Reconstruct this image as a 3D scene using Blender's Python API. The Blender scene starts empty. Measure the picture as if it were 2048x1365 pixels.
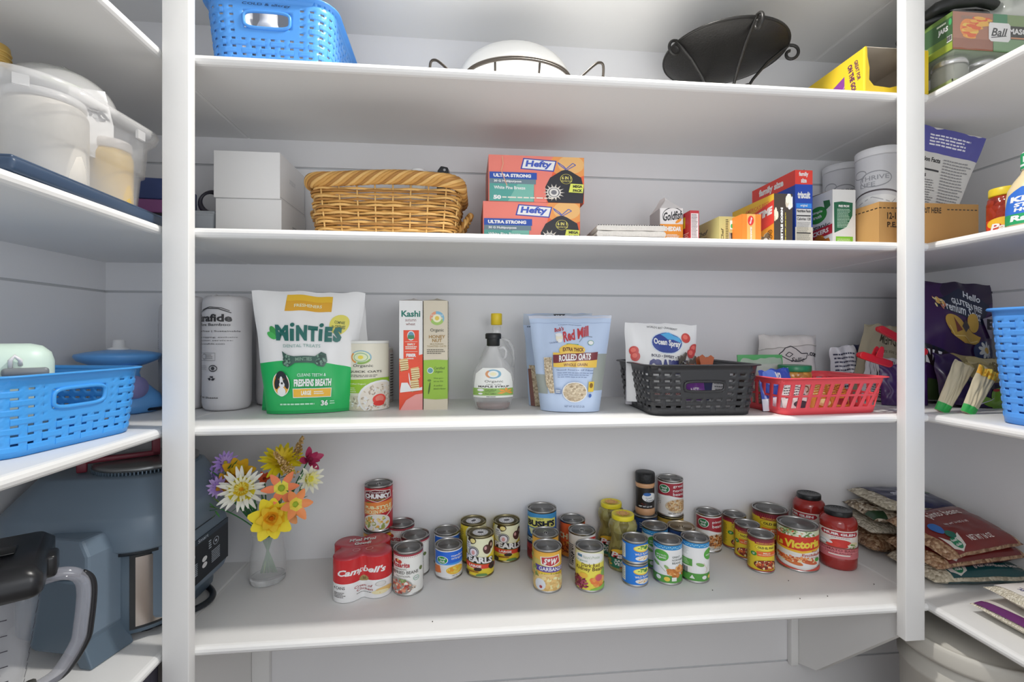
import bpy, bmesh, math, random
from mathutils import Vector, Matrix, noise
from math import sin, cos, tan, atan2, radians, pi, sqrt
random.seed(7)
# ------------------------------------------------------------------ camera, light, exposure
SC = bpy.context.scene
COL = SC.collection
FPX = 950.0; PSI = 0.0967; HY = 672.0; CZ = 1.45
cd = bpy.data.cameras.new('camera'); cam = bpy.data.objects.new('camera', cd); COL.objects.link(cam)
cam.location = (0, 0, CZ); cam.rotation_euler = (pi/2, 0, -PSI)
cd.sensor_width = 36; cd.lens = FPX/2048*36; cd.shift_y = (HY-682.5)/2048; cd.clip_start = 0.02
SC.camera = cam
SC.view_settings.view_transform = 'Standard'; SC.view_settings.look = 'None'
SC.view_settings.gamma = 1.0; SC.view_settings.use_curve_mapping = False
SC.view_settings.exposure = 0.08
wd = bpy.data.worlds.new('world'); SC.world = wd; wd.use_nodes = True
bg = wd.node_tree.nodes['Background']; bg.inputs[0].default_value = (0.93, 0.96, 1.0, 1); bg.inputs[1].default_value = 1.0
def area(name, loc, rot, sx, sy, energy, col=(1, 1, 1)):
    l = bpy.data.lights.new(name, 'AREA'); l.shape = 'RECTANGLE'; l.size = sx; l.size_y = sy; l.energy = energy; l.color = col
    o = bpy.data.objects.new(name, l); COL.objects.link(o); o.location = loc; o.rotation_euler = rot; return o
area('ceiling_lamp_light', (0.22, 0.83, 2.57), (0, 0, 0), 0.08, 0.08, 14.5, (1.0, 0.965, 0.91))
fl = bpy.data.lights.new('bounced_flash', 'POINT'); fl.energy = 9.0; fl.shadow_soft_size = 0.22; fl.color = (0.97, 0.98, 1.0)
flo = bpy.data.objects.new('bounced_flash', fl); COL.objects.link(flo); flo.location = (0.34, -0.02, CZ+.12)
# ------------------------------------------------------------------ geometry of the room (metres; camera stands at x=0, y=0)
YF, YB = 1.0, 1.37                        # shelf fronts, back wall
XWL, XWR = -0.589, 1.063                  # front edges of the wing shelves
XL, XR = -0.959, 1.433                    # side walls
TH = 0.020
SA, SB, SCC, SD, ST = CZ+.5625, CZ+.2165, CZ-.181, CZ-.621, CZ+.867   # shelf surfaces, top to bottom + uppermost
def ray(px, py):
    u = (px-1024)/FPX; v = (HY-py)/FPX
    return Vector((u*cos(PSI)+sin(PSI), -u*sin(PSI)+cos(PSI), v))
def onZ(px, py, z):
    d = ray(px, py); t = (z-CZ)/d.z; return Vector((d.x*t, d.y*t, z)), t
def onY(px, py, y):
    d = ray(px, py); t = y/d.y; return Vector((d.x*t, y, CZ+d.z*t))
def onX(px, py, x):
    d = ray(px, py); t = x/d.x; return Vector((x, d.y*t, CZ+d.z*t))
def face(x, y): return atan2(-x, y)       # z rotation that turns local -Y to the viewer's side of the room
# ------------------------------------------------------------------ materials
def lin(h):
    h = h.lstrip('#'); c = [int(h[i:i+2], 16)/255 for i in (0, 2, 4)]
    return [x/12.92 if x <= .04045 else ((x+.055)/1.055)**2.4 for x in c]
GAIN = 1.38
_m = {}
def M(h, rough=.5, metal=0.0, gain=None, bump=0.0, bscale=200, trans=0.0, ior=1.45, alpha=1.0, spec=.5, sss=0.0):
    key = (h, rough, metal, gain, bump, bscale, trans, ior, alpha, spec, sss)
    if key in _m: return _m[key]
    m = bpy.data.materials.new('mat_'+h.strip('#')); m.use_nodes = True
    nt = m.node_tree; b = nt.nodes['Principled BSDF']
    g = GAIN if gain is None else gain
    c = [min(.88, x*g) for x in lin(h)]
    b.inputs['Base Color'].default_value = (*c, 1); b.inputs['Roughness'].default_value = rough
    b.inputs['Metallic'].default_value = metal; b.inputs['Specular IOR Level'].default_value = spec
    if trans: b.inputs['Transmission Weight'].default_value = trans; b.inputs['IOR'].default_value = ior
    if alpha < 1: b.inputs['Alpha'].default_value = alpha
    if bump:
        n = nt.nodes.new('ShaderNodeTexNoise'); n.inputs['Scale'].default_value = bscale
        tc = nt.nodes.new('ShaderNodeTexCoord'); nt.links.new(tc.outputs['Object'], n.inputs['Vector'])
        bp = nt.nodes.new('ShaderNodeBump'); bp.inputs['Strength'].default_value = bump; bp.inputs['Distance'].default_value = .002
        nt.links.new(n.outputs['Fac'], bp.inputs['Height']); nt.links.new(bp.outputs[0], b.inputs['Normal'])
    _m[key] = m; return m
def grain(name, c1, c2, c3, scale=120, rough=.55, stretch=(1, 1, 1)):
    """beans, oats, rice seen through clear film: voronoi pebbles with bump"""
    k = ('grain', name)
    if k in _m: return _m[k]
    m = bpy.data.materials.new('mat_'+name); m.use_nodes = True; nt = m.node_tree; b = nt.nodes['Principled BSDF']
    tc = nt.nodes.new('ShaderNodeTexCoord'); mp = nt.nodes.new('ShaderNodeMapping'); mp.inputs['Scale'].default_value = stretch
    nt.links.new(tc.outputs['Object'], mp.inputs[0])
    v = nt.nodes.new('ShaderNodeTexVoronoi'); v.inputs['Scale'].default_value = scale; nt.links.new(mp.outputs[0], v.inputs['Vector'])
    r = nt.nodes.new('ShaderNodeValToRGB'); nt.links.new(v.outputs['Color'], r.inputs[0])
    e = r.color_ramp.elements
    cc = [[min(.88, x*GAIN) for x in lin(q)] for q in (c1, c2, c3)]
    e[0].color = (*cc[0], 1); e[1].color = (*cc[2], 1); e[0].position = .15; e[1].position = .85
    mid = e.new(.5); mid.color = (*cc[1], 1)
    nt.links.new(r.outputs[0], b.inputs['Base Color'])
    bp = nt.nodes.new('ShaderNodeBump'); bp.invert = True; bp.inputs['Strength'].default_value = .8; bp.inputs['Distance'].default_value = .004
    nt.links.new(v.outputs['Distance'], bp.inputs['Height']); nt.links.new(bp.outputs[0], b.inputs['Normal'])
    b.inputs['Roughness'].default_value = rough
    _m[k] = m; return m
def paint(name, hexc, rough=.45, var=.04, sc=3.0):
    k = ('paint', name)
    if k in _m: return _m[k]
    m = bpy.data.materials.new('mat_'+name); m.use_nodes = True; nt = m.node_tree; b = nt.nodes['Principled BSDF']
    c = lin(hexc)
    tc = nt.nodes.new('ShaderNodeTexCoord'); n = nt.nodes.new('ShaderNodeTexNoise'); n.inputs['Scale'].default_value = sc; n.inputs['Detail'].default_value = 6
    nt.links.new(tc.outputs['Object'], n.inputs['Vector'])
    r = nt.nodes.new('ShaderNodeValToRGB'); nt.links.new(n.outputs['Fac'], r.inputs[0])
    r.color_ramp.elements[0].color = (*[x*(1-var) for x in c], 1); r.color_ramp.elements[1].color = (*[min(1, x*(1+var)) for x in c], 1)
    nt.links.new(r.outputs[0], b.inputs['Base Color']); b.inputs['Roughness'].default_value = rough
    n2 = nt.nodes.new('ShaderNodeTexNoise'); n2.inputs['Scale'].default_value = 60; nt.links.new(tc.outputs['Object'], n2.inputs['Vector'])
    bp = nt.nodes.new('ShaderNodeBump'); bp.inputs['Strength'].default_value = .12; bp.inputs['Distance'].default_value = .002
    nt.links.new(n2.outputs['Fac'], bp.inputs['Height']); nt.links.new(bp.outputs[0], b.inputs['Normal'])
    _m[k] = m; return m
GLASS = M('#ffffff', .02, trans=1.0, gain=1, ior=1.4)
CHROME = M('#b9b9b9', .25, 1.0, gain=1.3)
TIN = M('#a6a5a3', .32, 1.0, gain=1.25)
TIN_GOLD = M('#8c8466', .32, 1.0, gain=1.3)
def thinclear(h, a, rough=.15):
    return M(h, rough, alpha=a)
# ------------------------------------------------------------------ mesh builder
class MB:
    def __init__(s): s.v = []; s.f = []; s.mi = []; s.sm = []; s.mats = []
    def m(s, mat):
        if mat not in s.mats: s.mats.append(mat)
        return s.mats.index(mat)
    def add(s, vs, fs, mat, smooth=False, xf=None):
        o = len(s.v)
        s.v += [tuple(xf @ Vector(p)) if xf else tuple(p) for p in vs]
        k = s.m(mat)
        for f in fs: s.f.append([i+o for i in f]); s.mi.append(k); s.sm.append(smooth)
        return s
    def box(s, x0, x1, y0, y1, z0, z1, mat, xf=None, bev=0):
        if bev > 0:
            b = min(bev, (x1-x0)/2.01, (y1-y0)/2.01, (z1-z0)/2.01)
            bm = bmesh.new(); bmesh.ops.create_cube(bm, size=1)
            for v in bm.verts: v.co = Vector(((x0+x1)/2+v.co.x*(x1-x0), (y0+y1)/2+v.co.y*(y1-y0), (z0+z1)/2+v.co.z*(z1-z0)))
            bmesh.ops.bevel(bm, geom=bm.edges[:], offset=b, segments=3, affect='EDGES', profile=.5)
            bm.verts.index_update()
            s.add([v.co[:] for v in bm.verts], [[v.index for v in f.verts] for f in bm.faces], mat, True, xf); bm.free(); return s
        vs = [(x, y, z) for z in (z0, z1) for y in (y0, y1) for x in (x0, x1)]
        return s.add(vs, [(0, 2, 3, 1), (4, 5, 7, 6), (0, 1, 5, 4), (2, 6, 7, 3), (0, 4, 6, 2), (1, 3, 7, 5)], mat, False, xf)
    def lathe(s, prof, mat, n=40, sx=1, sy=1, xf=None, smooth=True, pw=2.0):
        vs = []; fs = []
        for r, z in prof:
            for i in range(n):
                a = 2*pi*i/n; c, q = cos(a), sin(a)
                if pw != 2:
                    c = math.copysign(abs(c)**(2/pw), c); q = math.copysign(abs(q)**(2/pw), q)
                vs.append((r*sx*c, r*sy*q, z))
        for j in range(len(prof)-1):
            for i in range(n):
                a, b = j*n+i, j*n+(i+1) % n
                fs.append((a, b, b+n, a+n))
        if prof[0][0] > 1e-6: fs.append(list(range(n))[::-1])
        if prof[-1][0] > 1e-6: fs.append([(len(prof)-1)*n+i for i in range(n)])
        return s.add(vs, fs, mat, smooth, xf)
    def tube(s, pts, rad, mat, n=8, closed=False, xf=None, flat=1.0):
        pts = [Vector(p) for p in pts]; N = len(pts)
        if not hasattr(rad, '__len__'): rad = [rad]*N
        vs = []; fs = []; up = None
        for i in range(N):
            if closed: t = pts[(i+1) % N]-pts[i-1]
            else: t = pts[min(i+1, N-1)]-pts[max(i-1, 0)]
            if t.length < 1e-9: t = Vector((0, 0, 1))
            t.normalize()
            if up is None:
                up = Vector((0, 0, 1)) if abs(t.z) < .9 else Vector((1, 0, 0))
            up = up-t*up.dot(t)
            if up.length < 1e-6: up = t.orthogonal()
            up.normalize(); sd = t.cross(up)
            for k in range(n):
                a = 2*pi*k/n
                vs.append(pts[i]+(sd*cos(a)*flat+up*sin(a))*rad[i])
        for i in range(N if closed else N-1):
            for k in range(n):
                a, b = i*n+k, i*n+(k+1) % n; c, d = ((i+1) % N)*n+k, ((i+1) % N)*n+(k+1) % n
                fs.append((a, b, d, c))
        if not closed: fs.append(list(range(n))[::-1]); fs.append([(N-1)*n+k for k in range(n)])
        return s.add(vs, fs, mat, True, xf)
    def ball(s, c, r, mat, n=12, sc=(1, 1, 1), xf=None):
        vs = [(c[0], c[1], c[2]-r*sc[2])]; fs = []; h = n//2
        for j in range(1, h):
            b = -pi/2+pi*j/h
            for i in range(n):
                a = 2*pi*i/n; vs.append((c[0]+r*sc[0]*cos(b)*cos(a), c[1]+r*sc[1]*cos(b)*sin(a), c[2]+r*sc[2]*sin(b)))
        vs.append((c[0], c[1], c[2]+r*sc[2])); L = len(vs)-1
        for i in range(n):
            fs.append((0, 1+(i+1) % n, 1+i)); fs.append((L, L-n+i, L-n+(i+1) % n))
        for j in range(h-2):
            for i in range(n):
                a, b = 1+j*n+i, 1+j*n+(i+1) % n; fs.append((a, b, b+n, a+n))
        return s.add(vs, fs, mat, True, xf)
    def prism(s, pts, d0, d1, mat, axis='y', xf=None, smooth=False):
        """2D outline (a,b) extruded; axis y: (a,d,b); axis x: (d,a,b); axis z: (a,b,d)"""
        f = {'y': lambda a, b, d: (a, d, b), 'x': lambda a, b, d: (d, a, b), 'z': lambda a, b, d: (a, b, d)}[axis]
        n = len(pts); vs = [f(a, b, d0) for a, b in pts]+[f(a, b, d1) for a, b in pts]
        fs = [list(range(n)), list(range(n, 2*n))[::-1]]+[(i, (i+1) % n+0, (i+1) % n+n, i+n)[::-1] for i in range(n)]
        return s.add(vs, fs, mat, smooth, xf)
    def art(s, A, fn):
        s_v, s_f, s_m = A.finish()
        o = len(s.v); s.v += [tuple(fn(x, y, l)) for x, y, l in s_v]
        for f, c in zip(s_f, s_m): s.f.append([i+o for i in f]); s.mi.append(s.m(c)); s.sm.append(A.smooth)
        return s
    def build(s, name, parent=None, loc=None, rot=None, solid=0, bevel=0, subsurf=0):
        me = bpy.data.meshes.new(name); me.from_pydata(s.v, [], s.f); me.update()
        for m in s.mats: me.materials.append(m)
        me.polygons.foreach_set('material_index', s.mi); me.polygons.foreach_set('use_smooth', s.sm)
        o = bpy.data.objects.new(name, me); COL.objects.link(o)
        if parent is not None: o.parent = parent
        if loc is not None: o.location = loc
        if rot is not None: o.rotation_euler = rot if hasattr(rot, '__len__') else (0, 0, rot)
        if solid: md = o.modifiers.new('thickness', 'SOLIDIFY'); md.thickness = solid; md.offset = 0
        if bevel:
            md = o.modifiers.new('bevel', 'BEVEL'); md.width = bevel; md.segments = 2; md.limit_method = 'ANGLE'
        if subsurf: md = o.modifiers.new('sub', 'SUBSURF'); md.levels = subsurf; md.render_levels = subsurf
        return o
# ------------------------------------------------------------------ printed artwork as real thin layers of mesh
_tc = {}
def glyphs(body, bold, shear):
    k = (body, bold, shear)
    if k not in _tc:
        cu = bpy.data.curves.new('type', 'FONT'); cu.body = body; cu.resolution_u = 2; cu.offset = bold; cu.shear = shear
        ob = bpy.data.objects.new('type', cu); me = bpy.data.meshes.new_from_object(ob)
        _tc[k] = ([(v.co.x, v.co.y) for v in me.vertices], [list(p.vertices) for p in me.polygons])
        bpy.data.objects.remove(ob); bpy.data.curves.remove(cu); bpy.data.meshes.remove(me)
    return _tc[k]
class Art:
    """flat artwork: x to the right, y DOWN, inside x0..x1, y0..y1; every call is one layer above the last"""
    def __init__(s, x0, y0, x1, y1, step=None, stepy=None, base=None, smooth=False, rough=.45):
        s.b = (x0, y0, x1, y1); s.v = []; s.f = []; s.c = []; s.L = 0.0; s.step = step; s.stepy = stepy; s.smooth = smooth; s.rough = rough
        s.h = abs(y1-y0); s.w = x1-x0
        if base is not None: s.rect(x0, y0, x1, y1, base)
    def mt(s, c): return M(c, s.rough) if isinstance(c, str) else c
    def poly(s, pts, c, up=1.0):
        s.L += up; o = len(s.v); s.v += [(x, y, s.L) for x, y in pts]; s.f.append(list(range(o, o+len(pts)))); s.c.append(s.mt(c)); return s
    def rect(s, x0, y0, x1, y1, c, up=1.0): return s.poly([(x0, y0), (x1, y0), (x1, y1), (x0, y1)], c, up)
    def ell(s, cx, cy, rx, ry, c, n=24, rot=0, up=1.0):
        r = radians(rot)
        return s.poly([(cx+rx*cos(a)*cos(r)-ry*sin(a)*sin(r), cy+rx*cos(a)*sin(r)+ry*sin(a)*cos(r)) for a in [2*pi*i/n for i in range(n)]], c, up)
    def ring(s, cx, cy, rx, ry, t, c, n=28, a0=0, a1=360):
        s.L += 1; o = len(s.v); full = (a1-a0) >= 360
        for i in range(n+1):
            a = radians(a0+(a1-a0)*i/n)
            s.v += [(cx+rx*cos(a), cy+ry*sin(a), s.L), (cx+(rx-t)*cos(a), cy+(ry-t)*sin(a), s.L)]
        for i in range(n): s.f.append([o+2*i, o+2*i+2, o+2*i+3, o+2*i+1]); s.c.append(s.mt(c))
        return s
    def line(s, pts, t, c):
        for (x0, y0), (x1, y1) in zip(pts, pts[1:]):
            l = math.hypot(x1-x0, y1-y0) or 1; nx, ny = -(y1-y0)/l*t/2, (x1-x0)/l*t/2
            s.poly([(x0+nx, y0+ny), (x1+nx, y1+ny), (x1-nx, y1-ny), (x0-nx, y0-ny)], c, .1)
        s.L += .5; return s
    def text(s, body, x0, y0, x1, y1, c, bold=.01, shear=0.0, rot=0, slope=0.0):
        """fit the words into the box; rot turns about the box centre, slope shears the baseline"""
        vs, fs = glyphs(body, bold, shear)
        if not vs: return s
        xs = [p[0] for p in vs]; ys = [p[1] for p in vs]; a, b, d, e = min(xs), max(xs), min(ys), max(ys)
        s.L += 1; o = len(s.v); cx, cy = (x0+x1)/2, (y0+y1)/2; r = radians(rot); W, H = x1-x0, y1-y0
        for x, y in vs:
            px = ((x-a)/(b-a or 1)-.5)*W; py = (.5-(y-d)/(e-d or 1))*H + slope*px
            s.v.append((cx+px*cos(r)-py*sin(r), cy+px*sin(r)+py*cos(r), s.L))
        for f in fs: s.f.append([i+o for i in f]); s.c.append(s.mt(c))
        return s
    def copy_lines(s, x0, y0, x1, y1, n, c, fill=.45, ragged=.25, rnd=None):
        """rows of print too small to read"""
        rn = rnd or random; dy = (y1-y0)/n; s.L += 1; W = x1-x0
        for i in range(n):
            x = x0; xe = x1-W*ragged*rn.random()
            while x < xe:
                wl = W*rn.uniform(.05, .14); a, b = x, min(x+wl, xe); y = y0+i*dy
                o = len(s.v); s.v += [(a, y, s.L), (b, y, s.L), (b, y+dy*fill, s.L), (a, y+dy*fill, s.L)]
                s.f.append([o, o+1, o+2, o+3]); s.c.append(s.mt(c)); x = b+W*.02
        return s
    def blobs(s, cx, cy, rx, ry, n, size, cols, asp=.65, seed=1):
        r = random.Random(seed); s.L += 1
        for i in range(n):
            a = r.uniform(0, 2*pi); q = sqrt(r.random()); z = size*r.uniform(.75, 1.2)
            s.ell(cx+rx*q*cos(a), cy+ry*q*sin(a), z, z*asp, r.choice(cols), 8, r.uniform(0, 180), .04)
        return s
    def finish(s):
        bm = bmesh.new(); vs = [bm.verts.new((x, y, l)) for x, y, l in s.v]; mats = []
        for f, c in zip(s.f, s.c):
            if c not in mats: mats.append(c)
            try: fc = bm.faces.new([vs[i] for i in f]); fc.material_index = mats.index(c)
            except ValueError: pass
        x0, y0, x1, y1 = s.b
        if y1 < y0: y0, y1 = y1, y0
        for co, no in (((x0, 0, 0), (-1, 0, 0)), ((x1, 0, 0), (1, 0, 0)), ((0, y0, 0), (0, -1, 0)), ((0, y1, 0), (0, 1, 0))):
            bmesh.ops.bisect_plane(bm, geom=bm.verts[:]+bm.edges[:]+bm.faces[:], dist=1e-6, plane_co=co, plane_no=no, clear_outer=True)
        if s.step:
            x = x0+s.step
            while x < x1-1e-6:
                bmesh.ops.bisect_plane(bm, geom=bm.verts[:]+bm.edges[:]+bm.faces[:], dist=1e-6, plane_co=(x, 0, 0), plane_no=(1, 0, 0)); x += s.step
        if s.stepy:
            y = y0+s.stepy
            while y < y1-1e-6:
                bmesh.ops.bisect_plane(bm, geom=bm.verts[:]+bm.edges[:]+bm.faces[:], dist=1e-6, plane_co=(0, y, 0), plane_no=(0, 1, 0)); y += s.stepy
        for fc in bm.faces:
            fc.normal_update()
            if fc.normal.z > 0: fc.normal_flip()      # y runs down, so this faces outwards once mapped
        bm.verts.index_update()
        out = ([tuple(v.co) for v in bm.verts], [[v.index for v in f.verts] for f in bm.faces], [mats[f.material_index] for f in bm.faces])
        bm.free(); return out
EPS = .00009
def map_cyl(R, z0, z1, y0=0, y1=100, sx=1, sy=1, unit=100.0):
    def f(x, y, l):
        a = x*pi/unit; r = R+.0002+l*EPS
        return (r*sx*sin(a), -r*sy*cos(a), z1-(y-y0)/(y1-y0)*(z1-z0))
    return f
def map_front(w, h, d, W=100, H=100, z0=0): return lambda x, y, l: (-w/2+x/W*w, -d/2-l*EPS, z0+h-y/H*h)
def map_left(w, h, d, W=100, H=100, z0=0): return lambda x, y, l: (-w/2-l*EPS, d/2-x/W*d, z0+h-y/H*h)
def map_right(w, h, d, W=100, H=100, z0=0): return lambda x, y, l: (w/2+l*EPS, -d/2+x/W*d, z0+h-y/H*h)
def map_top(w, h, d, W=100, H=100, z0=0): return lambda x, y, l: (-w/2+x/W*w, d/2-y/H*d, z0+h+l*EPS)
def map_back(w, h, d, W=100, H=100): return lambda x, y, l: (w/2-x/W*w, d/2+l*EPS, h-y/H*h)
# ------------------------------------------------------------------ things
def tag(o, label, cat, group=None, kind=None):
    if label: o['label'] = label
    if cat: o['category'] = cat
    if group: o['group'] = group
    if kind: o['kind'] = kind
    return o
def thing(name, label, cat, loc, rotz=0, group=None):
    o = bpy.data.objects.new(name, None); COL.objects.link(o); o.empty_display_size = .02
    o.location = loc; o.rotation_euler = (0, 0, rotz) if not hasattr(rotz, '__len__') else rotz
    return tag(o, label, cat, group)
def struct(name, mb, **k):
    o = mb.build(name, **k); o['kind'] = 'structure'; return o
# ------------------------------------------------------------------ room
WALL = paint('wall_paint', '#ededef', .5); SHELF = paint('shelf_paint', '#eeeeed', .5, .02); GROOVE = M('#c9cbcd', .7, gain=1)
CEIL = paint('ceiling_paint', '#e8e7e3', .7); FLOOR = M('#7a6a58', .4, gain=1, bump=.2, bscale=8)
YN = -0.9
def plank_wall(name, axis, at, lo, hi, sign):
    """painted board wall with thin dark grooves between the boards"""
    b = MB(); zs = [0.0, CZ-.997, CZ+.1185, CZ+.4665, 2.60]; g = .006
    for i in range(len(zs)-1):
        z0 = zs[i]+(g/2 if i else 0); z1 = zs[i+1]-(g/2 if i < len(zs)-2 else 0)
        if axis == 'y': b.box(lo, hi, at, at+.02, z0, z1, WALL)
        else: b.box(min(at, at+sign*.02), max(at, at+sign*.02), lo, hi, z0, z1, WALL)
    if axis == 'y': b.box(lo, hi, at+.004, at+.02, 0, 2.6, GROOVE)
    else: b.box(min(at+sign*.004, at+sign*.02), max(at+sign*.004, at+sign*.02), lo, hi, 0, 2.6, GROOVE)
    return struct(name, b)
plank_wall('wall_back', 'y', YB, XL-.02, XR+.02, 1)
plank_wall('wall_left', 'x', XL, YN, YB, -1)
plank_wall('wall_right', 'x', XR, YN, YB, 1)
struct('floor', MB().box(XL-.02, XR+.02, YN-.6, YB+.02, -.02, 0, FLOOR))
struct('ceiling', MB().box(XL-.02, XR+.02, YN-.1, YB+.02, 2.60, 2.62, CEIL))
cl = thing('ceiling_lamp', 'small round ceiling lamp above the shelf fronts', 'lamp', (0.22, 0.83, 2.60))
MB().lathe([(.13, 0), (.13, -.018), (.12, -.022)], M('#dddddd', .4)).build('housing', cl)
em = bpy.data.materials.new('mat_lamp_glow'); em.use_nodes = True
em.node_tree.nodes['Principled BSDF'].inputs['Emission Color'].default_value = (1, .96, .9, 1); em.node_tree.nodes['Principled BSDF'].inputs['Emission Strength'].default_value = 3
MB().lathe([(.115, -.0222), (.11, -.026), (0, -.0262)], em).build('diffuser', cl)
def nose(y0, z0, z1, back, n=6):
    """side profile of a board with a rounded front: (y,z) points"""
    r = (z1-z0)/2; c = (z0+z1)/2
    return [(back, z0)]+[(y0+r-r*sin(a)*1.0, c-r*cos(a)) for a in [pi*i/n for i in range(n+1)]]+[(back, z1)]
def back_shelf(name, zs, label):
    b = MB(); b.prism(nose(YF, zs-TH, zs, YB), XWL-.002, XWR+.002, SHELF, 'x')
    o = b.build(name); tag(o, label, 'shelf'); return o
def wing_shelf(name, xe, xw, zs, yend, label):
    b = MB(); s = 1 if xw > xe else -1; r = TH/2; n = 6
    pts = [(xw, zs-TH)]+[(xe+s*(r-r*sin(pi*i/n)), zs-r-r*cos(pi*i/n)) for i in range(n+1)]+[(xw, zs)]
    b.prism(pts, yend, YB, SHELF, 'y'); o = b.build(name); tag(o, label, 'shelf'); return o
nm = {'T': ST, 'A': SA, 'B': SB, 'C': SCC, 'D': SD}
lb = {'T': 'uppermost white shelf above the blue basket and the bowl', 'A': 'white back shelf holding the white bowl and black stand', 'B': 'white back shelf holding wicker basket and trash bag boxes',
      'C': 'white back shelf holding cereal boxes, oats and plastic baskets', 'D': 'lowest white back shelf holding the canned food'}
for k, z in nm.items():
    back_shelf('back_shelf', z, lb[k])
ll = {'T': 'uppermost white left side shelf near the ceiling', 'A': 'white left side shelf above the clear storage tub', 'B': 'white left side shelf under the clear tub with navy lid', 'C': 'white left side shelf under the blue woven basket', 'D': 'lowest white left side shelf under the pressure cooker'}
lr = {'T': 'uppermost white right side shelf near the ceiling', 'A': 'white right side shelf holding the packs of mason jars', 'B': 'white right side shelf holding dressing bottle and salsa jar', 'C': 'white right side shelf holding tortilla chip bags', 'D': 'lowest white right side shelf holding the rice bags'}
for k, z in nm.items():
    wing_shelf('side_shelf', XWL-.001, XL, z, -.35, ll[k]); wing_shelf('side_shelf', XWR+.001, XR, z, -.35, lr[k])
# seams show where the side shelves butt the back ones (a near-white hairline strip)
SEAM = M('#f2f2ee', .5, gain=1)
b = MB()
for x in (XWL-.0015, XWR+.0005):
    for k, z in nm.items():
        b.box(x, x+.0012, YF+.02, YB, z-TH-.0003, z+.0003, SEAM)
struct('trim_shelf_seams', b)
# corner posts, in front of the shelf corners
def postx(px, y): return onY(px, 600, y).x
pl0, pl1 = postx(323.5, YF-.022), postx(377, YF-.022)
b = MB().box(pl0, pl1, YF-.022, YF+.001, 0, 2.6, SHELF, bev=.0015); b.build('left_post')
tag(bpy.data.objects['left_post'], 'white painted post at the left corner of the shelves', 'post'); bpy.data.objects['left_post'].name = 'corner_post'
pr0, pr1 = postx(1811.5, YF-.022), postx(1850, YF-.022)
zb = onY(1830, 1283, YF-.022).z
o = MB().box(pr0, pr1, YF-.022, YF+.001, zb, 2.6, SHELF, bev=.0015).build('corner_post')
tag(o, 'white painted post at the right corner ending below lowest shelf', 'post')
# brackets and battens below the lowest shelf
zu = SD-TH
xb = 1.005
z1 = onY(1612, 1322, YB).z; z2 = onX(1632, 1342, xb).z; y2 = onX(1632, 1342, xb).y; z3 = onX(1790, 1288, xb).z; y3 = onX(1790, 1288, xb).y
o = MB().prism([(YB, zu), (YB, z1), (y2, z2), (YF+.003, zb+.004), (YF+.003, zu)], xb, xb+.02, SHELF, 'x').build('shelf_bracket')
tag(o, 'white angled board bracket under lowest shelf beside right post', 'bracket')
o = MB().box(onY(1583, 1300, YB-.02).x, xb-.0005, YB-.02, YB-.001, z1, zu-.0005, SHELF, bev=.002).build('wall_batten')
tag(o, 'short white upright batten beside the angled right bracket', 'batten')
xb2 = onY(509, 1340, YB).x
o = MB().prism([(YB, zu), (YB, .35), (YF+.2, .42), (YF+.02, .62), (YF+.02, zu)], xb2-.02, xb2, SHELF, 'x').build('shelf_bracket')
tag(o, 'white board bracket under lowest shelf beside left post', 'bracket')
o = MB().box(xb2+.0005, onY(538, 1340, YB-.02).x, YB-.02, YB-.001, .3, zu-.0005, SHELF, bev=.002).build('wall_batten')
tag(o, 'tall white upright batten under the lowest shelf at left', 'batten')
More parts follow.
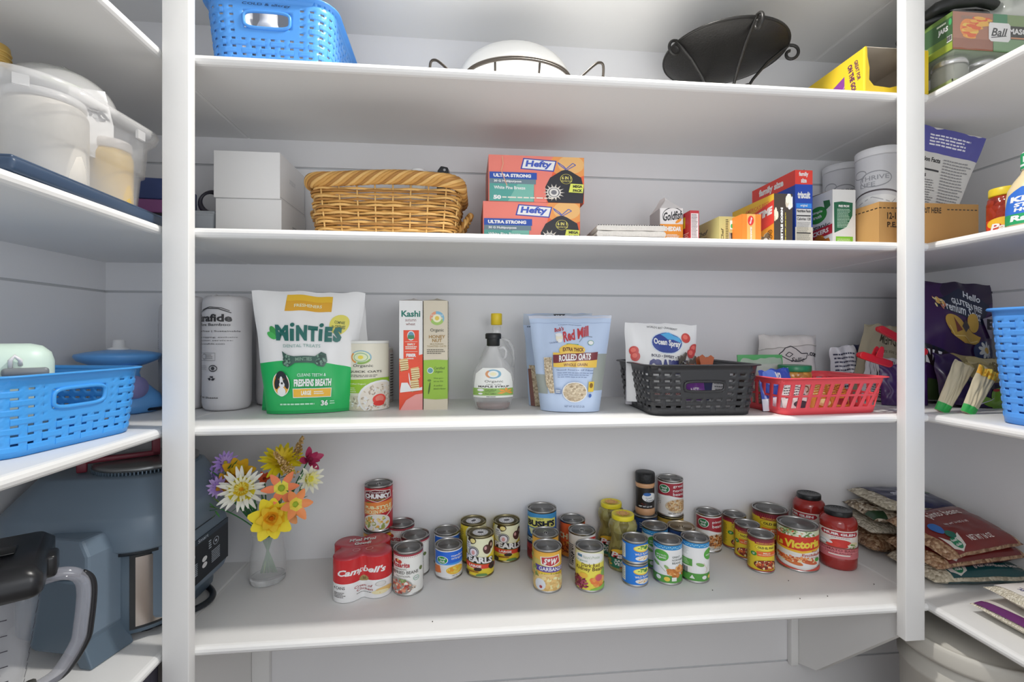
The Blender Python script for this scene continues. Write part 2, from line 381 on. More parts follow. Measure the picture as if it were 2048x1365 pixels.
# ------------------------------------------------------------------ cans and jars
def spot(xc, ytop, ybot, w, z):
    """upright round thing seen at column xc: front of its foot at row ybot on the surface z, width w px, back of its rim at row ytop"""
    P, t = onZ(xc, ybot, z); d = Vector((P.x, P.y, 0)).normalized(); yc = t
    r = w/2*yc/FPX
    for _ in range(4):
        c = P+d*r; ycc = c.x*sin(PSI)+c.y*cos(PSI)
        ax = ((xc-1024)/FPX); r = w/2*ycc/FPX*1.0/sqrt(1+ (ax*0.55)**2)
    if c.y+r > YB-.003: c.y = YB-.003-r
    far = c+d*r; yf = far.x*sin(PSI)+far.y*cos(PSI)
    h = CZ+(HY-ytop)*yf/FPX-z
    return c.x, c.y, r, h
LID = M('#8e8d8c', .42, .55, gain=1.25); LIDG = M('#7d765c', .42, .55, gain=1.25)
def can_mesh(root, r, h, metal=TIN, tab=False, sticker=None, ridges=True):
    p = [(r*.93, 0), (r*.985, .0008), (r, .002), (r, .0035), (r*.965, .005), (r*.965, h-.005), (r, h-.0035), (r, h-.0012), (r*.985, h), (r*.955, h-.0004), (r*.94, h-.0032)]
    MB().lathe(p+[(r*.93, h-.0045)], metal).build('body', root)
    lp = [(r*.94, h-.0036), (r*.88, h-.0038), (r*.85, h-.0034), (r*.81, h-.0034), (r*.78, h-.0039), (r*.68, h-.0039), (r*.65, h-.0043), (r*.3, h-.0043), (0, h-.0043)]
    lido = MB().lathe(lp, LIDG if metal is TIN_GOLD else (LID if metal is TIN else metal)).build('lid', root)
    if tab:
        b = MB(); ry = r*.26; b.tube([(ry*.62*cos(a), -r*.1+ry*sin(a), h-.0025) for a in [2*pi*i/16 for i in range(16)]], .0012, metal, 6, True)
        b.box(-.003, .003, r*.12, r*.3, h-.0048, h-.002, metal); b.build('pull_tab', lido)
    if sticker:
        A = Art(-50, -50, 50, 50); A.ell(0, 0, 50, 50, '#e8e6e6', 32); A.ring(0, 0, 46, 46, 2, '#2a2a33'); A.ell(0, 0, 27, 24, '#cfcdcd'); A.ell(1, 2, 20, 13, '#2e2b30', 14); A.ell(-8, -6, 8, 6, '#2e2b30', 10); A.ell(10, -4, 8, 6, '#2e2b30', 10)
        for k in range(14):
            a = 2*pi*k/14; A.rect(36*cos(a)-2.5, 36*sin(a)-3, 36*cos(a)+2.5, 36*sin(a)+3, '#4a4a58', .02)
        q = r*.56/50
        MB().art(A, lambda x, y, l: (x*q, -y*q, h-.0030+l*EPS)).build('lid_sticker', lido)
PLACED = []
def can(label, cat, px, artfn, z=SD, metal=TIN, tab=False, yaw=0, group=None, name='food_can', base=None, h=None, sticker=False, lab=(.006, .006), under=None, cx=None):
    xc, yt, yb, w = px
    if under is None:
        x, y, r, hh = spot(xc, yt, yb, w, z)
        for _ in range(0 if 'rich and hearty' in label else 12):
            for ax, ay, ar in PLACED:
                dd = math.hypot(x-ax, y-ay); g = r+ar+.0008-dd
                if g > 0: x += (x-ax)/dd*g; y += (y-ay)/dd*g
            y = min(y, YB-.003-r)
        PLACED.append((x, y, r))
    else: x, y, r, _z = under; hh = h
    if h: hh = h
    t = thing(name, label, cat, (x, y, z), face(x, y)*1.0+radians(yaw), group)
    can_mesh(t, r, hh, metal, tab, sticker)
    if artfn:
        A = Art(-100, 0, 100, 100, step=4, smooth=True, rough=.38)
        artfn(A)
        MB().art(A, map_cyl(r*.97, lab[0], hh-lab[1])).build('label', t)
    return t, x, y, r, hh
# ---- label artwork (x in hundredths of a half turn, -50..50 faces forward; y 0 top .. 100 bottom)
def a_refried(A):
    A.rect(-100, 0, 100, 100, '#d9d3cd'); A.rect(-100, 0, 100, 5, '#8f3540'); A.rect(-100, 5, 100, 6.5, '#d9d3cd')
    for k in range(-24, 25): A.ell(k*4.1, 7.6, 1.2, .8, '#8f3540', 8, up=.02)
    A.ell(-27, 17, 6, 5, '#8f2a2c'); A.ell(-20, 19, 6, 5, '#b03a30'); A.ell(-24, 15, 2.5, 3, '#d7a45b')
    A.text('Rosarita', -40, 21, 3, 33, '#a2222e', .03, .15)
    A.text('ORGANIC', -32, 35, -3, 40, '#6d6660', .0); A.text('REFRIED BEANS', -40, 42, 22, 50, '#55504c', .012); A.text('TRADITIONAL', -30, 53, 4, 58, '#6d6660', .0)
    A.ell(30, 42, 5, 5, '#5b6b3a'); A.ell(17, 62, 7, 6, '#e6efe6'); A.ring(17, 62, 7, 6, 1, '#4f8a63'); A.text('USDA', 12, 60, 22, 64, '#3a6b50')
    A.ell(-23, 82, 32, 22, '#8d8a85'); A.blobs(-23, 83, 28, 18, 70, 4, ['#a0473f', '#8c3a34', '#c98d74', '#d8c9b6', '#b65a47', '#e3dccd'], seed=3)
    A.blobs(-12, 66, 8, 4, 14, 3, ['#6f8450', '#8ea06a'], seed=4); A.copy_lines(45, 14, 62, 90, 16, '#77716e')
    A.blobs(8, 84, 10, 4, 20, 2.5, ['#8a7b70', '#c7b8a8'], seed=5)
def a_mandarin(A):
    A.rect(-100, 0, 100, 100, '#d6d4d2'); A.rect(-42, 4, 100, 53, '#1f5fc4'); A.poly([(-42, 40), (-10, 48), (60, 42), (100, 46), (100, 53), (-42, 53)], '#3d8adf')
    A.ell(-16, 35, 14.5, 15, '#cfe7cf'); A.ell(-16, 35, 12.5, 13, '#12833a'); A.text('food', -24, 26, -8, 34, '#e9f3e9', .03); A.text('club', -23, 35, -9, 44, '#e9f3e9', .03)
    A.text('mandarin', 6, 15, 40, 23, '#dbe9fb', .01); A.text('oranges', 6, 27, 36, 36, '#dbe9fb', .01)
    A.poly([(-42, 60), (-22, 57), (-18, 82), (-38, 88), (-42, 85)], '#e0713a'); A.ell(17, 73, 26, 18, '#efe9dd'); A.ell(17, 73, 23, 16, '#e9a52e'); A.blobs(17, 73, 18, 12, 40, 6, ['#f0a63a', '#e88f27', '#f5bb55'], .55, 8)
    A.text('NET WT 15 OZ', 8, 91, 34, 95, '#55504c'); A.copy_lines(-70, 8, -48, 90, 15, '#88898c')
def a_olives(A):
    A.rect(-100, 0, 100, 100, '#d3bd35'); A.ell(-5, 20, 46, 34, '#d9d6b2', 30); A.ell(-22, 6, 12, 10, '#2e2018'); A.ell(-19, 7, 7, 6, '#d4c47f'); A.ell(27, 20, 8, 12, '#3a2a20'); A.ell(28, 20, 3, 5, '#b79a88')
    A.ell(16, 30, 10, 13, '#4a2e2a', rot=-15); A.ell(12, 26, 3.2, 5, '#b98f8c')
    A.ell(-32, 20, 9, 12, '#dcd8d6'); A.text('NO', -37, 12, -28, 17, '#3a4260', .03); A.text('ARTIFICIAL', -39, 19, -25, 22, '#3a4260'); A.text('COLORS', -38, 24, -26, 27, '#3a4260')
    A.ell(-17, 36, 13.5, 14.5, '#3b3d4c'); A.ell(-17, 37, 9, 10, '#cfc9d3'); A.ell(-17, 38, 4, 6, '#c18d8d'); A.ring(-17, 36, 12, 13, 1, '#d9d6c6')
    A.poly([(-43, 45), (33, 53), (31, 71), (-43, 63)], '#26211f'); A.text('PEARLS', -41, 48.5, 30, 65.5, '#e3e1de', .05, slope=.1)
    A.poly([(-48, 64), (48, 73), (48, 84), (-48, 76)], '#c8402f'); A.text('LARGE', -28, 70, 2, 76.5, '#ead9cf', .04, slope=.08); A.text('RIPE PITTED OLIVES', -28, 79, 6, 81.5, '#ead9cf', slope=.08)
    A.ell(30, 77, 11, 9, '#3a2620'); A.ell(32, 80, 5, 4, '#120c0a'); A.ring(30, 77, 11, 9, 1.2, '#1c120e'); A.ell(-6, 82, 9, 5, '#33231b'); A.rect(-30, 86, -4, 91, '#a77722'); A.text('MADE IN USA', -28, 87, -6, 90, '#4b3212')
    A.ell(3, 98, 13, 5, '#5d8150'); A.ell(-36, 95, 8, 6, '#3a3220'); A.poly([(40, 52), (44, 68), (38, 66)], '#5c7a3a'); A.copy_lines(52, 10, 70, 96, 16, '#8d7d2c'); A.copy_lines(-72, 10, -56, 96, 16, '#8d7d2c')
def a_bushs(A):
    A.rect(-100, 0, 100, 100, '#2463a6'); A.rect(-100, 0, 100, 12, '#3d86b8'); A.ell(-4, 15, 30, 7, '#c9c76a'); A.rect(-40, 11, 34, 31, '#c9c76a'); A.text("BUSH'S", -37, 14.5, 31, 28, '#1b2233', .06); A.text('BEST', -12, 9, 4, 12.5, '#5c7a3a', .02)
    A.poly([(-34, 33), (28, 33), (20, 46), (-26, 46)], '#c9d0a0'); A.rect(-100, 52, 100, 68, '#15263f'); A.text('KIDNEY', -40, 55, -8, 63, '#c5cfd8', .03); A.text('BEANS', -4, 55, 26, 63, '#c5cfd8', .03)
    A.rect(-100, 68, 100, 100, '#7c2a30'); A.blobs(0, 84, 60, 14, 90, 6, ['#9b353b', '#6e1f27', '#b9555a', '#8a2a31'], .55, 12)
def a_sw(A):
    A.rect(-100, 0, 100, 100, '#d8a445'); A.rect(-100, 0, 100, 6, '#cf9b3d'); A.ell(-30, 34, 26, 14, '#b7a95a'); A.poly([(-20, 12), (26, 8), (30, 30), (4, 38), (-18, 32)], '#dcd6c6'); A.poly([(-17, 13.5), (23, 10), (27, 28), (4, 35), (-15, 30)], '#a83238')
    A.text('S&W', -12, 15, 21, 31, '#eee6e0', .05, .3)
    A.poly([(-34, 34), (48, 41), (48, 54), (-34, 49)], '#4c3a86'); A.text('GARBANZO', -23, 39, 40, 49, '#e3dff0', .02, slope=.06); A.poly([(-20, 52), (36, 54), (36, 60), (-20, 58)], '#cdb63c'); A.text('Low Sodium', -16, 53.5, 32, 59, '#4a4320', .01)
    A.ell(-2, 82, 50, 26, '#cdb276'); A.blobs(8, 80, 38, 19, 80, 5, ['#d9bf87', '#cfae70', '#e3d0a2', '#c2a062'], .9, 15); A.blobs(-36, 56, 10, 16, 16, 6, ['#8f9650', '#a7ab66', '#6f7d3d'], .5, 17)
    A.ell(-20, 84, 13, 15, '#c7cbd4'); A.ell(-18, 90, 3.5, 4, '#a03c3c'); A.copy_lines(54, 12, 72, 90, 15, '#8a6a2c')
def a_orange(A):
    A.rect(-100, 0, 100, 100, '#cf5a2c'); A.rect(-100, 60, 100, 100, '#c9822f'); A.blobs(0, 68, 60, 12, 60, 4, ['#d99a3f', '#b85a28', '#e0ae55', '#8f3d20'], .7, 21); A.text('CHILI', -42, 30, 10, 48, '#ecd9a9', .03)
    A.blobs(-20, 78, 30, 12, 40, 3, ['#6b2c18', '#a14a22'], .8, 22)
def a_whitesoup(A):
    A.rect(-100, 0, 100, 100, '#cfcdca'); A.ell(22, 20, 34, 17, '#eeecea'); A.ell(22, 20, 31, 14.5, '#b02c2e'); A.text("Campbell's", 2, 14, 44, 26, '#eee6e0', .02, .35); A.copy_lines(-40, 30, -20, 94, 12, '#4b494c', .55)
    A.blobs(-24, 60, 4, 26, 20, 2.2, ['#2b2b2f', '#4a4a50'], .9, 24); A.rect(20, 62, 100, 100, '#8b2b2d')
def a_kidney(A):
    A.rect(-100, 0, 100, 100, '#cfc44a'); A.rect(-100, 0, 100, 30, '#cfcfa2'); A.ell(0, 16, 38, 15, '#dad8cf'); A.rect(-30, 8, -17, 15, '#4a7590'); A.text('Nature’s Promise', -14, 9, 24, 17, '#8a9a80', .0)
    A.text('Organic', -34, 20, -4, 27, '#5c8a70', .0, .2); A.text('Dark Red', -18, 29, 24, 39, '#5a4026', .01); A.text('Kidney Beans', -34, 39, 36, 52, '#5a4026', .015)
    A.ell(38, 60, 10, 14, '#7fa050'); A.blobs(22, 78, 16, 15, 30, 6.5, ['#d98a45', '#cf6f3a', '#e2a15c'], .8, 31); A.ell(22, 68, 9, 9, '#b5505a'); A.blobs(-28, 84, 24, 17, 80, 4.6, ['#7a2237', '#5e1529', '#96405a', '#6a1c30'], .5, 33)
    A.poly([(4, 96), (40, 88), (60, 96), (60, 100), (0, 100)], '#7fae4d'); A.ell(-14, 62, 10, 7, '#d8a43e')
def a_tuna(A):
    A.rect(-100, 0, 100, 100, '#1f6fc6'); A.rect(-46, 10, -26, 90, '#cfd3cc'); A.copy_lines(-45, 14, -27, 88, 7, '#7f8a94', .4)
    A.ell(22, 26, 26, 20, '#e0a040'); A.ell(22, 24, 24, 16, '#cfd06a'); A.blobs(22, 22, 17, 10, 14, 4.5, ['#3f7d3a', '#5b9a3f', '#2f6a35'], .7, 41)
    A.text('WILD PLANET', 0, 50, 44, 62, '#d7e8fb', .03, slope=-.04); A.ell(22, 80, 21, 14, '#d8dfe8'); A.blobs(22, 80, 16, 10, 26, 3.4, ['#d9b27a', '#efe3cb', '#c99655'], .8, 43); A.text('ALBACORE', 4, 70, 40, 78, '#d7e8fb', .02)
def a_organicbean(A, which=0):
    A.rect(-100, 0, 100, 100, '#dcdedb'); A.rect(-100, 0, 100, 12, '#2f7fb6'); r = random.Random(5)
    for k in range(50): A.ell(-98+4*k, 4+4*r.random(), 1.2, 1.6, '#9cc6dd', 6, up=.02)
    A.rect(-100, 80, 100, 100, '#4c8a3d')
    if which == 0:
        A.ell(-15, 29, 17.5, 15, '#4f9a3c'); A.text('SIMPLE TRUTH', -27, 26, -3, 30, '#e6f0e2'); A.text('organic', -27, 31, -3, 38, '#e6f0e2', .02)
        A.text('GREAT', 10, 28, 30, 33, '#5a5f5c'); A.text('NORTHERN', 10, 36, 42, 41, '#5a5f5c'); A.text('BEANS', 10, 44, 32, 49, '#5a5f5c')
        A.ell(-26, 52, 9, 4, '#6f9a55', rot=30); A.line([(-34, 44), (-16, 58), (-4, 70)], 1, '#8da17c'); A.ell(-2, 58, 7, 3.5, '#7f9d63', rot=50); A.blobs(24, 70, 22, 12, 34, 6.5, ['#c78b4d', '#b87538', '#d8a468', '#a8652c'], .7, 51)
        A.ell(-20, 88, 6, 5.5, '#dfe9df'); A.ell(-1, 89, 6.5, 6, '#d9b54a'); A.rect(9, 84, 20, 94, '#cfe0cb')
    else:
        A.ell(38, 30, 17.5, 15, '#4f9a3c'); A.text('organic', 26, 29, 48, 35, '#e6f0e2', .02); A.copy_lines(-44, 16, -14, 34, 6, '#9aa09c', .3); A.rect(-44, 43, -6, 62, '#4c8a3d'); A.copy_lines(-42, 46, -10, 60, 4, '#b6d0ac', .35)
        for k in range(12): A.rect(-42+k*2.1, 66, -42+k*2.1+(.7+.5*(k % 3)), 84, '#3c4440', .02)
        A.ell(12, 56, 10, 4.5, '#6f9a55', rot=15); A.line([(20, 52), (30, 70), (24, 80)], 1, '#c7b39a'); A.ell(34, 70, 4, 9, '#e5d9cc'); A.ell(22, 90, 6, 5, '#dfe9df'); A.ell(38, 90, 6, 5, '#d9b54a'); A.poly([(-12, 94), (-6, 84), (0, 94)], '#cfe0cb')
def a_bluelabel(A):
    A.rect(-100, 0, 100, 100, '#35549a'); A.rect(-100, 0, 100, 14, '#27406f'); A.copy_lines(-20, 12, 20, 30, 3, '#c8d2e6', .5); A.rect(-100, 40, 100, 100, '#2d6a3d'); A.text('GREEN BEANS', -40, 50, 30, 62, '#dfe6dc', .02)
def a_goldlabel(A): A.rect(-100, 0, 100, 100, '#c2a045'); A.rect(-100, 0, 100, 8, '#b08f3a'); A.copy_lines(-30, 20, 30, 80, 6, '#6b5520')
def a_foodclub(A, words, cols, y0=0):
    A.rect(-100, 0, 100, 100, '#cfccc8'); A.poly([(-42, 3), (100, 3), (100, 44), (40, 50), (-2, 40), (-42, 42)], '#8f2230'); A.ell(-16, 21, 15, 13, '#cfe0cf'); A.ell(-16, 21, 13, 11.5, '#1d6b3c'); A.text('food', -24, 14, -8, 20.5, '#dfeadf', .03); A.text('club', -23, 21.5, -9, 29, '#dfeadf', .03)
    for i, wd in enumerate(words): A.text(wd, 7, 8+i*11.5+y0, 7+6.2*len(wd), 17+i*11.5+y0, '#e6d9d9', .01)
    A.poly([(-42, 44), (-2, 42), (40, 52), (100, 46), (100, 50), (40, 56), (-2, 46), (-42, 48)], '#e2dfdb'); A.ell(22, 72, 34, 21, '#b9a78f'); A.blobs(22, 72, 30, 18, 130, 3.6, cols, .6, 61); A.text('NET WT 15 OZ', -4, 92, 30, 96, '#3d3836', .01)
    A.blobs(-34, 66, 9, 18, 14, 2, ['#9c9895', '#b8b4b0'], .6, 62)
def a_gnb(A): a_foodclub(A, ['great', 'northern', 'beans'], ['#c9a77e', '#b58f63', '#dcc29b', '#a57d50'])
def a_pinto(A): a_foodclub(A, ['pinto', 'beans'], ['#a86a35', '#8c5326', '#c28a52', '#6f3f1c'], 4)
def a_oep(A, big=False):
    A.rect(-100, 0, 100, 100, '#cdb42c'); A.rect(-100, 0, 100, 13, '#6b1f2c'); r = random.Random(8)
    for k in range(50): A.poly([(-100+4*k, 13), (-98.8+4*k, 5), (-97.4+4*k, 13)], '#a33b3f', .02)
    A.rect(-12, 10, 46, 17, '#8f2a30'); A.text('MEXICAN STYLE', -8, 11.5, 40, 15, '#d9b64a'); A.ell(17, 27, 29, 10.5, '#a88f28'); A.ell(17, 27, 27.5, 9.5, '#d6c03a'); A.text('OLD EL PASO', -5, 23, 40, 30, '#3a2a14', .04)
    A.poly([(-8, 39), (46, 37), (50, 52), (-6, 54)], '#cf5f2c'); A.text('MILD', 8, 41, 26, 45, '#f0d8b4', .02); A.text('RED ENCHILADA SAUCE', -3, 47, 44, 50, '#f0d8b4')
    A.ell(-15, 49, 8, 6.5, '#2f7d34'); A.text('GF', -18, 46, -12, 52, '#d9e8d2', .02); A.ell(17, 80, 31, 15, '#5e1c16'); A.blobs(17, 80, 26, 12, 76, 4.6, ['#8c2f20', '#d9883a', '#b84a28', '#e6c79a', '#6d2015', '#cf6a2f'], .6, 71)
    A.copy_lines(-46, 20, -24, 92, 16, '#8b7a24'); A.rect(-100, 97, 100, 100, '#8f2a30')
def a_victoria(A):
    A.rect(-100, 0, 100, 100, '#d6d0cc'); A.rect(-100, 0, 100, 18, '#b7c0a0'); A.blobs(-12, 9, 44, 10, 110, 3.4, ['#6f8a4f', '#cfd8bd', '#8aa46a', '#4f6b3a', '#dfe2d0', '#c25a3a'], .5, 81)
    A.poly([(-50, 20), (50, 12), (50, 44), (10, 54), (-50, 50)], '#b8301f'); A.poly([(-50, 47), (10, 51), (50, 40), (50, 45), (10, 57), (-50, 52)], '#e0a52c'); A.text('La', -34, 30, -20, 46, '#e8b93a', .05, .1, slope=-.1); A.text('Victoria', -17, 23, 42, 44, '#e8b93a', .05, .05, slope=-.16)
    A.text('Red', 26, 48, 38, 53, '#a8493e', .01, slope=-.1); A.text('Enchilada', 10, 56, 46, 63, '#a8493e', .02, slope=-.1); A.text('Sauce', 24, 65, 40, 69, '#b8837a')
    A.ell(0, 79, 42, 16, '#e2ddd6'); A.ell(-12, 78, 25, 7, '#c06a3a', rot=20); A.ell(18, 76, 20, 6, '#b85a38', rot=20); A.blobs(-12, 75, 22, 7, 50, 3, ['#d98a55', '#e6c6a2', '#b0502f', '#d7603a'], .6, 83); A.blobs(16, 73, 18, 6, 36, 3, ['#d98a55', '#e6c6a2', '#b0502f'], .6, 84)
    A.ell(36, 72, 5, 5, '#3f8a3a'); A.poly([(-50, 84), (-20, 94), (14, 99), (50, 88), (50, 100), (-50, 100)], '#b8463a'); A.rect(-100, 0, -52, 100, '#b7b1aa'); A.copy_lines(-80, 10, -56, 90, 14, '#6f6a66')
def a_chunky(A):
    A.rect(-100, 0, 100, 100, '#a8242e'); A.poly([(-40, 8), (-10, 2), (28, 7), (30, 24), (-4, 33), (-40, 25)], '#d8c9c4'); A.poly([(-38, 9.5), (-10, 3.5), (26, 8.5), (28, 23), (-4, 31.5), (-38, 24)], '#5e1820')
    A.text("Campbell's", -24, 7, 16, 12, '#e8dcd8', .01, .3); A.text('CHUNKY', -37, 12.5, 26, 24, '#ece8e6', .07); A.text('SOUP THAT EATS', -22, 25.5, 14, 28, '#c9b94a'); A.ell(-25, 36, 9, 4, '#4a7a34')
    A.poly([(-50, 36), (34, 30), (34, 56), (-50, 66)], '#cf7a3a'); A.text('PUB-STYLE', -36, 41, 30, 49, '#f2d5a6', .04, slope=-.05); A.text('CHICKEN POT PIE', -40, 51, 30, 60, '#f2d5a6', .03, slope=-.06)
    A.ell(-8, 82, 34, 21, '#d8d2c6'); A.blobs(-8, 82, 28, 16, 80, 4.4, ['#d9c27a', '#e6dcc0', '#c99b4a', '#8a9a50', '#e9e2d2'], .7, 91); A.line([(12, 70), (48, 44)], 2.2, '#cfc6bc'); A.text('NEW RECIPE', 30, 62, 58, 67, '#e8c9c4', .01, rot=-78); A.ell(40, 15, 4, 3, '#d8b9b6')
def a_hearty(A):
    A.rect(-100, 0, 100, 100, '#d09a2c'); A.text('RICH & HEARTY', -28, 9, 30, 17, '#4a2a10', .04, slope=-.04); A.rect(-100, 24, 100, 100, '#26355c'); A.text('LOADED', 0, 28, 44, 40, '#c9b9ae', .05); A.rect(-100, 60, 100, 100, '#8e2a22')
def a_plainred(A): A.rect(-100, 0, 100, 100, '#b24a4a'); A.rect(-100, 8, 100, 100, '#d6cfc9'); A.text('Rosarita', -30, 20, 20, 36, '#a2222e', .03)
cans = 'cans on the lowest shelf'
can('white and red refried beans can, frontmost of three beside red soup pack', 'can', (816.8, 1080, 1194, 59.5), a_refried, metal=TIN)
can('refried beans can in the middle of the row of three by the soup pack', 'can', (830.5, 1056, 1157, 57), a_refried, yaw=-14)
can('refried beans can at the back of the row of three by the soup pack', 'can', (827.5, 1034, 1128, 52), a_refried, yaw=-8)
can('mandarin oranges can with blue label, front one of two', 'can', (897.5, 1075, 1161.5, 55), a_mandarin)
can('mandarin oranges can with blue label, half hidden behind its twin', 'can', (894, 1051, 1137, 52), a_mandarin, yaw=10)
can('yellow black olive can standing frontmost of the three olive cans', 'can', (960.8, 1052, 1157.5, 55), a_olives, metal=TIN_GOLD, sticker=True)
can('yellow black olive can partly hidden behind the front olive can', 'can', (946.8, 1030, 1130, 52), a_olives, metal=TIN_GOLD, sticker=True, yaw=55)
can('yellow black olive can standing right, apart from the other two', 'can', (1012.5, 1028.5, 1125, 53.5), a_olives, metal=TIN_GOLD, sticker=True, yaw=18)
can('tall blue can of kidney beans against the back wall', 'can', (1082.5, 1004, 1122, 58.5), a_bushs)
can('garbanzo bean can with purple banner, front one of two', 'can', (1094.8, 1077, 1188.5, 57), a_sw, yaw=6)
can('garbanzo bean can hidden behind its twin, pull-ring lid', 'can', (1091, 1054, 1160, 53.5), a_sw, yaw=8, tab=True)
can('orange-labelled chili can behind the white soup can', 'can', (1143.5, 1026.5, 1117, 51), a_orange)
can('white soup can with red logo and pull tab', 'can', (1162, 1045.5, 1143, 54), a_whitesoup, tab=True)
can('yellow-green dark red kidney bean can standing frontmost in the middle', 'can', (1179, 1077, 1187, 57.5), a_kidney)
_, tx, ty, tr, th = can('blue tuna can at the bottom of the stack of two', 'can', (1270, 1126, 1176, 51.5), a_tuna, h=.056)
can('blue tuna can resting on top of another tuna can', 'can', (0, 0, 0, 0), a_tuna, z=SD+th+.0005, under=(tx, ty, tr, 0), h=.056)
can('white and green organic great northern beans can showing its bean picture', 'can', (1335, 1065, 1172, 57.5), lambda A: a_organicbean(A, 0))
can('white and green organic bean can turned to show its barcode', 'can', (1390, 1062, 1168, 55.5), lambda A: a_organicbean(A, 1))
can('white and green organic bean can behind the other two', 'can', (1309.5, 1040, 1141, 51.5), lambda A: a_organicbean(A, 0), yaw=25)
_, sx_, sy_, sr_, sh_ = can('green bean can with blue label under the spice jar', 'can', (1290, 1018, 1112, 48), a_bluelabel, yaw=10)
_, gx_, gy_, gr_, gh_ = can('gold-labelled can under the great northern beans can', 'can', (1338, 1018, 1108, 52), a_goldlabel, metal=TIN_GOLD)
can('maroon and white great northern beans can standing on another can', 'can', (0, 0, 0, 0), a_gnb, z=SD+gh_+.0005, under=(gx_, gy_, gr_*.97, 0), h=.104)
can('wide blue can with ring pull lid behind the organic bean cans', 'can', (1361, 1040, 1135, 54.5), a_bluelabel, tab=True, metal=M('#b9aE9c', .35, 1.0, gain=1.2))
can('maroon pinto beans can standing alone left of the yellow cans', 'can', (1417, 1014, 1106.5, 50), a_pinto, yaw=4)
can('small yellow enchilada sauce can at the back of the row of three', 'can', (1466, 1020, 1099, 45), a_oep, yaw=10)
can('small yellow enchilada sauce can in the middle of the row of three', 'can', (1492.5, 1037, 1121, 48), a_oep, yaw=-25)
can('small yellow enchilada sauce can at the front of the row of three', 'can', (1521.5, 1057, 1148, 51), a_oep, yaw=-4)
can('large yellow enchilada sauce can behind the small yellow ones', 'can', (1540, 1005, 1108, 68), a_oep, yaw=-12)
can('large red and white enchilada sauce can beside the tomato sauce jar', 'can', (1595, 1033, 1145, 78), a_victoria, yaw=-6)
_, hx_, hy_, hr_, hh_ = can('can with yellow rich and hearty band under the chunky soup can', 'can', (759, 1044, 1137, 60), a_hearty, yaw=-3)
can('red chunky chicken pot pie soup can stacked on another can', 'can', (0, 0, 0, 0), a_chunky, z=SD+hh_+.0005, under=(hx_, hy_, hr_*.93, 0), h=.122, tab=True, yaw=3)
# shrink-wrapped four-pack
def fourpack():
    P, t = onZ(718, 1201, SD); x, y = P.x-.004, P.y+.063; r = .0335; g = .0335
    th_ = face(x, y)+radians(0); T = thing('soup_four_pack', 'shrink-wrapped pack of four condensed soup cans in red plastic', 'soup pack', (x, y, SD), th_)
    h = .099; R = r+.0012
    pts = []                                      # outline of the wrap: four lobes with shallow waists
    for k in range(160):
        a = 2*pi*k/160; best = 0
        c, s_ = cos(a), sin(a)
        for cx_, cy_ in ((g, g), (-g, g), (g, -g), (-g, -g)):
            bq = c*cx_+s_*cy_; disc = bq*bq-(cx_*cx_+cy_*cy_-R*R)
            if disc > 0: best = max(best, bq+sqrt(disc))
        best = max(best, .0525/max(abs(c), abs(s_)))
        pts.append((a, best))
    # smooth wrap
    rr = [p[1] for p in pts]
    for _ in range(2): rr = [(rr[i-1]+2*rr[i]+rr[(i+1) % 160])/4 for i in range(160)]
    def rad(a):
        k = (a/(2*pi)*160) % 160; i = int(k); f = k-i; return rr[i]*(1-f)+rr[(i+1) % 160]*f
    A = Art(-100, 0, 100, 100, step=2.5, smooth=True, rough=.22)
    A.rect(-100, 0, 100, 100, '#dad7d4'); A.rect(-100, 0, 100, 56, '#b3262a'); A.text("Campbell's", -24, 22, 22, 42, '#efe7e4', .035, .3)
    A.ell(1, 53, 5.5, 7, '#8f7a4a'); A.ell(1, 53, 3.2, 4, '#6b5a34'); A.text('4 CANS', -29, 62, -17, 69, '#3c3836', .01); A.copy_lines(-29, 76, -16, 90, 4, '#55504d', .45); A.text('Cream of', -9, 67, 10, 73, '#8d2b2b', .01, .2, slope=.1); A.text('Chicken', -7, 75, 10, 81, '#8d2b2b', .01, .2, slope=.1)
    A.copy_lines(-7, 85, 11, 88, 1, '#55504d'); A.ell(21, 82, 9, 7, '#c9a86a', rot=-15); A.ell(17, 86, 8, 5, '#d8c8a0'); A.ell(17, 66, 5, 6, '#c4c2bf'); A.ring(17, 66, 5, 6, .7, '#a9a6a2')
    def f(x, y, l):
        a = -pi/2+x/100*pi; rd = rad(a % (2*pi))+l*EPS; return (rd*cos(a), rd*sin(a), h*(1-y/100)*.985+.001)
    b = MB(); b.art(A, f); b.build('printed_wrap', T)
    b = MB(); n = 160; red = M('#a83a44', .25)
    vs = []; fs = []
    for j, (q, z) in enumerate(((1.0, h*.985), (.985, h+.001), (.95, h+.003), (.6, h+.0024), (0.2, h+.002))):
        for i in range(n): a = 2*pi*i/n; vs.append((rr[i]*q*cos(a), rr[i]*q*sin(a), z+(.0008*sin(a*9) if j == 3 else 0)))
    for j in range(4):
        for i in range(n): fs.append((j*n+i, j*n+(i+1) % n, (j+1)*n+(i+1) % n, (j+1)*n+i))
    fs.append([4*n+i for i in range(n)]); b.add(vs, fs, red, True)
    A = Art(-50, -50, 50, 50); A.text("M'm! M'm!", -26, -34, 26, -20, '#e8d6d6', .04, .15); A.text('Good!', -16, -16, 16, -3, '#e8d6d6', .04, .15); A.copy_lines(-14, 3, 14, 6, 1, '#d39b9d'); A.ring(-12, 20, 7, 6, 1, '#d39b9d'); A.ring(12, 20, 7, 6, 1, '#d39b9d')
    b.art(A, lambda x, y, l: (x*.00125, -y*.00125, h+.0034+l*EPS)); b.build('top_wrap', T)
    b = MB()
    for cx_, cy_ in ((g, g), (-g, g), (g, -g), (-g, -g)):
        b.lathe([(r*.95, 0), (r, .001), (r, .004), (r*.97, .006)], TIN, 24, xf=Matrix.Translation((cx_, cy_, 0)))
    b.build('can_bases', T)
fourpack()
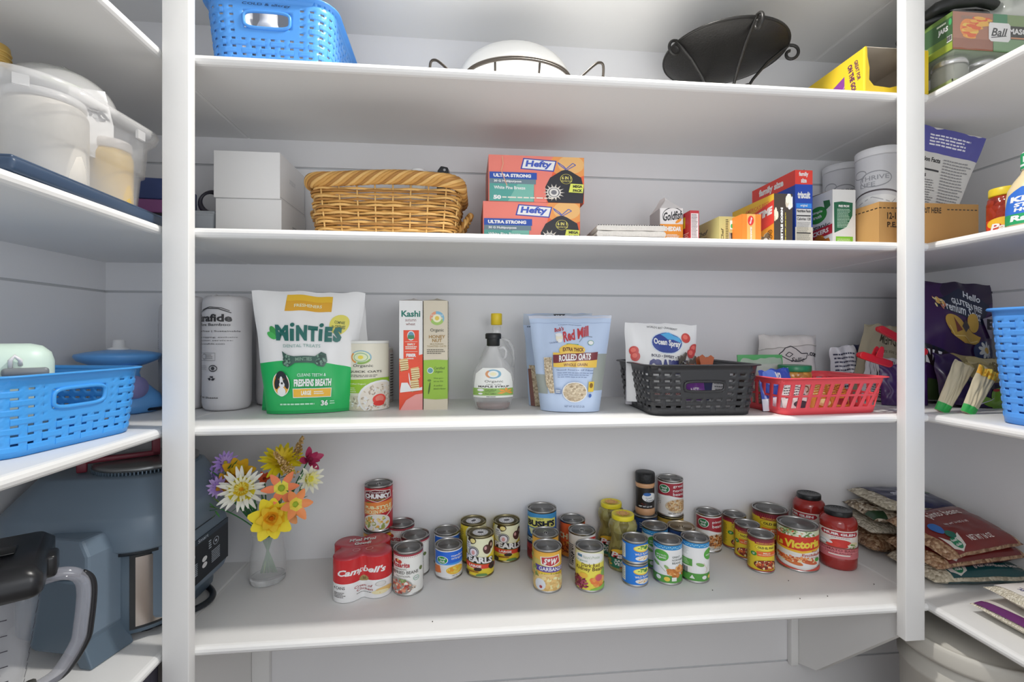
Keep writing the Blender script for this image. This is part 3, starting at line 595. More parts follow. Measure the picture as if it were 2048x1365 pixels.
# jars
def jar(name, label, px, prof, lidprof, lidcol, fill, z=SD, artfn=None, artr=None, yaw=0, lidart=None, glass=None, h=None, pos=None, wall=None, lab=None, flat=1.0, cat='jar'):
    """prof/lidprof: (radius fraction, height fraction)"""
    if pos: x, y, r, hh = pos
    else: x, y, r, hh = spot(*px, z)
    if h: hh = h
    T = thing(name, label, cat, (x, y, z), face(x, y)+radians(yaw))
    MB().lathe([(a*r, c*hh) for a, c in prof], fill, 36, sy=flat).build('glass_body', T)
    lo = MB().lathe([(a*r, c*hh) for a, c in lidprof], lidcol, 40, sy=flat).build('lid', T)
    if artfn:
        A = Art(-100, 0, 100, 100, step=4, smooth=True, rough=.4); artfn(A); rr, z0, z1 = artr
        MB().art(A, map_cyl(r*rr, z0*hh, z1*hh, sy=flat)).build('label', T)
    if lidart: lidart(lo, r, hh)
    return T, x, y, r, hh
def salsa(name, salt):
    m = bpy.data.materials.get(name)
    if m: return m
    g = grain(name, *salt, scale=55, rough=.12, stretch=(1, 1, .7)); return g
verde = salsa('green_salsa', ('#6b6337', '#837a45', '#8f8a58'))
def a_pace(A):
    A.rect(-100, 40, 100, 100, '#1e6b52'); A.ell(2, 22, 30, 24, '#d8a52c'); A.poly([(-30, 22), (34, 22), (34, 50), (-30, 50)], '#1b1712'); A.text('Pace', -28, 18, 30, 48, '#c02b32', .1, .2); A.text('Pace', -27, 17, 29, 47, '#ecd9d6', .03, .2)
    A.text('SALSA', -18, 54, 18, 68, '#dfe9e2', .04); A.text('VERDE', -20, 70, 22, 86, '#dfe9e2', .04); A.blobs(-34, 78, 10, 18, 20, 4, ['#b8392c', '#6f8f35', '#a8b24a', '#d08a35'], .6, 101); A.blobs(20, 95, 30, 5, 22, 4, ['#7fa03d', '#c5b04a', '#a03a2a'], .6, 102)
def pace_lid(T, r, h):
    A = Art(-50, -50, 50, 50); A.ell(0, 0, 26, 26, '#d8a04a', 20)
    for k in range(12): a = 2*pi*k/12; A.poly([(26*cos(a-.15), 26*sin(a-.15)), (40*cos(a), 40*sin(a)), (26*cos(a+.15), 26*sin(a+.15))], '#cf8a4a', .05)
    A.ring(0, 0, 18, 18, 3, '#a8604a'); q = r*.0148
    MB().art(A, lambda x, y, l: (x*q, -y*q, h+.0004+l*EPS)).build('lid_print', T)
pp = [(.80, 0), (.97, .015), (1, .05), (1, .30), (.96, .38), (.80, .50), (.77, .56), (.86, .66), (.97, .74), (.98, .80), (.88, .87), (.72, .905), (.70, .93)]
pl = [(.70, .915), (.765, .916), (.77, .925), (.77, .985), (.75, 1.0), (.70, 1.0), (.68, .995), (0, .995)]
YEL = M('#d6c22a', .35)
pace_art = (1.005, .05, .52)
def a_paceb(A): a_pace(A)
for lab_, px_ in (('salsa verde jar with yellow lid, front one of two', (1245.5, 1017, 1147, 58)), ('salsa verde jar with yellow lid, back one of two', (1222, 995, 1117, 54))):
    T, x, y, r, h = jar('salsa_jar', lab_, px_, pp, pl, YEL, verde, lidart=pace_lid)
    A = Art(-100, 0, 100, 100, step=4, smooth=True)
    a_pace(A)
    # label only wraps the front of the jar
    A.b = (-52, 0, 52, 100); MB().art(A, map_cyl(r*1.003, .07*h, .42*h)).build('label', T)
mg = M('#8a2420', .10, spec=.7); mg2 = [(.82, 0), (.95, .01), (1, .05), (1, .20), (.985, .22), (.985, .70), (1, .72), (1, .80), (.93, .86), (.80, .895), (.70, .905), (.70, .93)]
ml = [(.70, .915), (.735, .915), (.745, .925), (.745, .985), (.725, 1.0), (.68, 1.0), (.66, .996), (0, .996)]
def a_muir(A):
    A.rect(-100, 0, 100, 100, '#cfc6be'); A.poly([(-28, 4), (38, 4), (42, 13), (36, 21), (-26, 21), (-32, 13)], '#9e2430'); A.text('MUIR GLEN', -24, 8, 34, 17, '#ecdcd8', .05); A.rect(-14, 22, 26, 28, '#ebe3dc'); A.text('ORGANIC', -10, 23.5, 22, 26.8, '#7a2a2a', .02)
    A.ell(6, 46, 20, 15, '#b8302a'); A.ell(-8, 50, 14, 12, '#c23a30'); A.ell(-20, 42, 14, 6, '#e2dcd2', rot=25); A.ell(-26, 50, 9, 7, '#e6eee6'); A.ring(-26, 50, 9, 7, 1, '#3a7a58'); A.ell(30, 48, 10, 9, '#c9bd9c'); A.blobs(28, 52, 10, 7, 16, 3, ['#b9a77e', '#5b7a3a', '#e2dac4'], .7, 111)
    A.rect(-100, 60, 100, 64, '#7a4038'); A.rect(-100, 64, 100, 100, '#b8656a'); A.text('TOMATO BASIL', -30, 66, 34, 74, '#6f2730', .01); A.text('PASTA SAUCE', -20, 77, 26, 82, '#6f2730', .01); A.rect(-100, 76, 100, 77, '#d39a9c'); A.rect(-14, 85, 22, 89, '#e3cfc9'); A.copy_lines(-60, 8, -38, 90, 14, '#5a4d48')
BLK = M('#17191b', .3)
def mg_lid(T, r, h):
    A = Art(-50, -50, 50, 50)
    for k in range(16): a = 2*pi*k/16; A.rect(34*cos(a)-2, 34*sin(a)-1.5, 34*cos(a)+2, 34*sin(a)+1.5, '#8d9296', .02)
    A.ell(0, 6, 3, 3, '#8d9296'); q = r*.0128
    MB().art(A, lambda x, y, l: (x*q, -y*q, h+.0001+l*EPS)).build('lid_print', T)
for lab_, px_, yw in (('red pasta sauce jar with black lid, front one of two', (1676, 1009, 1142, 69), -3), ('red pasta sauce jar with black lid, back one of two', (1617.5, 979, 1105, 60), -45)):
    jar('sauce_jar', lab_, px_, mg2, ml, BLK, mg, artfn=a_muir, artr=(.988, .215, .70), yaw=yw, lidart=mg_lid)
# spice jar on a can
def a_spice(A):
    A.rect(-100, 0, 100, 100, '#1a1718'); A.ell(18, 45, 28, 22, '#d0d8e2'); A.ell(8, 30, 14, 8, '#2c5ea0'); A.text('Ground', 2, 44, 24, 50, '#3c4450'); A.text('Cumin', 4, 54, 32, 64, '#3c4450', .01); A.text('NET WT 2.5 OZ', -22, 86, 26, 93, '#d8d8d8', .03); A.blobs(-8, 78, 14, 5, 14, 3, ['#5a2a20', '#3a1a18'], .7, 121)
jar('spice_jar', 'spice jar with black cap and black label standing on a can', None, [(.9, 0), (1, .02), (1, .12), (.93, .16), (.93, .66), (.98, .70), (.98, .74), (.86, .77)],
    [(.9, .765), (.98, .77), (1, .78), (1, .975), (.96, 1.0), (0, 1.0)], M('#17181a', .45, bump=.6, bscale=300), M('#b98d68', .3), z=SD+sh_+.0006, artfn=a_spice, artr=(.945, .17, .66), pos=(sx_, sy_, sr_*.80, .118), yaw=0)
# ------------------------------------------------------------------ boxes, pouches, baskets
def carton(name, label, cat, cx, cy, z, w, d, h, rotz, col, front=None, left=None, right=None, top=None, bev=.0012, rough=.45, extra=None, group=None):
    """printed cardboard box standing at cx, cy (centre of its foot)"""
    b = MB(); b.box(-w/2, w/2, -d/2, d/2, 0, h, M(col, rough) if isinstance(col, str) else col, bev=bev)
    for fn, mp in ((front, map_front), (left, map_left), (right, map_right), (top, map_top)):
        if fn:
            A = Art(0, 0, 100, 100, rough=rough); fn(A); b.art(A, mp(w, h, d))
    if extra is None:
        o = b.build(name, loc=(cx, cy, z), rot=rotz); tag(o, label, cat, group); return o
    T = thing(name, label, cat, (cx, cy, z), rotz, group); b.build('box_body', T); extra(T, w, d, h); return T
def pxbox(xl, xr, ytop, Y, z):
    a = onY(xl, ytop, Y); c = onY(xr, ytop, Y); return (a.x+c.x)/2, c.x-a.x, a.z-z
def pouch(name, label, cat, loc, rot, w, h, depth, front, back='#cccccc', topw=1.0, botw=1.0, wr=.004, step=5, seed=0, rough=.35, powr=.7, sag=0.0, waist=0.0, extra=None, zoff=0, tip=0):
    def S(u, v, side, l=0):
        hw = w/2*(botw+(topw-botw)*v)*(1-waist*sin(pi*v))
        g = (max(0, 1-v**2.2))**powr*min(1, .75+.6*v); e = max(0, 1-abs(u)**2.6)**.75
        t = depth/2*g*e
        k = noise.noise(Vector((u*2.2+seed, v*2.6, side*3)))*wr+noise.noise(Vector((u*4.5+seed, v*4, side*7+2)))*wr*.4
        k *= min(1, (1-abs(u))*5)*.9+.1
        x = u*hw+noise.noise(Vector((v*4+seed, u, 9)))*wr*.8*v; zz = v*h+noise.noise(Vector((u*3+seed, 5, v)))*wr*.9*v-sag*u*u*v
        return Vector((x, side*(t+l*EPS)+k*min(1, v*6) if side < 0 else t+.0002+k*.4*min(1, v*6), zz+zoff))
    A = Art(0, 0, 100, 100, step=step/2, stepy=step/2, smooth=True, rough=rough); front(A)
    b = MB(); b.art(A, lambda x, y, l: S(x/50-1, 1-y/100, -1, l*2.2))
    n = 18; vs = [S(2*i/n-1, j/n, 1) for j in range(n+1) for i in range(n+1)]
    fs = [(j*(n+1)+i+1, j*(n+1)+i, (j+1)*(n+1)+i, (j+1)*(n+1)+i+1) for j in range(n) for i in range(n)]
    bm_ = M(back, rough) if isinstance(back, str) else back
    b.add(vs, fs, bm_, True)
    lo = [S(2*i/n-1, 0, -1, 0) for i in range(n+1)]+[S(1-2*i/n, 0, 1) for i in range(n+1)]
    b.add(lo, [list(range(len(lo)))], bm_)
    if extra is None: o = b.build(name, loc=loc, rot=rot); tag(o, label, cat); return o
    T = thing(name, label, cat, loc, rot); b.build('pouch', T); extra(T, S); return T
def rrect(w, d, cr):
    """perimeter sampler of a rounded rectangle: s in 0..L -> (x,y,nx,ny); starts at front centre going +x"""
    segs = []; sx, sy = w-2*cr, d-2*cr; arc = pi/2*cr
    L = 2*(sx+sy)+4*arc
    def f(s):
        s = s % L
        if s < sx/2: return (s, -d/2, 0, -1)
        s -= sx/2
        for k in range(4):
            a0 = -pi/2+k*pi/2; cx = (w/2-cr)*(1 if k in (0, 1) else -1); cy = (d/2-cr)*(-1 if k in (0, 3) else 1)
            if s < arc:
                a = a0+s/cr; return (cx+cr*cos(a), cy+cr*sin(a), cos(a), sin(a))
            s -= arc; ln = (sy, sx, sy, sx)[k]
            if s < ln:
                a = a0+pi/2; tx, ty = -sin(a), cos(a); return (cx+cr*cos(a)+tx*s, cy+cr*sin(a)+ty*s, cos(a), sin(a))
            s -= ln
        return (s-sx/2, -d/2, 0, -1)
    return f, L
def basket(name, label, w, d, h, loc, rotz, col, N=44, nv=8, fw=.42, fh=.3, taper=.88, cr=.03, v0=.1, v1=.88, handles=(), hw=.045, hv=(.62, .80), mg=.018, shear=0, rimw=.009, weave=True, pads=.0011, cat='basket', inner=None):
    mat = M(col, .35); mat2 = mat
    P, L = rrect(w, d, cr)
    def pos(s, v, off=0):
        x, y, nx, ny = P(s); k = taper+(1-taper)*v; return (x*k+nx*off, y*k+ny*off, .002+v*h)
    pitch = L/N; hs = []
    sx = w/2-cr; arc = pi/2*cr
    centers = {'front': 0.0, 'right': sx+arc+(d-2*cr)/2, 'back': L/2, 'left': L-(sx+arc+(d-2*cr)/2)}
    sb = set()
    for i in range(N):
        c = (i+.5)*pitch; sb.add(round(c-fw*pitch/2, 5)); sb.add(round(c+fw*pitch/2, 5)); sb.add(round(i*pitch, 5))
    vb = {0.0, 1.0}; dv = (v1-v0)/nv
    for j in range(nv): c = v0+(j+.5)*dv; vb.add(round(c-fh*dv/2, 5)); vb.add(round(c+fh*dv/2, 5)); vb.add(round(v0+j*dv, 5))
    vb.add(v0); vb.add(v1)
    for hn in handles:
        c = centers[hn]
        for q in (c-hw-mg, c-hw, c+hw, c+hw+mg, c-hw-mg*.5, c+hw+mg*.5): sb.add(round(q % L, 5))
        for q in hv: vb.add(q)
        vb.add(max(0, hv[0]-mg/h))
    sb = sorted(sb); vb = sorted(vb)
    b = MB(); ns = len(sb)
    vs = [pos(s+shear*v*h, v) for v in vb for s in sb]; fs = []
    def inh(s, v, grow):
        for hn in handles:
            c = centers[hn]; ds = abs((s-c+L/2) % L-L/2)
            if ds < hw+grow and hv[0]-grow/h < v < (hv[1] if grow == 0 else 1.1): return True
        return False
    for j in range(len(vb)-1):
        for i in range(ns):
            s0, s1 = sb[i], sb[(i+1) % ns]+(L if i == ns-1 else 0); s = (s0+s1)/2; v = (vb[j]+vb[j+1])/2
            fr = (s/pitch) % 1; q = ((v-v0)/dv) % 1; hole = abs(fr-.5) < fw/2 and abs(q-.5) < fh/2 and v0 < v < v1
            if inh(s, v, 0): continue
            if hole and not inh(s, v, mg): continue
            fs.append((j*ns+i, j*ns+(i+1) % ns, (j+1)*ns+(i+1) % ns, (j+1)*ns+i))
    b.add(vs, fs, mat, True)
    if weave:
        for i in range(N):
            for j in range(nv+1):
                if (i+j) % 2: continue
                sa, sz = (i-.5+fw/2)*pitch+.0004, (i+.5-fw/2)*pitch+pitch-.0004-pitch*(1-0)+pitch*0
                sa = i*pitch-(.5-fw/2)*pitch-fw*pitch; sz = i*pitch+(.5-fw/2)*pitch+fw*pitch
                va, vz = v0+(j-.5+fh/2)*dv+.06*dv, v0+(j+.5-fh/2)*dv-.06*dv
                vm = (va+vz)/2
                if va < .02 or vz > v1+.02 or any(inh(q, vm, mg+.006) for q in (sa, (sa+sz)/2, sz)): continue
                n = 5; q = []
                for k in range(n+1):
                    s = sa+(sz-sa)*k/n+shear*vm*h; o = pads*(0.2 if k in (0, n) else 1); q += [pos(s, va, .0004), pos(s, va+.1*dv, o+.0006), pos(s, vz-.1*dv, o+.0006), pos(s, vz, .0004)]
                b.add(q, [(4*k+m, 4*k+4+m, 4*k+5+m, 4*k+1+m) for k in range(n) for m in range(3)], mat, False)
    T = thing(name, label, cat, loc, rotz)
    o = b.build('woven_wall', T, solid=.0022)
    b = MB(); n = 96                                      # rolled rim
    prof = [(-.0015, 1-.05), (.001, 1-.012), (rimw, 1.0), (rimw+.001, 1.012), (rimw-.002, 1.02), (-.001, 1.018), (-.003, 1.0)]
    if taper > 1.2: prof = prof
    prof = [(.0012, 1-.075*.15/max(h, .05)), (.0014, .985), (rimw, .992), (rimw+.0015, 1.005), (rimw-.001, 1.018), (.001, 1.02), (-.0016, 1.008), (-.0016, .97)]
    vs = [pos(L*i/n, v, o_) for o_, v in prof for i in range(n)]
    b.add(vs, [(j*n+i, j*n+(i+1) % n, (j+1)*n+(i+1) % n, (j+1)*n+i) for j in range(len(prof)-1) for i in range(n)], mat, True); b.build('rim', T)
    b = MB()                                              # floor of the basket and foot ring
    lo = [pos(L*i/n, .0) for i in range(n)]; b.add([(x, y, .004) for x, y, z in lo]+[(x*.985, y*.985, 0) for x, y, z in lo], [list(range(n)), list(range(n, 2*n))[::-1]]+[(i+n, (i+1) % n+n, (i+1) % n, i) for i in range(n)], mat, True); b.build('base', T)
    for hn in handles:
        c = centers[hn]; pts = []; a_, v_ = hw, (hv[1]-hv[0])/2*h; rc = min(a_, v_)*.6; vc = (hv[0]+hv[1])/2
        for k in range(40):
            a = 2*pi*k/40; e = 4.0; px_ = math.copysign(abs(cos(a))**(2/e), cos(a))*a_; pz = math.copysign(abs(sin(a))**(2/e), sin(a))*v_
            pts.append(pos(c+px_, vc+pz/h, .0012))
        MB().tube(pts, .0034, mat, 8, True).build('handle_rim', o)
    return T
# ---- shelf C: things standing on the third shelf
def floorY(px, py, z=SCC): return onZ(px, py, z)[0]
# paper towel rolls
def towel_roll(label, xc, ybot, w, ytop, art=None, yaw=0, z=SCC, pos=None):
    x, y, r, h = spot(xc, ytop, ybot, w, z) if not pos else pos
    T = thing('paper_towel_roll', label, 'paper towel', (x, y, z), face(x, y)+radians(yaw))
    wm = paint('roll_wrap', '#d8d6d8', .45, .02, 20)
    prof = [(r*.2, .004), (r*.55, .001), (r*.86, .002), (r*.96, .008), (r, .02), (r*1.005, h*.3), (r, h*.6), (r*1.004, h*.85), (r, h-.016), (r*.95, h-.005), (r*.8, h), (r*.45, h-.003), (r*.2, h-.012), (0, h-.013)]
    b = MB(); b.lathe(prof, wm, 48)
    vs = [(x_+noise.noise(Vector((x_*30, y_*30, z_*18)))*.0016*x_/r, y_+noise.noise(Vector((x_*30, y_*30, z_*18)))*.0016*y_/r, z_) for x_, y_, z_ in b.v]; b.v = vs
    if art:
        A = Art(-100, 0, 100, 100, step=4, smooth=True); art(A); b.art(A, map_cyl(r*1.011, .02, h-.02))
    b.build('wrapped_roll', T)
    b = MB(); r_ = random.Random(3)
    for k in range(7):                                     # crumpled film on top
        a = 2*pi*k/7; b.tube([(r*.25*cos(a), r*.25*sin(a), h-.004), (r*.6*cos(a+.4), r*.6*sin(a+.4), h+.001+.003*r_.random()), (r*.88*cos(a+.5), r*.88*sin(a+.5), h-.003)], .0016, wm, 6)
    b.build('film_folds', T)
    return x, y, r, h
def a_roll(A):
    A.text('Purafide', -54, 10.5, 9, 18.2, '#2b2a2c', .035); A.line([(-40, 8.5), (-24, 4.8), (-8, 5.2), (8, 9.2)], .9, '#2b2a2c'); A.line([(-36, 6.6), (-20, 3.4), (-4, 4.4), (6, 7.2)], .7, '#2b2a2c'); A.text('100% Pure Bamboo', -62, 19.6, 7, 22.4, '#3a393b', .012)
    A.text('Chemical Free | Sustainable', -64, 26.8, 20, 28.9, '#4a494b', .01); A.text('plastic-free shipping, exclusive', -66, 33.0, 16, 34.8, '#5a595b'); A.text('subscription services:', -56, 36.2, 10, 38, '#5a595b'); A.text('www.purafide.com', -50, 39.6, 0, 41.4, '#4a494b', .01)
    A.ring(-30, 53, 5, 3, 1, '#8a898b'); A.line([(-40, 49.5), (-12, 49.5), (-12, 57), (-40, 57), (-40, 49.5)], .5, '#8a898b'); A.copy_lines(-27, 51, -15, 56, 3, '#8a898b', .5)
    A.ring(-15, 64.8, 6, 3.4, 1, '#3a393b'); A.ell(-15, 64.8, 2.4, 1.8, '#3a393b'); A.copy_lines(-38, 62, -24, 67, 4, '#8a898b', .4)
    for k in range(3):
        a = 2*pi*k/3-pi/2; A.poly([(-17+5.5*cos(a-.5), 74.8+2.6*sin(a-.5)), (-17+5.5*cos(a+.5), 74.8+2.6*sin(a+.5)), (-17+2.6*cos(a+1.2), 74.8+1.5*sin(a+1.2)), (-17+2*cos(a-.8), 74.8+1.2*sin(a-.8))], '#2b2a2c')
    A.text('24 Rolls | 90 Sheets', -64, 93, -8, 95.4, '#3a393b', .015)
towel_roll('white wrapped paper towel roll with black print beside green treat bag', 455, 824, 91, 597, a_roll, yaw=-6)
towel_roll('plain white paper towel roll half hidden behind the left post', 372, 822, 70, 596)
xk, yk = -.50, 1.305
towel_roll('paper towel roll at the back behind the printed one', 0, 0, 0, 0, lambda A: (A.text('Purafide', -6, 20, 40, 40, '#2b2a2c', .02, rot=-90), A.text('90', 10, 70, 34, 76, '#2b2a2c', .02)), pos=(-.505, 1.318, .046, .262))
towel_roll('paper towel roll standing left of the left post', 0, 0, 0, 0, lambda A: (A.text('purafide', -70, 22, -40, 34, '#2b2a2c', .02, rot=-90), A.text('Sheets', -65, 50, -45, 58, '#2b2a2c', .02)), pos=(-.760, 1.328, .036, .262))
# dental treat pouches
def a_mint(A):
    A.rect(0, 0, 100, 100, '#d6d4d6'); n = 16
    A.poly([(0, 64)]+[(100*i/n, 60.5-3*sin(pi*i/n)+6*(i/n)**2-1.5) for i in range(n+1)]+[(100, 66), (100, 100), (0, 100)], '#21a256'); A.rect(0, 97.5, 100, 100, '#1b8f4c')
    A.poly([(31, 3), (70.5, 4), (70, 17), (28, 16.5)], '#c9962a'); A.poly([(31, 3), (70.5, 4), (70, 9), (30, 8)], '#dba82f'); A.text('FRESHENERS', 36.5, 11, 61, 13.6, '#ead9ae', .02)
    A.ell(79, 27.5, 9.5, 8.4, '#c6bd52'); A.text('COMPARE', 74, 24.5, 84, 27, '#3b4a22', .02, slope=.12); A.text('to GREENIES', 72, 28, 85, 31, '#3b4a22', .02, slope=.12)
    A.ell(16.5, 34.5, 3, 5.5, '#2f8a3f', rot=-25); A.ell(14.5, 37, 2.4, 4.6, '#3da14e', rot=-60)
    for i, (ch, a, c, sm) in enumerate((('M', 18.5, 31, 0), ('i', 32.5, 37.5, 1), ('N', 38.5, 49, 0), ('T', 49.8, 59, 0), ('i', 60, 64.6, 1), ('E', 65.8, 73.2, 0), ('S', 74, 82.5, 0))):
        if sm: A.poly([(a+.2, 31), (c-.9, 31.4), (c-1.1, 41.2), (a, 41)], '#175c55'); A.ell((a+c)/2, 28.0, 2.1, 1.7, '#175c55')
        else: A.text(ch, a, 28.2+i*.25, c, 41.0+i*.2, '#175c55', .07)
    A.text('DENTAL TREATS', 25.5, 44, 62, 46.5, '#6f9690', .0)
    A.poly([(24, 49.5), (29, 52.5), (36, 53.5), (57, 53.5), (63, 50), (68, 52), (69.5, 58), (66, 62.5), (60, 61.5), (56, 59.2), (37, 58.8), (30, 62.4), (25, 61), (25.5, 56)], '#35534a')
    A.blobs(29, 56.5, 4, 4.5, 26, 1.3, ['#4f7264', '#2a443c', '#6b8a78'], .7, 201); A.blobs(63, 56.5, 5, 4.5, 30, 1.3, ['#4f7264', '#2a443c', '#6b8a78'], .7, 202); A.text('MINTIES', 37.5, 54.6, 54, 57.4, '#6b8a78', .03)
    A.ell(21.5, 76, 9.2, 9.6, '#d8ecd8'); A.ell(21.5, 76, 8.3, 8.9, '#e09a3a'); A.ell(22, 72, 6, 6.5, '#1d2024'); A.ell(17, 75, 2.6, 5, '#1d2024', rot=15); A.ell(27, 75, 2.6, 5, '#1d2024', rot=-15); A.ell(22, 74, 1.8, 4.2, '#d9d6d3'); A.ell(22.3, 76.4, 3, 2.3, '#d9d6d3'); A.ell(22.5, 75.3, 1.2, .9, '#1d2024'); A.ell(21.5, 82, 4.5, 3.8, '#e0dedb'); A.ell(19.5, 72, .7, .6, '#7a4a2a'); A.ell(24.8, 72, .7, .6, '#7a4a2a')
    A.text('CLEANS TEETH &', 39, 67.5, 69, 70, '#bfe8cb', .01); A.text('FRESHENS BREATH', 35.5, 72, 75, 78, '#e4f6e8', .045); A.rect(34, 79.5, 76, 87, '#d8edd0'); A.rect(34.6, 80, 75.4, 86.5, '#d6a02e'); A.text('LARGE', 43, 81.4, 54, 85, '#f2e6c6', .05); A.copy_lines(57, 82, 69, 85, 2, '#f2e6c6', .5)
    A.copy_lines(19, 91.5, 60, 93, 1, '#a8dcb8', .8); A.text('36', 65, 89.5, 73, 94, '#eefaf0', .04); A.copy_lines(75, 90, 81, 93.6, 2, '#a8dcb8', .45)
P = floorY(612, 831); yc_ = P.y; w_ = 227*P.length/1; 
Q = P.x*sin(PSI)+P.y*cos(PSI)
k_ = Q/FPX
pouch('treat_pouch', 'white and green dental treat pouch standing in front of its twin', 'pet treat bag', (P.x-.006, P.y+.045, SCC+.0008), (radians(-2), 0, face(P.x, P.y)*.6), 226*k_*.98, 248*k_*1.01, .075, a_mint, '#d2d0d2', topw=1.0, botw=.73, wr=.005, seed=2)
pouch('treat_pouch', 'green treat pouch mostly hidden behind the front one', 'pet treat bag', (P.x-.004, P.y+.105, SCC+.0008), (0, 0, face(P.x, P.y)*.6), 226*k_*1.02, 232*k_, .03, a_mint, '#d2d0d2', topw=.84, botw=.97, wr=.005, seed=5)
# oat canisters
def a_oats(A):
    A.rect(-100, 0, 100, 100, '#cbc7b7'); A.ell(-10, 20, 16, 10.5, '#7fa3b0'); A.ell(-10, 20, 13.8, 9, '#cbd3b0'); A.ring(-10, 20, 16, 10.5, 3, '#c58a4a', 10, 120, 220); A.ring(-10, 20, 16, 10.5, 3, '#7fa050', 10, 20, 110); A.ring(-10, 20, 11, 7, 1.5, '#8fae8a'); A.ell(-10, 20, 4, 2.8, '#d9c24a')
    A.text('Organic', -22, 30.5, 8, 36, '#5f6058', .015); A.text('QUICK OATS', -30, 40, 22, 44, '#4d4a42', .02); A.copy_lines(-28, 46.5, 20, 51, 2, '#77746a', .5)
    A.poly([(-100, 54), (-40, 55), (20, 51.5), (60, 52), (100, 54), (100, 74), (-100, 74)], '#85ab2c'); A.text('Certified Organic', -30, 59, -2, 61.6, '#dfe8c4'); A.copy_lines(-34, 66, -14, 77, 4, '#dfe8c4', .3)
    A.rect(-100, 78, 100, 100, '#b9b2a0'); A.blobs(-30, 90, 26, 9, 60, 2.6, ['#d8d0bd', '#8f8874', '#c4bba5', '#eae5d6'], .5, 211)
    A.ell(22, 82, 36, 27, '#e4dfd5'); A.ell(22, 83, 33, 25, '#cfc8bd'); A.blobs(22, 83, 30, 22, 150, 2.4, ['#e8e3d8', '#d8d0c3', '#b5a896', '#f0ece4', '#9d8f80'], .5, 212)
    A.ell(18, 84, 11, 8, '#d8453c'); A.ell(18, 83, 7, 5, '#e8766a'); A.ell(17, 90, 9, 4, '#c9352f')
def canister(label, px, art, yaw=0, pos=None, lid='#d8d5cc'):
    x, y, r, h = spot(*px, SCC) if not pos else pos
    T = thing('oat_canister', label, 'canister', (x, y, SCC), face(x, y)+radians(yaw))
    MB().lathe([(r*.96, 0), (r, .001), (r, h-.006), (r*.97, h-.005)], M('#cbc7b7', .5), 48).build('body', T)
    MB().lathe([(r*1.012, h-.007), (r*1.015, h-.001), (r*.98, h), (r*.94, h-.002), (0, h-.002)], M(lid, .35), 48).build('lid', T)
    A = Art(-100, 0, 100, 100, step=4, smooth=True); art(A); MB().art(A, map_cyl(r, .002, h-.008)).build('label', T)
    return x, y, r, h
cx_, cy_, cr_, ch_ = canister('beige and lime quick oats canister with oatmeal bowl picture', (735, 681, 823, 83), a_oats)
canister('canister half hidden behind the quick oats, showing nutrition print', None, lambda A: (A.rect(-100, 0, 100, 100, '#c4b9b3'), A.rect(26, 5, 60, 95, '#d6d1cd'), A.copy_lines(28, 8, 56, 92, 16, '#5a4a4a', .5)), pos=(onY(760, 700, 1.33).x, 1.332, .034, .150))
# tall cereal boxes
def flaps(col, inner='#2b2a28'):
    def f(T, w, d, h):
        m = M(col, .5); b = MB(); b.add([(-w/2, -d/2, h), (w/2, -d/2, h), (w*.05, -d*.1, h+.010), (-w/2, -d*.1, h+.004)], [(0, 1, 2, 3)], m)
        b.add([(-w/2, d/2, h), (w/2, d/2, h), (w/2, d*.05, h+.006), (0, 0, h+.013), (-w/2, d*.1, h+.005)], [(0, 1, 2, 3, 4)][::1], m); b.build('top_flap', T, solid=.0008)
        MB().box(-w/2+.001, w/2-.001, -d/2+.001, d/2-.001, h-.001, h+.0006, M(inner, .8)).build('opening', T)
    return f
def a_kashi(A):
    A.rect(0, 0, 100, 100, '#d6d1d0'); A.text('Kashi', 9, 9, 90, 12.8+2, '#1e6b5e', .035); A.text('autumn', 26, 16.5, 72, 19, '#7d4f4d', .0); A.text('wheat', 28, 20, 68, 22.5, '#7d4f4d')
    A.rect(18, 27, 84, 55, '#d0482e'); A.ell(50, 32, 16, 4.4, '#d7e0e2'); A.ell(50, 32, 13, 3.5, '#5a8aa0'); A.rect(36, 31.7, 64, 35, '#3f7a55'); A.text('SIMPLY', 34, 39, 68, 41, '#f0cfc4', .03); A.copy_lines(26, 41.8, 78, 45, 2, '#f0cfc4', .6); A.text('FIBER', 30, 48.5, 72, 51.5, '#f2dad2', .05); A.copy_lines(32, 52.6, 70, 53.6, 1, '#f0cfc4', .9); A.rect(24, 46.5, 78, 46.8, '#f0cfc4'); A.rect(24, 37.4, 78, 37.7, '#f0cfc4')
    A.poly([(84, 50), (100, 49), (100, 100), (0, 100), (0, 53), (18, 54), (84, 55)], '#d0482e')
    for cx, cy, rr in ((20, 59, -20), (68, 67, 15), (66, 78, 35)):
        A.poly([(cx-20, cy-5), (cx+14, cy-6.5), (cx+22, cy+3), (cx-12, cy+6)], '#c9a06a')
        for k in range(5): A.line([(cx-18+k*.6, cy-3.5+k*2), (cx+18, cy-4.4+k*2)], .7, '#e6d2a8'); A.line([(cx-16, cy-2.6+k*2), (cx+18, cy-3.5+k*2)], .4, '#7a5228')
    A.poly([(4, 82), (10, 75), (36, 75), (52, 81), (84, 80), (98, 79), (98, 82), (4, 84)], '#d9d4d2'); A.ell(44, 72, 7, 1.8, '#d9d4d2', rot=60); A.poly([(4, 100), (30, 91), (70, 86), (100, 85), (100, 100)], '#e0908c')
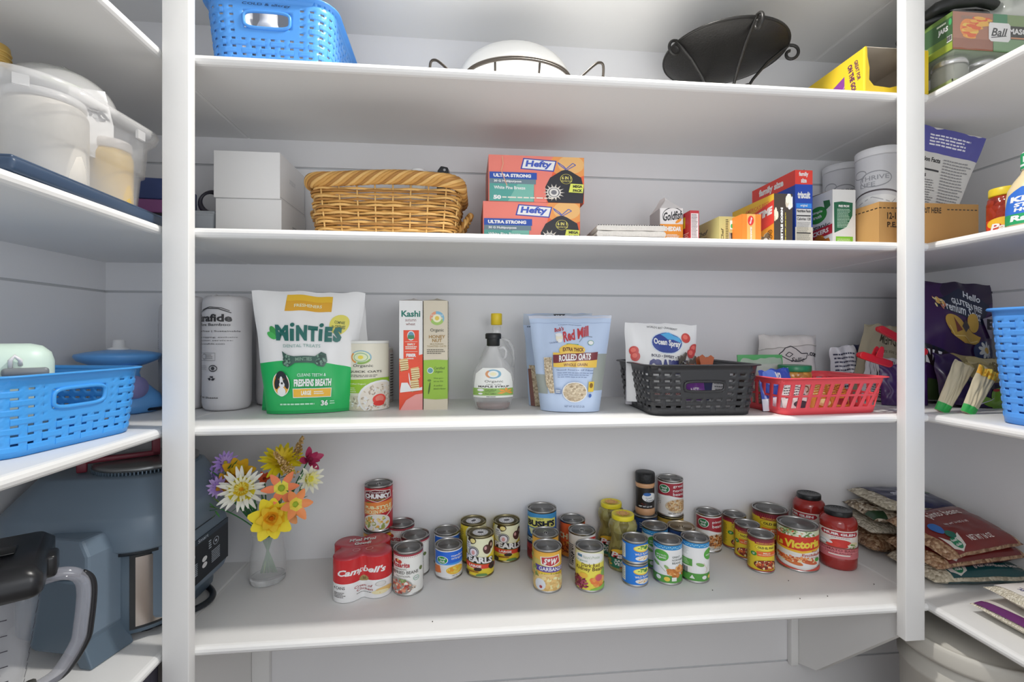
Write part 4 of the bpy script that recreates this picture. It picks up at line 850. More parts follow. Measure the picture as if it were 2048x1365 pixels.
def a_honey(A):
    A.rect(0, 0, 100, 100, '#bdb4a1'); A.ring(56, 16, 30, 6.4, 5, '#c98a6a', 20, 150, 260); A.ring(56, 16, 30, 6.4, 5, '#6fa0b8', 24, -100, 30); A.ring(56, 16, 30, 6.4, 5, '#8fae5a', 24, 30, 150); A.ell(56, 16, 18, 3.8, '#d8cfae'); A.ell(56, 16, 9, 2, '#c9b04a'); A.text('FULL CIRCLE', 32, 12.5, 80, 14, '#e6e0d0', .01)
    A.text('Organic', 28, 25.4, 84, 29.2, '#4a4a40', .01); A.text('HONEY', 22, 31.5, 90, 34.5, '#8f6e30', .02); A.text('NUT', 36, 35, 76, 38, '#8f6e30', .02); A.text('MULTIGRAIN', 28, 39, 82, 40.4, '#9a8a66'); A.text('TOASTED OATS', 14, 41, 94, 42.6, '#9a8a66')
    A.copy_lines(14, 44.5, 92, 49.5, 3, '#6b6658', .5); A.poly([(0, 54.5), (50, 54), (100, 54.5), (100, 90), (50, 90.5), (0, 89.5)], '#84a836')
    A.ell(28, 64, 13, 2.8, '#d3e0d3'); A.ell(28, 64, 11, 2.3, '#5a8a90'); A.text('Certified', 44, 60.6, 88, 63, '#3f5a1e', .01, .15); A.text('Organic', 46, 64, 80, 66.6, '#3f5a1e', .01, .15); A.text('Whole grains', 42, 70.5, 82, 72, '#3f5a1e', .0, .15); A.text('are our first', 42, 73, 82, 74.6, '#3f5a1e', .0, .15); A.ell(24, 73, 8, 1, '#5c7a2a'); A.text('A certified', 42, 77, 78, 78.6, '#3f5a1e', .0, .15); A.text('blend in flavour', 42, 79.8, 92, 81.4, '#3f5a1e', .0, .15); A.ell(24, 80, 7, 2.6, '#3f5a1e', rot=-50)
def standbox(name, label, cat, xl, xr, ytop, ybot, dd, col, front, right=None, left=None, extra=None, z=SCC, yaw=None):
    a = onZ(xl, ybot, z)[0]; c = onZ(xr, ybot, z)[0]; Y = (a.y+c.y)/2; A_, C_ = onY(xl, ytop, Y), onY(xr, ytop, Y)
    ang = atan2(c.y-a.y, c.x-a.x) if yaw is None else radians(yaw); w = (c-a).length; t = onZ((xl+xr)/2, ybot, z)[1]; h = CZ+(HY-ytop)*t/FPX-z
    m = (a+c)/2; cx = m.x-sin(ang)*dd/2; cy = m.y+cos(ang)*dd/2
    return carton(name, label, cat, cx, cy, z, w, dd, h, ang, col, front, left, right, extra=extra), (cx, cy, w, h, ang)
standbox('cereal_box', 'slim white and orange cereal box with open top', 'cereal box', 799, 845, 602, 820, .19, '#cfc9c6', a_kashi, right=lambda A: (A.rect(0, 0, 100, 52, '#cfcac8'), A.rect(0, 52, 100, 100, '#b84028'), A.rect(0, 8, 60, 16, '#2a7a66')), extra=flaps('#c9c4c0'), yaw=2.2)
standbox('cereal_box', 'slim beige and lime honey nut cereal box with open top', 'cereal box', 847.5, 895, 602, 820, .19, '#b9b19f', a_honey, right=lambda A: (A.rect(0, 0, 100, 100, '#b9b19f'), A.rect(0, 54.5, 100, 90, '#8ca85a'), A.copy_lines(10, 10, 90, 50, 14, '#8f8878', .3)), extra=flaps('#b5ad9b'), yaw=1.2)
# syrup bottles
def syrup(label, px, cap, fillc, art, handle, yaw=0, fill_h=.09, capz=(.86, 1.0)):
    x, y, r, h = spot(*px, SCC)
    T = thing('syrup_bottle', label, 'bottle', (x, y, SCC), face(x, y)+radians(yaw))
    pr = [(.72, 0), (.80, .01), (.86, .06), (.88, .10), (.97, .15), (1, .25), (1, .40), (.93, .50), (.72, .60), (.42, .69), (.28, .76), (.25, .80), (.25, .86)]
    gl = M('#d3dad4', .04, alpha=.30, spec=.9)
    MB().lathe([(a*r, c*h) for a, c in pr], gl, 36, sy=.62).build('glass', T)
    q = [(a*r*.93, max(c*h, .003)) for a, c in pr if c <= fill_h+.001]; q.append((q[-1][0], fill_h*h)); q.append((0, fill_h*h))
    MB().lathe(q, M(fillc, .15), 36, sy=.60).build('syrup', T)
    MB().lathe([(r*.27, h*(capz[0]-.03)), (r*.31, h*(capz[0]-.025)), (r*.31, h*capz[1]-.002), (r*.28, h*capz[1]), (0, h*capz[1])], M(cap, .4), 24).build('cap', T)
    if cap.startswith('#1'): MB().lathe([(r*.37, h*.925), (r*.38, h*.93), (r*.38, h*.985), (r*.34, h*1.0), (0, h)], M(cap, .4), 24).build('cap_rim', T)
    s = 1
    pts = [(r*.28, 0, h*.80), (r*.50, 0, h*.815), (r*.62, 0, h*.77), (r*.60, 0, h*.70), (r*.48, 0, h*.655)] if not handle else [(r*.28, 0, h*.72), (r*.66, 0, h*.70), (r*.90, 0, h*.62), (r*.97, 0, h*.50), (r*.90, 0, h*.40)]
    MB().tube(pts, .0045 if handle else .0035, gl, 8).build('loop_handle', T)
    if art:
        A = Art(-56, 0, 56, 100, step=4, smooth=True); art(A)
        MB().art(A, map_cyl(r*.998, .17*h, .56*h, sy=.67)).build('label', T)
def a_syrup(A):
    lab = '#cfd0cc'; A.poly([(-34, 52), (-30, 22), (-16, 2), (16, 2), (30, 22), (36, 52), (38, 100), (-38, 100)], lab); A.ring(0, 22, 12, 15, 4, '#6f9ab0'); A.ring(0, 22, 12, 15, 4, '#c08a62', 12, 120, 230); A.ell(0, 22, 5, 6, '#d6ccab')
    A.text('Organic', -13, 42, 15, 52, '#55564f', .01); A.text('100% PURE', -10, 54.5, 12, 58, '#77786f'); A.text('MAPLE SYRUP', -24, 60, 26, 66.5, '#3f403a', .03); A.rect(-38, 69, 37, 93, '#7fa052'); A.ell(-20, 75, 6, 4.5, '#d6e0d2'); A.text('Certified', -12, 72, 4, 77, '#3f5228'); A.text('Organic', -12, 78, 2, 82, '#3f5228'); A.ell(-20, 87, 4, 3, '#d6e0d2'); A.text('Non GMO', -12, 85, 4, 89, '#3f5228')
    for k in range(5): a = radians(-90+(k-2)*52); A.poly([(20, 82), (20+9*cos(a-.35), 82+9*sin(a-.35)*1.1), (20+15*cos(a), 82+14*sin(a)*1.1), (20+9*cos(a+.35), 82+9*sin(a+.35)*1.1)], '#d98a3c', .1)
    A.copy_lines(-10, 95.5, 6, 98, 1, '#55564f', .9)
syrup('maple syrup bottle with black cap and white-green label, front one', (986.5, 667, 825, 84), '#161718', '#5e3328', a_syrup, False)
syrup('syrup jug with yellow cap standing behind the black-capped bottle', (993, 629, 812, 72), '#d8b62a', '#3a2a20', None, True, capz=(.90, 1.0), fill_h=.1)
# rolled oats pouches
oatm = grain('rolled_oats', '#9d8b72', '#b9a98f', '#cdbfa6', 190, stretch=(1, 1, 1.3))
def a_rolled(A):
    A.rect(0, 0, 100, 100, '#a9b9d2'); A.rect(0, 0, 100, 3, '#b6bac6'); A.rect(0, 7.6, 100, 8.2, '#93a4bf'); A.text('An Employee Owned Company', 36, 9.5, 64, 10.8, '#5c6a8a')
    A.poly([(84, 40), (100, 40), (100, 78), (82, 78)], '#8f9590'); A.poly([(0, 62), (16, 62), (16, 82), (0, 82)], '#8f9590'); A.text("Bob's", 31, 12.5, 43, 17, '#a03a40', .03, .15, rot=-8)
    A.text('Red Mill', 41, 14.2, 74, 25.5, '#a8343c', .035, .2, rot=-13); A.line([(62, 28), (66, 23.5), (72, 22), (78, 22.4)], .8, '#7a8594'); A.ell(37, 23.6, 4.6, 5, '#d8cbb9'); A.ell(36.6, 20.4, 4.4, 1.8, '#e0dcd2'); A.ell(37.6, 26.6, 3, 2, '#e0dcd2')
    A.text('To Your Good Health', 24, 27.5, 35, 29.4, '#5c6a8a', rot=-8); A.ell(76.5, 28.5, 3.8, 2.6, '#d3e2da'); A.ring(76.5, 28.5, 3.8, 2.6, .5, '#4a8a66')
    A.rect(46, 30.2, 61, 32.6, '#3a8a4f'); A.text('ORGANIC', 48, 30.7, 59, 32.1, '#dcebdc', .02); A.ell(53, 36.5, 17, 6, '#d9ae4a'); A.rect(28, 39, 87, 54, '#d9ae4a'); A.text('EXTRA THICK', 41, 34, 68, 38, '#5a2620', .03)
    A.poly([(28, 41.5), (87, 38), (87, 46), (28, 50)], '#6b2c33'); A.text('ROLLED OATS', 36, 40.5, 78, 47.2, '#e6dcd4', .03, slope=-.06); A.text('WHOLE GRAIN', 42, 50, 74, 53, '#6b3a22', .01, slope=-.03)
    A.text('Good Source of Fiber', 32, 56, 84, 57.6, '#55668a'); A.copy_lines(33, 59.5, 84, 66, 3, '#6a7a9a', .3)
    A.ell(58, 79.5, 18.6, 10.4, '#dadcdc'); A.ell(58, 79.5, 17.6, 9.6, oatm); A.rect(78, 68.5, 86, 79, '#c9ac3a'); A.ell(82, 72.5, 2.6, 2.6, '#7a5a1e'); A.ell(81.5, 83, 2.2, 2, '#3a5a9a'); A.rect(28, 76.5, 38, 81.5, '#6f7f9c'); A.copy_lines(29, 77.5, 37, 81, 2, '#cfd6e2', .5); A.text('NET WT 32 OZ (2 LB)', 42, 93, 74, 95.6, '#4f5f80', .01)
    A.poly([(15, 44), (26, 44), (27, 81), (20, 81), (15, 72)], oatm)
P = floorY(1146, 828); Q = (P.x*sin(PSI)+P.y*cos(PSI))/FPX
pouch('oat_pouch', 'pale blue rolled oats pouch standing in front of another one', 'oat bag', (P.x+.002, P.y+.045, SCC+.0008), (radians(-2), 0, face(P.x, P.y)), 168*Q*1.03, 190*Q*1.04, .085, a_rolled, '#a3b1c8', topw=1.0, botw=.70, wr=.004, seed=11, rough=.25)
def a_rolledback(A):
    A.rect(0, 0, 100, 100, '#a3b3cc'); A.rect(0, 0, 100, 12, '#9fa8b4'); A.poly([(44, 1), (62, 1), (53, 9)], '#2b2c30'); A.text('PBC', 48, 2, 58, 5, '#d8d8da', .02); A.ring(53, 11, 6, 2.4, .8, '#2b2c30'); A.poly([(4, 56), (30, 56), (34, 100), (6, 100)], oatm); A.copy_lines(6, 13, 34, 14.4, 1, '#4a5a70', .9); A.poly([(2, 60), (7, 60), (12, 100), (4, 100)], '#7a5550')
pouch('oat_pouch', 'pale blue oats pouch behind, open at its crinkled top', 'oat bag', (onY(1115, 700, P.y+.125).x, P.y+.125, SCC+.0008), (0, 0, face(P.x, P.y)), .185, .238, .06, a_rolledback, '#a3b1c8', topw=.95, botw=.80, wr=.006, seed=19, rough=.2)
# black woven basket and what it holds
A0 = onZ(1310, 833, SCC)[0]; A1 = onZ(1500, 831, SCC)[0]; B0 = onZ(1232, 790, SCC)[0]
ang = atan2(A1.y-A0.y, A1.x-A0.x)
kx = (1515-1300)/(1500-1310)
bw = (A1-A0).length/ .89+.012; bd = .245; bh = .112
bcx = (A0.x+A1.x)/2-sin(ang)*bd*.89/2; bcy = (A0.y+A1.y)/2+cos(ang)*bd*.89/2
basket('storage_basket', 'black plastic woven basket holding snack pouches and clips', bw, bd, bh, (bcx, bcy, SCC+.0005), ang, '#2b2b2d', N=38, nv=6, fw=.50, fh=.34, cr=.028, taper=.89, handles=('front', 'back'), hw=.048, hv=(.47, .68), v0=.10, v1=.88, mg=.010)
BB = (bcx, bcy, bw, bd, bh, ang)
def inb(u, v): return (bcx+u*cos(ang)-v*sin(ang), bcy+u*sin(ang)+v*cos(ang))
def a_crais(A):
    A.rect(0, 0, 100, 100, '#d6d4d6'); A.text("WORLD'S BEST CRANBERRY", 30, 4.5, 72, 7.2, '#2a2c34', .01, slope=.06); A.ell(56, 25, 23, 14, '#b9c4dc'); A.ell(56, 25, 21.5, 12.8, '#2c3f86'); A.poly([(48, 14), (60, 12), (74, 18), (77, 25), (66, 20), (58, 21), (54, 18)], '#4a9ac9')
    A.text('Ocean Spray', 37, 20.5, 76, 30.5, '#e9ecf4', .04, .1, slope=.08); A.text('BOLD • SWEET • TART', 34, 40.5, 82, 44, '#3a3c50', .02, slope=.04); A.text('CRAISINS', 30, 46, 88, 64, '#3b3f74', .08); A.text('DRIED CRANBERRIES', 32, 86, 84, 90, '#a03a3a', .01)
    for x, y in ((83, 18), (10, 36), (12, 43), (96, 31), (92, 37)): A.ell(x, y, 6.4, 6.2, '#b8403a'); A.ell(x-1, y-1, 3.4, 3, '#d4665a')
x_, y_ = inb(-.045, -.02)
pouch('dried_fruit_pouch', 'white dried cranberry pouch leaning in the black basket', 'snack bag', (x_-.012, y_+.02, SCC+.016), (radians(-4), radians(2), ang-.03), .182, .196, .05, a_crais, '#c9c8cc', topw=1, botw=.92, wr=.004, seed=23)
x_, y_ = inb(-.065, .045)
pouch('snack_pouch', 'plain white pouch behind the dried cranberries', 'snack bag', (x_, y_, SCC+.006), (radians(3), 0, ang+.05), .135, .138, .03, lambda A: (A.rect(0, 0, 100, 100, '#c4c2c6'), A.rect(0, 0, 100, 4, '#3a3a3e')), '#bdbcc0', wr=.004, seed=27)
x_, y_ = inb(.05, -.04)
pouch('snack_pouch', 'purple and white pouch seen through the black basket', 'snack bag', (x_, y_, SCC+.006), (radians(-6), 0, ang), .125, .088, .05, lambda A: (A.rect(0, 0, 100, 100, '#c9c8cc'), A.rect(0, 30, 34, 78, '#6b2f86'), A.text('NET', 10, 44, 24, 60, '#d9c9e2'), A.poly([(34, 30), (52, 30), (40, 78), (34, 78)], '#232a55'), A.copy_lines(54, 30, 96, 80, 6, '#7a7a80', .4)), '#b9b8bc', wr=.003, seed=28)
x_, y_ = inb(.06, .03)
pouch('snack_pouch', 'orange and white pouch at the back of the black basket', 'snack bag', (x_, y_, SCC+.006), (0, 0, ang), .12, .09, .04, lambda A: (A.rect(0, 0, 100, 100, '#c9c0b4'), A.rect(0, 0, 100, 34, '#c87a3a')), '#b9b8bc', wr=.003, seed=29)
# clips
def chip_clip(label, loc, rot, col, L=.075):
    T = thing('bag_clip', label, 'clip', loc, rot); m = M(col, .3)
    MB().prism([(-L/2, 0), (L/2, 0), (L/2+.004, .006), (L/2, .012), (-L/2, .012), (-L/2-.004, .006)], -.005, .002, m, bev if False else 'y').build('jaw', T, bevel=.001)
    MB().prism([(-L/2, 0), (L/2, 0), (L/2+.004, .006), (L/2, .011), (-L/2, .011)], .003, .009, m, 'y').build('jaw', T, bevel=.001)
    for s in (-1, 1): MB().prism([(-.014, .010), (.014, .010), (.018, .030), (.010, .036), (0, .028), (-.010, .036), (-.018, .030)], s*.012-.0015, s*.012+.0015, m, 'y').build('grip', T, bevel=.0008)
    MB().tube([(-.006, -.008+.0016*k, .016+.004*sin(k*2.2)) for k in range(11)], .002, CHROME, 6).build('spring', T)
x_, y_ = inb(.035, -.045)
chip_clip('amber brown bag clip lying on the black basket contents', (x_, y_, SCC+.098), (radians(-12), radians(4), ang-.1), '#9a4a22', .085)
x_, y_ = inb(.000, -.020)
chip_clip('small grey metal bag clip beside the dried cranberry pouch', (x_, y_, SCC+.102), (radians(20), radians(-20), ang+.6), '#6a655f', .035)
# white cloth bag at the back
def a_cloth(A):
    A.rect(0, 0, 100, 100, '#bfbcbb'); A.poly([(0, 0), (100, 0), (100, 16), (60, 17), (20, 21), (0, 25)], '#c6c3c1'); A.line([(0, 25), (20, 21), (60, 17), (100, 16)], 1.4, '#96938f')
    A.line([(28, 31), (34, 26), (40, 19), (48, 17), (56, 21), (64, 29), (76, 30), (74, 38), (60, 41), (46, 40), (36, 35), (28, 31)], 1.4, '#34333a'); A.line([(38, 31), (44, 26), (50, 30), (44, 34), (38, 31)], 1.2, '#34333a'); A.text('.com', 77, 28, 99, 34, '#34333a', .03); A.text('Sallie', 46, 35, 70, 42, '#34333a', .01, .3)
P2 = onY(1576, 780, 1.30)
pouch('cloth_bag', 'off-white cotton bag with black writing folded against back wall', 'bag', (P2.x, 1.305, SCC+.0008), (0, 0, -.2), .165, .182, .09, a_cloth, '#b5b2b0', topw=.96, botw=.98, wr=.008, seed=33, rough=.8, powr=.35)
# red basket
A0 = onZ(1572, 832, SCC)[0]; A1 = onZ(1752, 826, SCC)[0]
ang2 = atan2(A1.y-A0.y, A1.x-A0.x)
rw = (A1-A0).length/.885+.010; rd = .185; rh = .082
rcx = (A0.x+A1.x)/2-sin(ang2)*rd*.87/2; rcy = (A0.y+A1.y)/2+cos(ang2)*rd*.87/2
basket('storage_basket', 'red plastic basket with tall slanted slots', rw, rd, rh, (rcx, rcy, SCC+.0005), ang2, '#e0464e', N=34, nv=2, fw=.60, fh=.84, cr=.022, taper=.87, v0=.14, v1=.86, handles=(), shear=.28, weave=False, rimw=.011)
def inr(u, v): return (rcx+u*cos(ang2)-v*sin(ang2), rcy+u*sin(ang2)+v*cos(ang2))
# jar with green lid inside
x_, y_ = inr(-.020, .01)
relish = grain('relish', '#a8752e', '#b98a3f', '#94642a', 70, .15)
jar('relish_jar', 'short glass jar with green lid standing in red basket', None, [(.9, 0), (1, .02), (1, .80), (.93, .86)], [(.9, .85), (.99, .86), (1, .87), (1, .985), (.97, 1), (.9, .99), (0, .99)], M('#156b45', .3), relish, z=SCC+.005,
    artfn=lambda A: (A.rect(-100, 0, 100, 100, '#c9bfae'), A.text('SPREAD', -30, 20, 30, 50, '#6b4a2a', .02), A.copy_lines(-30, 60, 30, 90, 3, '#6b4a2a')), artr=(1.005, .08, .66), pos=(x_, y_, .037, .103))
x_, y_ = inr(-.088, -.020)
pouch('fruit_snack_pouch', 'shiny blue and white wrapper standing in red basket', 'snack bag', (x_, y_, SCC+.005), (radians(-5), radians(-4), ang2+.1), .094, .096, .035, lambda A: (A.rect(0, 0, 100, 100, '#2f46a0'), A.ell(30, 20, 22, 20, '#5a78c9', rot=30), A.text('yo', 42, 8, 60, 34, '#d6def2', .03, .3), A.text('gurt', 48, 38, 86, 60, '#d6def2', .02, .3), A.poly([(0, 70), (100, 64), (100, 100), (0, 100)], '#c9c8d2')), '#b9b8c2', wr=.006, seed=41, rough=.12)
x_, y_ = inr(-.070, .045)
def zip_top(T, S):
    MB().box(-.062, .062, -.0022, .0022, .104, .128, M('#4f9a5c', .3, alpha=.85), bev=.001).build('green_zip_band', T)
pouch('zip_bag', 'clear zip bag with green band standing in red basket', 'zip bag', (x_-.01, y_+.0, SCC+.005), (radians(-6), 0, ang2-.05), .125, .122, .04, lambda A: (A.rect(0, 0, 100, 100, M('#b9beb6', .2, alpha=.55)), A.blobs(40, 70, 34, 24, 60, 6, ['#c9c6ba', '#a8a596'], .7, 43)), M('#b9beb6', .2, alpha=.4), wr=.004, seed=44, extra=zip_top)
x_, y_ = inr(.05, -.01)
for lab_, u, v, c1, c2 in (('white printed packet lying in red basket', -.06, -.045, '#c9c6c6', '#3d3a40'), ('amber printed packet lying in red basket', .015, -.03, '#b5762c', '#e0c088'), ('orange and gold packet lying at right in red basket', .075, -.02, '#c98a3a', '#8a2a2a')):
    x_, y_ = inr(u, v)
    pouch('snack_packet', lab_, 'snack bag', (x_, y_, SCC+.005), (radians(-18), 0, ang2), .072, .062, .025, lambda A, c1=c1, c2=c2: (A.rect(0, 0, 100, 100, c1), A.copy_lines(10, 12, 90, 60, 5, c2, .4), A.ell(60, 80, 30, 14, c2)), c1, wr=.004, seed=int(50+u*900), rough=.2)
# ------------------------------------------------------------------ shelf B (second from top of the ones in view)
def sbox(name, label, cat, xl, xr, ytop, Y, dd, col, front=None, left=None, right=None, z=SB, z0=None, h=None, yaw=0, extra=None, **k):
    a, c = onY(xl, ytop, Y), onY(xr, ytop, Y); w = c.x-a.x; zb_ = z if z0 is None else z0; hh = h or a.z-zb_
    an = radians(yaw); mx = (a.x+c.x)/2
    return carton(name, label, cat, mx-sin(an)*dd/2, Y+cos(an)*dd/2, zb_, w, dd, hh, an, col, front, left, right, extra=extra, **k)
hb = .111
def whitebox(T, w, d, h):
    pass
sbox('white_box', 'plain white cardboard box, lower of the stack of two', 'box', 431, 563, 400, 1.19, .172, '#cfcfcf', right=lambda A: (A.text('amazon', 42, 44, 66, 54, '#8c8f93', .01), A.line([(0, 84), (100, 84)], .8, '#8a8d90')), h=hb)
sbox('white_box', 'plain white cardboard box, upper of the stack of two', 'box', 427, 560, 400, 1.185, .172, '#d2d2d2', right=lambda A: (A.text('amazon', 36, 40, 60, 50, '#b3b5b8', .0), A.line([(0, 96), (100, 96)], .8, '#8a8d90')), z0=SB+hb+.0006, h=hb)
# wicker basket
def wicker():
    Y0 = 1.085; a, c = onY(622, 460, Y0), onY(915, 460, Y0); w = c.x-a.x+.01; d = .235; h = .118; cr = .035
    T = thing('wicker_basket', 'honey-brown wicker basket with braided rim and side handles', 'basket', ((a.x+c.x)/2, Y0+d/2, SB+.001), radians(-1.5))
    P, L = rrect(w, d, cr)
    cols = [M('#ab8042', .6, bump=.4, bscale=90), M('#bb9559', .6, bump=.4, bscale=90), M('#8f6530', .6, bump=.4, bscale=90)]
    nst = 27; b = MB(); rows = 9; r_ = random.Random(4)
    for j in range(rows):
        z = .008+j*(h-.020)/(rows-1)
        for sub in (0, 1):
            n = nst*6; pts = []; rad = []
            for i in range(n):
                s = L*i/n; ph = s/L*nst*pi+pi*j+sub*pi; x, y, nx, ny = P(s); o = .0036*sin(ph)
                zz = z+sub*.0052+.0012*noise.noise(Vector((s*22, j*3+sub, 1))); q = .93+.07*(z/h)
                pts.append((x*q+nx*o, y*q+ny*o, zz)); rad.append(.0030+.0009*noise.noise(Vector((s*9, j, sub*4))))
            b.tube(pts, rad, cols[(j+sub*2) % 3], 6, True)
    b.build('woven_wall', T)
    b = MB()
    for i in range(nst):
        s = L*(i+.5)/nst; x, y, nx, ny = P(s); b.tube([(x*.93, y*.93, .001), (x*.965, y*.965, h*.5), (x, y, h+.004)], .0020, M('#d0ab6c', .55), 6)
    b.build('stakes', T)
    b = MB(); K = 10; turns = 9                          # braided rim of thick canes
    for k in range(K):
        n = 340; pts = []
        for i in range(n):
            s = L*i/n; x, y, nx, ny = P(s); ph = 2*pi*(turns*s/L+k/K); wv = .004*sin(2*pi*s/L*3+1)
            pts.append((x+nx*(.010*cos(ph)+.004), y+ny*(.010*cos(ph)+.004), h+.015+.012*sin(ph)+wv))
        b.tube(pts, .0046, cols[k % 3], 6, True)
    b.build('braided_rim', T)
    for sd in (-1, 1):
        b = MB()
        for k in range(3):
            pts = []
            for i in range(46):
                t = i/45; a_ = pi*t; ph = 2*pi*(5*t+k/3); rx = .004
                bx = sd*(w/2-.004+.030*sin(a_)); by = -.048+.096*t; bz = h*.18+.052*sin(a_)+.01
                pts.append((bx+rx*cos(ph), by, bz+rx*sin(ph)))
            b.tube(pts, .0040, cols[k], 6)
        b.build('handle', T)
    b = MB(); n = 60; b.add([tuple([P(L*i/n)[0]*.92, P(L*i/n)[1]*.92, .004]) for i in range(n)], [list(range(n))], cols[2]); b.build('base', T)
    return T, (a.x+c.x)/2, Y0+d/2, h
_, wx, wy, wh = wicker()
T = thing('stapler', 'black hand tool standing upright in the wicker basket', 'tool', (onY(888, 400, 1.24).x, 1.24, SB+.058), radians(-10))
MB().prism([(-.016, 0), (.016, 0), (.017, .135), (.012, .158), (-.006, .162), (-.015, .150), (-.017, .12)], -.012, .012, M('#1e2024', .25), 'y').build('body', T, bevel=.003)
MB().box(-.007, .007, -.0135, -.012, .118, .140, M('#8a8d92', .3)).build('window', T)
MB().lathe([(.0035, 0), (.0035, .002), (0, .002)], M('#9a9da2', .3), 12, xf=Matrix.Translation((.004, -.012, .150))@Matrix.Rotation(pi/2, 4, 'X')).build('pin', T)
o = MB().box(-.12, .12, -.07, .08, 0, .050, M('#cfccc8', .6), bev=.008).build('paper_packet', loc=(wx, wy, SB+.007)); tag(o, 'white packet lying inside the wicker basket', 'packet')
T = thing('white_bottle', 'white round bottle top showing above the wicker rim', 'bottle', (onY(836, 400, 1.22).x, 1.22, SB+.058)); MB().lathe([(.020, 0), (.022, .003), (.022, .128), (.019, .136), (0, .139)], M('#d8d2ca', .4), 24).build('body', T)
MB().lathe([(.0195, .1365), (.0195, .142), (.017, .145), (0, .146)], M('#e0dad2', .35), 24).build('cap', T)
# trash bag boxes
def a_hefty(A):
    A.rect(0, 0, 100, 100, '#d65a35'); A.poly([(0, 0), (70, 0), (60, 100), (0, 100)], '#d97468'); A.ell(86, 16, 22, 30, '#e08a4a', 20); A.ell(86, 16, 14, 20, '#e8a468', 20)
    A.poly([(36, 5), (71, 9), (68, 33), (33, 29)], '#2f3f94'); A.poly([(37, 7.5), (69.5, 11), (67, 30.5), (34.6, 27)], '#dfe0ea'); A.text('Hefty', 38, 10, 66, 28, '#3a52a8', .045, .15, slope=.03)
    A.poly([(60, 92), (59, 66), (64, 46), (76, 30), (81, 27), (86, 31), (97, 44), (100, 70), (99, 100), (62, 100)], '#26262c'); A.line([(81, 28), (74, 18), (72, 12), (78, 20), (81, 26), (88, 13), (91, 17), (82, 28)], 1.2, '#4a5aa0')
    A.ring(81, 48, 6.5, 11, .8, '#a9a04a'); A.text('6 IN 1', 76.5, 42, 86, 49, '#c9c06a', .03); A.text('PROTECTION', 76, 51, 87, 54.5, '#c9c06a', .01)
    for k in range(14): a = 2*pi*k/14; A.poly([(68+6*cos(a-.2), 78+10*sin(a-.2)), (68+11.5*cos(a), 78+19*sin(a)), (68+6*cos(a+.2), 78+10*sin(a+.2))], '#b9b2a8', .02)
    A.ell(68, 78, 7.2, 12, '#c9c6c2'); A.ring(68, 78, 6, 10, 1, '#4a4a50'); A.ell(68, 78, 3, 5, '#6a6a70')
    A.rect(1, 37, 50, 51.5, '#24489a'); A.text('ULTRA STRONG', 5, 40.5, 44, 48, '#e2e6f2', .06); A.rect(1, 51.5, 49, 62, '#5f7580'); A.text('30 G Multipurpose', 5.5, 54, 34, 60, '#dfe4e6', .03); A.rect(1, 62, 47, 100, '#4a9088'); A.poly([(30, 62), (47, 62), (46, 100), (20, 100)], '#6aa598'); A.text('White Pine Breeze', 5.5, 67, 38, 74, '#dcebe6', .02)
    A.text('50', 5, 87, 13, 96, '#ecefee', .06); A.copy_lines(14, 90, 78, 93, 1, '#e8c9be', .9); A.poly([(85.5, 58), (99.5, 59), (98.5, 78), (83.5, 77)], '#c9cf5a'); A.text('MEGA', 88, 61, 98, 67, '#2a2c20', .06); A.text('PACK', 88, 70, 98, 76, '#2a2c20', .06)
hh = .114
sbox('trash_bag_box', 'orange and red trash bag box, lower of the stack of two', 'box', 966, 1160, 405, 1.165, .165, '#a84a30', a_hefty, right=lambda A: (A.rect(0, 0, 100, 100, '#8a4a3a'), A.rect(30, 0, 55, 100, '#b8735a')), h=hh)
sbox('trash_bag_box', 'orange and red trash bag box with torn corner, upper of the stack', 'box', 977, 1168, 405, 1.165, .165, '#a84a30', lambda A: (a_hefty(A), A.line([(14, 3), (15, 20), (13, 34), (16, 50), (19, 66)], .9, '#c9957a')), right=lambda A: A.rect(0, 0, 100, 100, '#b85a30'), z0=SB+hh+.0006, h=hh)
# folded towels
def towel(label, x0, x1, Y, z0, th, seed, edge, dx=0):
    a, c = onY(x0, 460, Y), onY(x1, 460, Y); w = c.x-a.x
    T = thing('folded_towel', label, 'towel', ((a.x+c.x)/2+dx, Y+.09, z0), radians(-2))
    m = M('#bdbab6', .9, bump=.8, bscale=260); n = 26; b = MB()
    for lay in range(2):
        pts = []; hz = th/2
        for i in range(n+1):
            t = i/n; x = -w/2+w*t; pts.append((x, lay*hz+.001+.002*noise.noise(Vector((x*20+seed, lay, 0)))))
        up = [(x, z+hz*.92+.0015*noise.noise(Vector((x*30+seed, 4, lay)))) for x, z in pts]
        rnd = [(w/2+.006*sin(pi*k/6), lay*hz+hz*.46-hz*.46*cos(pi*k/6)) for k in range(1, 6)]
        b.prism(pts+rnd+up[::-1]+[(-w/2-.004, lay*hz+hz*.5)], -.085, .085, m, 'y', smooth=False)
    b.build('cloth', T, bevel=.0015)
    if edge:
        b = MB()
        for i in range(26): x = -w/2+w*i/26; b.box(x, x+w*.019, -.0865, -.085, th*.93, th*.97, M('#2c2c30', .8))
        b.build('stitched_hem', T)
z0 = SB+.0005
towel('white folded towel at the bottom of the small pile', 1196, 1330, 1.10, z0, .020, 3, False)
towel('white folded towel with dark stitched hem on top of the pile', 1200, 1331, 1.105, z0+.0206, .030, 8, True)
x_ = onY(1188, 470, 1.12).x
T = thing('checked_cloth', 'black and white checked cloth draped at the left of the towels', 'towel', (x_-.006, 1.20, z0), radians(-2))
b = MB(); m1, m2 = M('#b5b2ae', .9), M('#4a4648', .9)
for i in range(14):
    for j in range(8):
        def pt(i, j): t = i/14; return (-.030+.054*t, -.08+.02*j, .003+.030*t**1.6+.002*sin(j*1.3+i*.5))
        b.add([pt(i, j), pt(i+1, j), pt(i+1, j+1), pt(i, j+1)], [(0, 1, 2, 3)], m2 if (i//1) % 2 and j % 2 == 0 else m1, True)
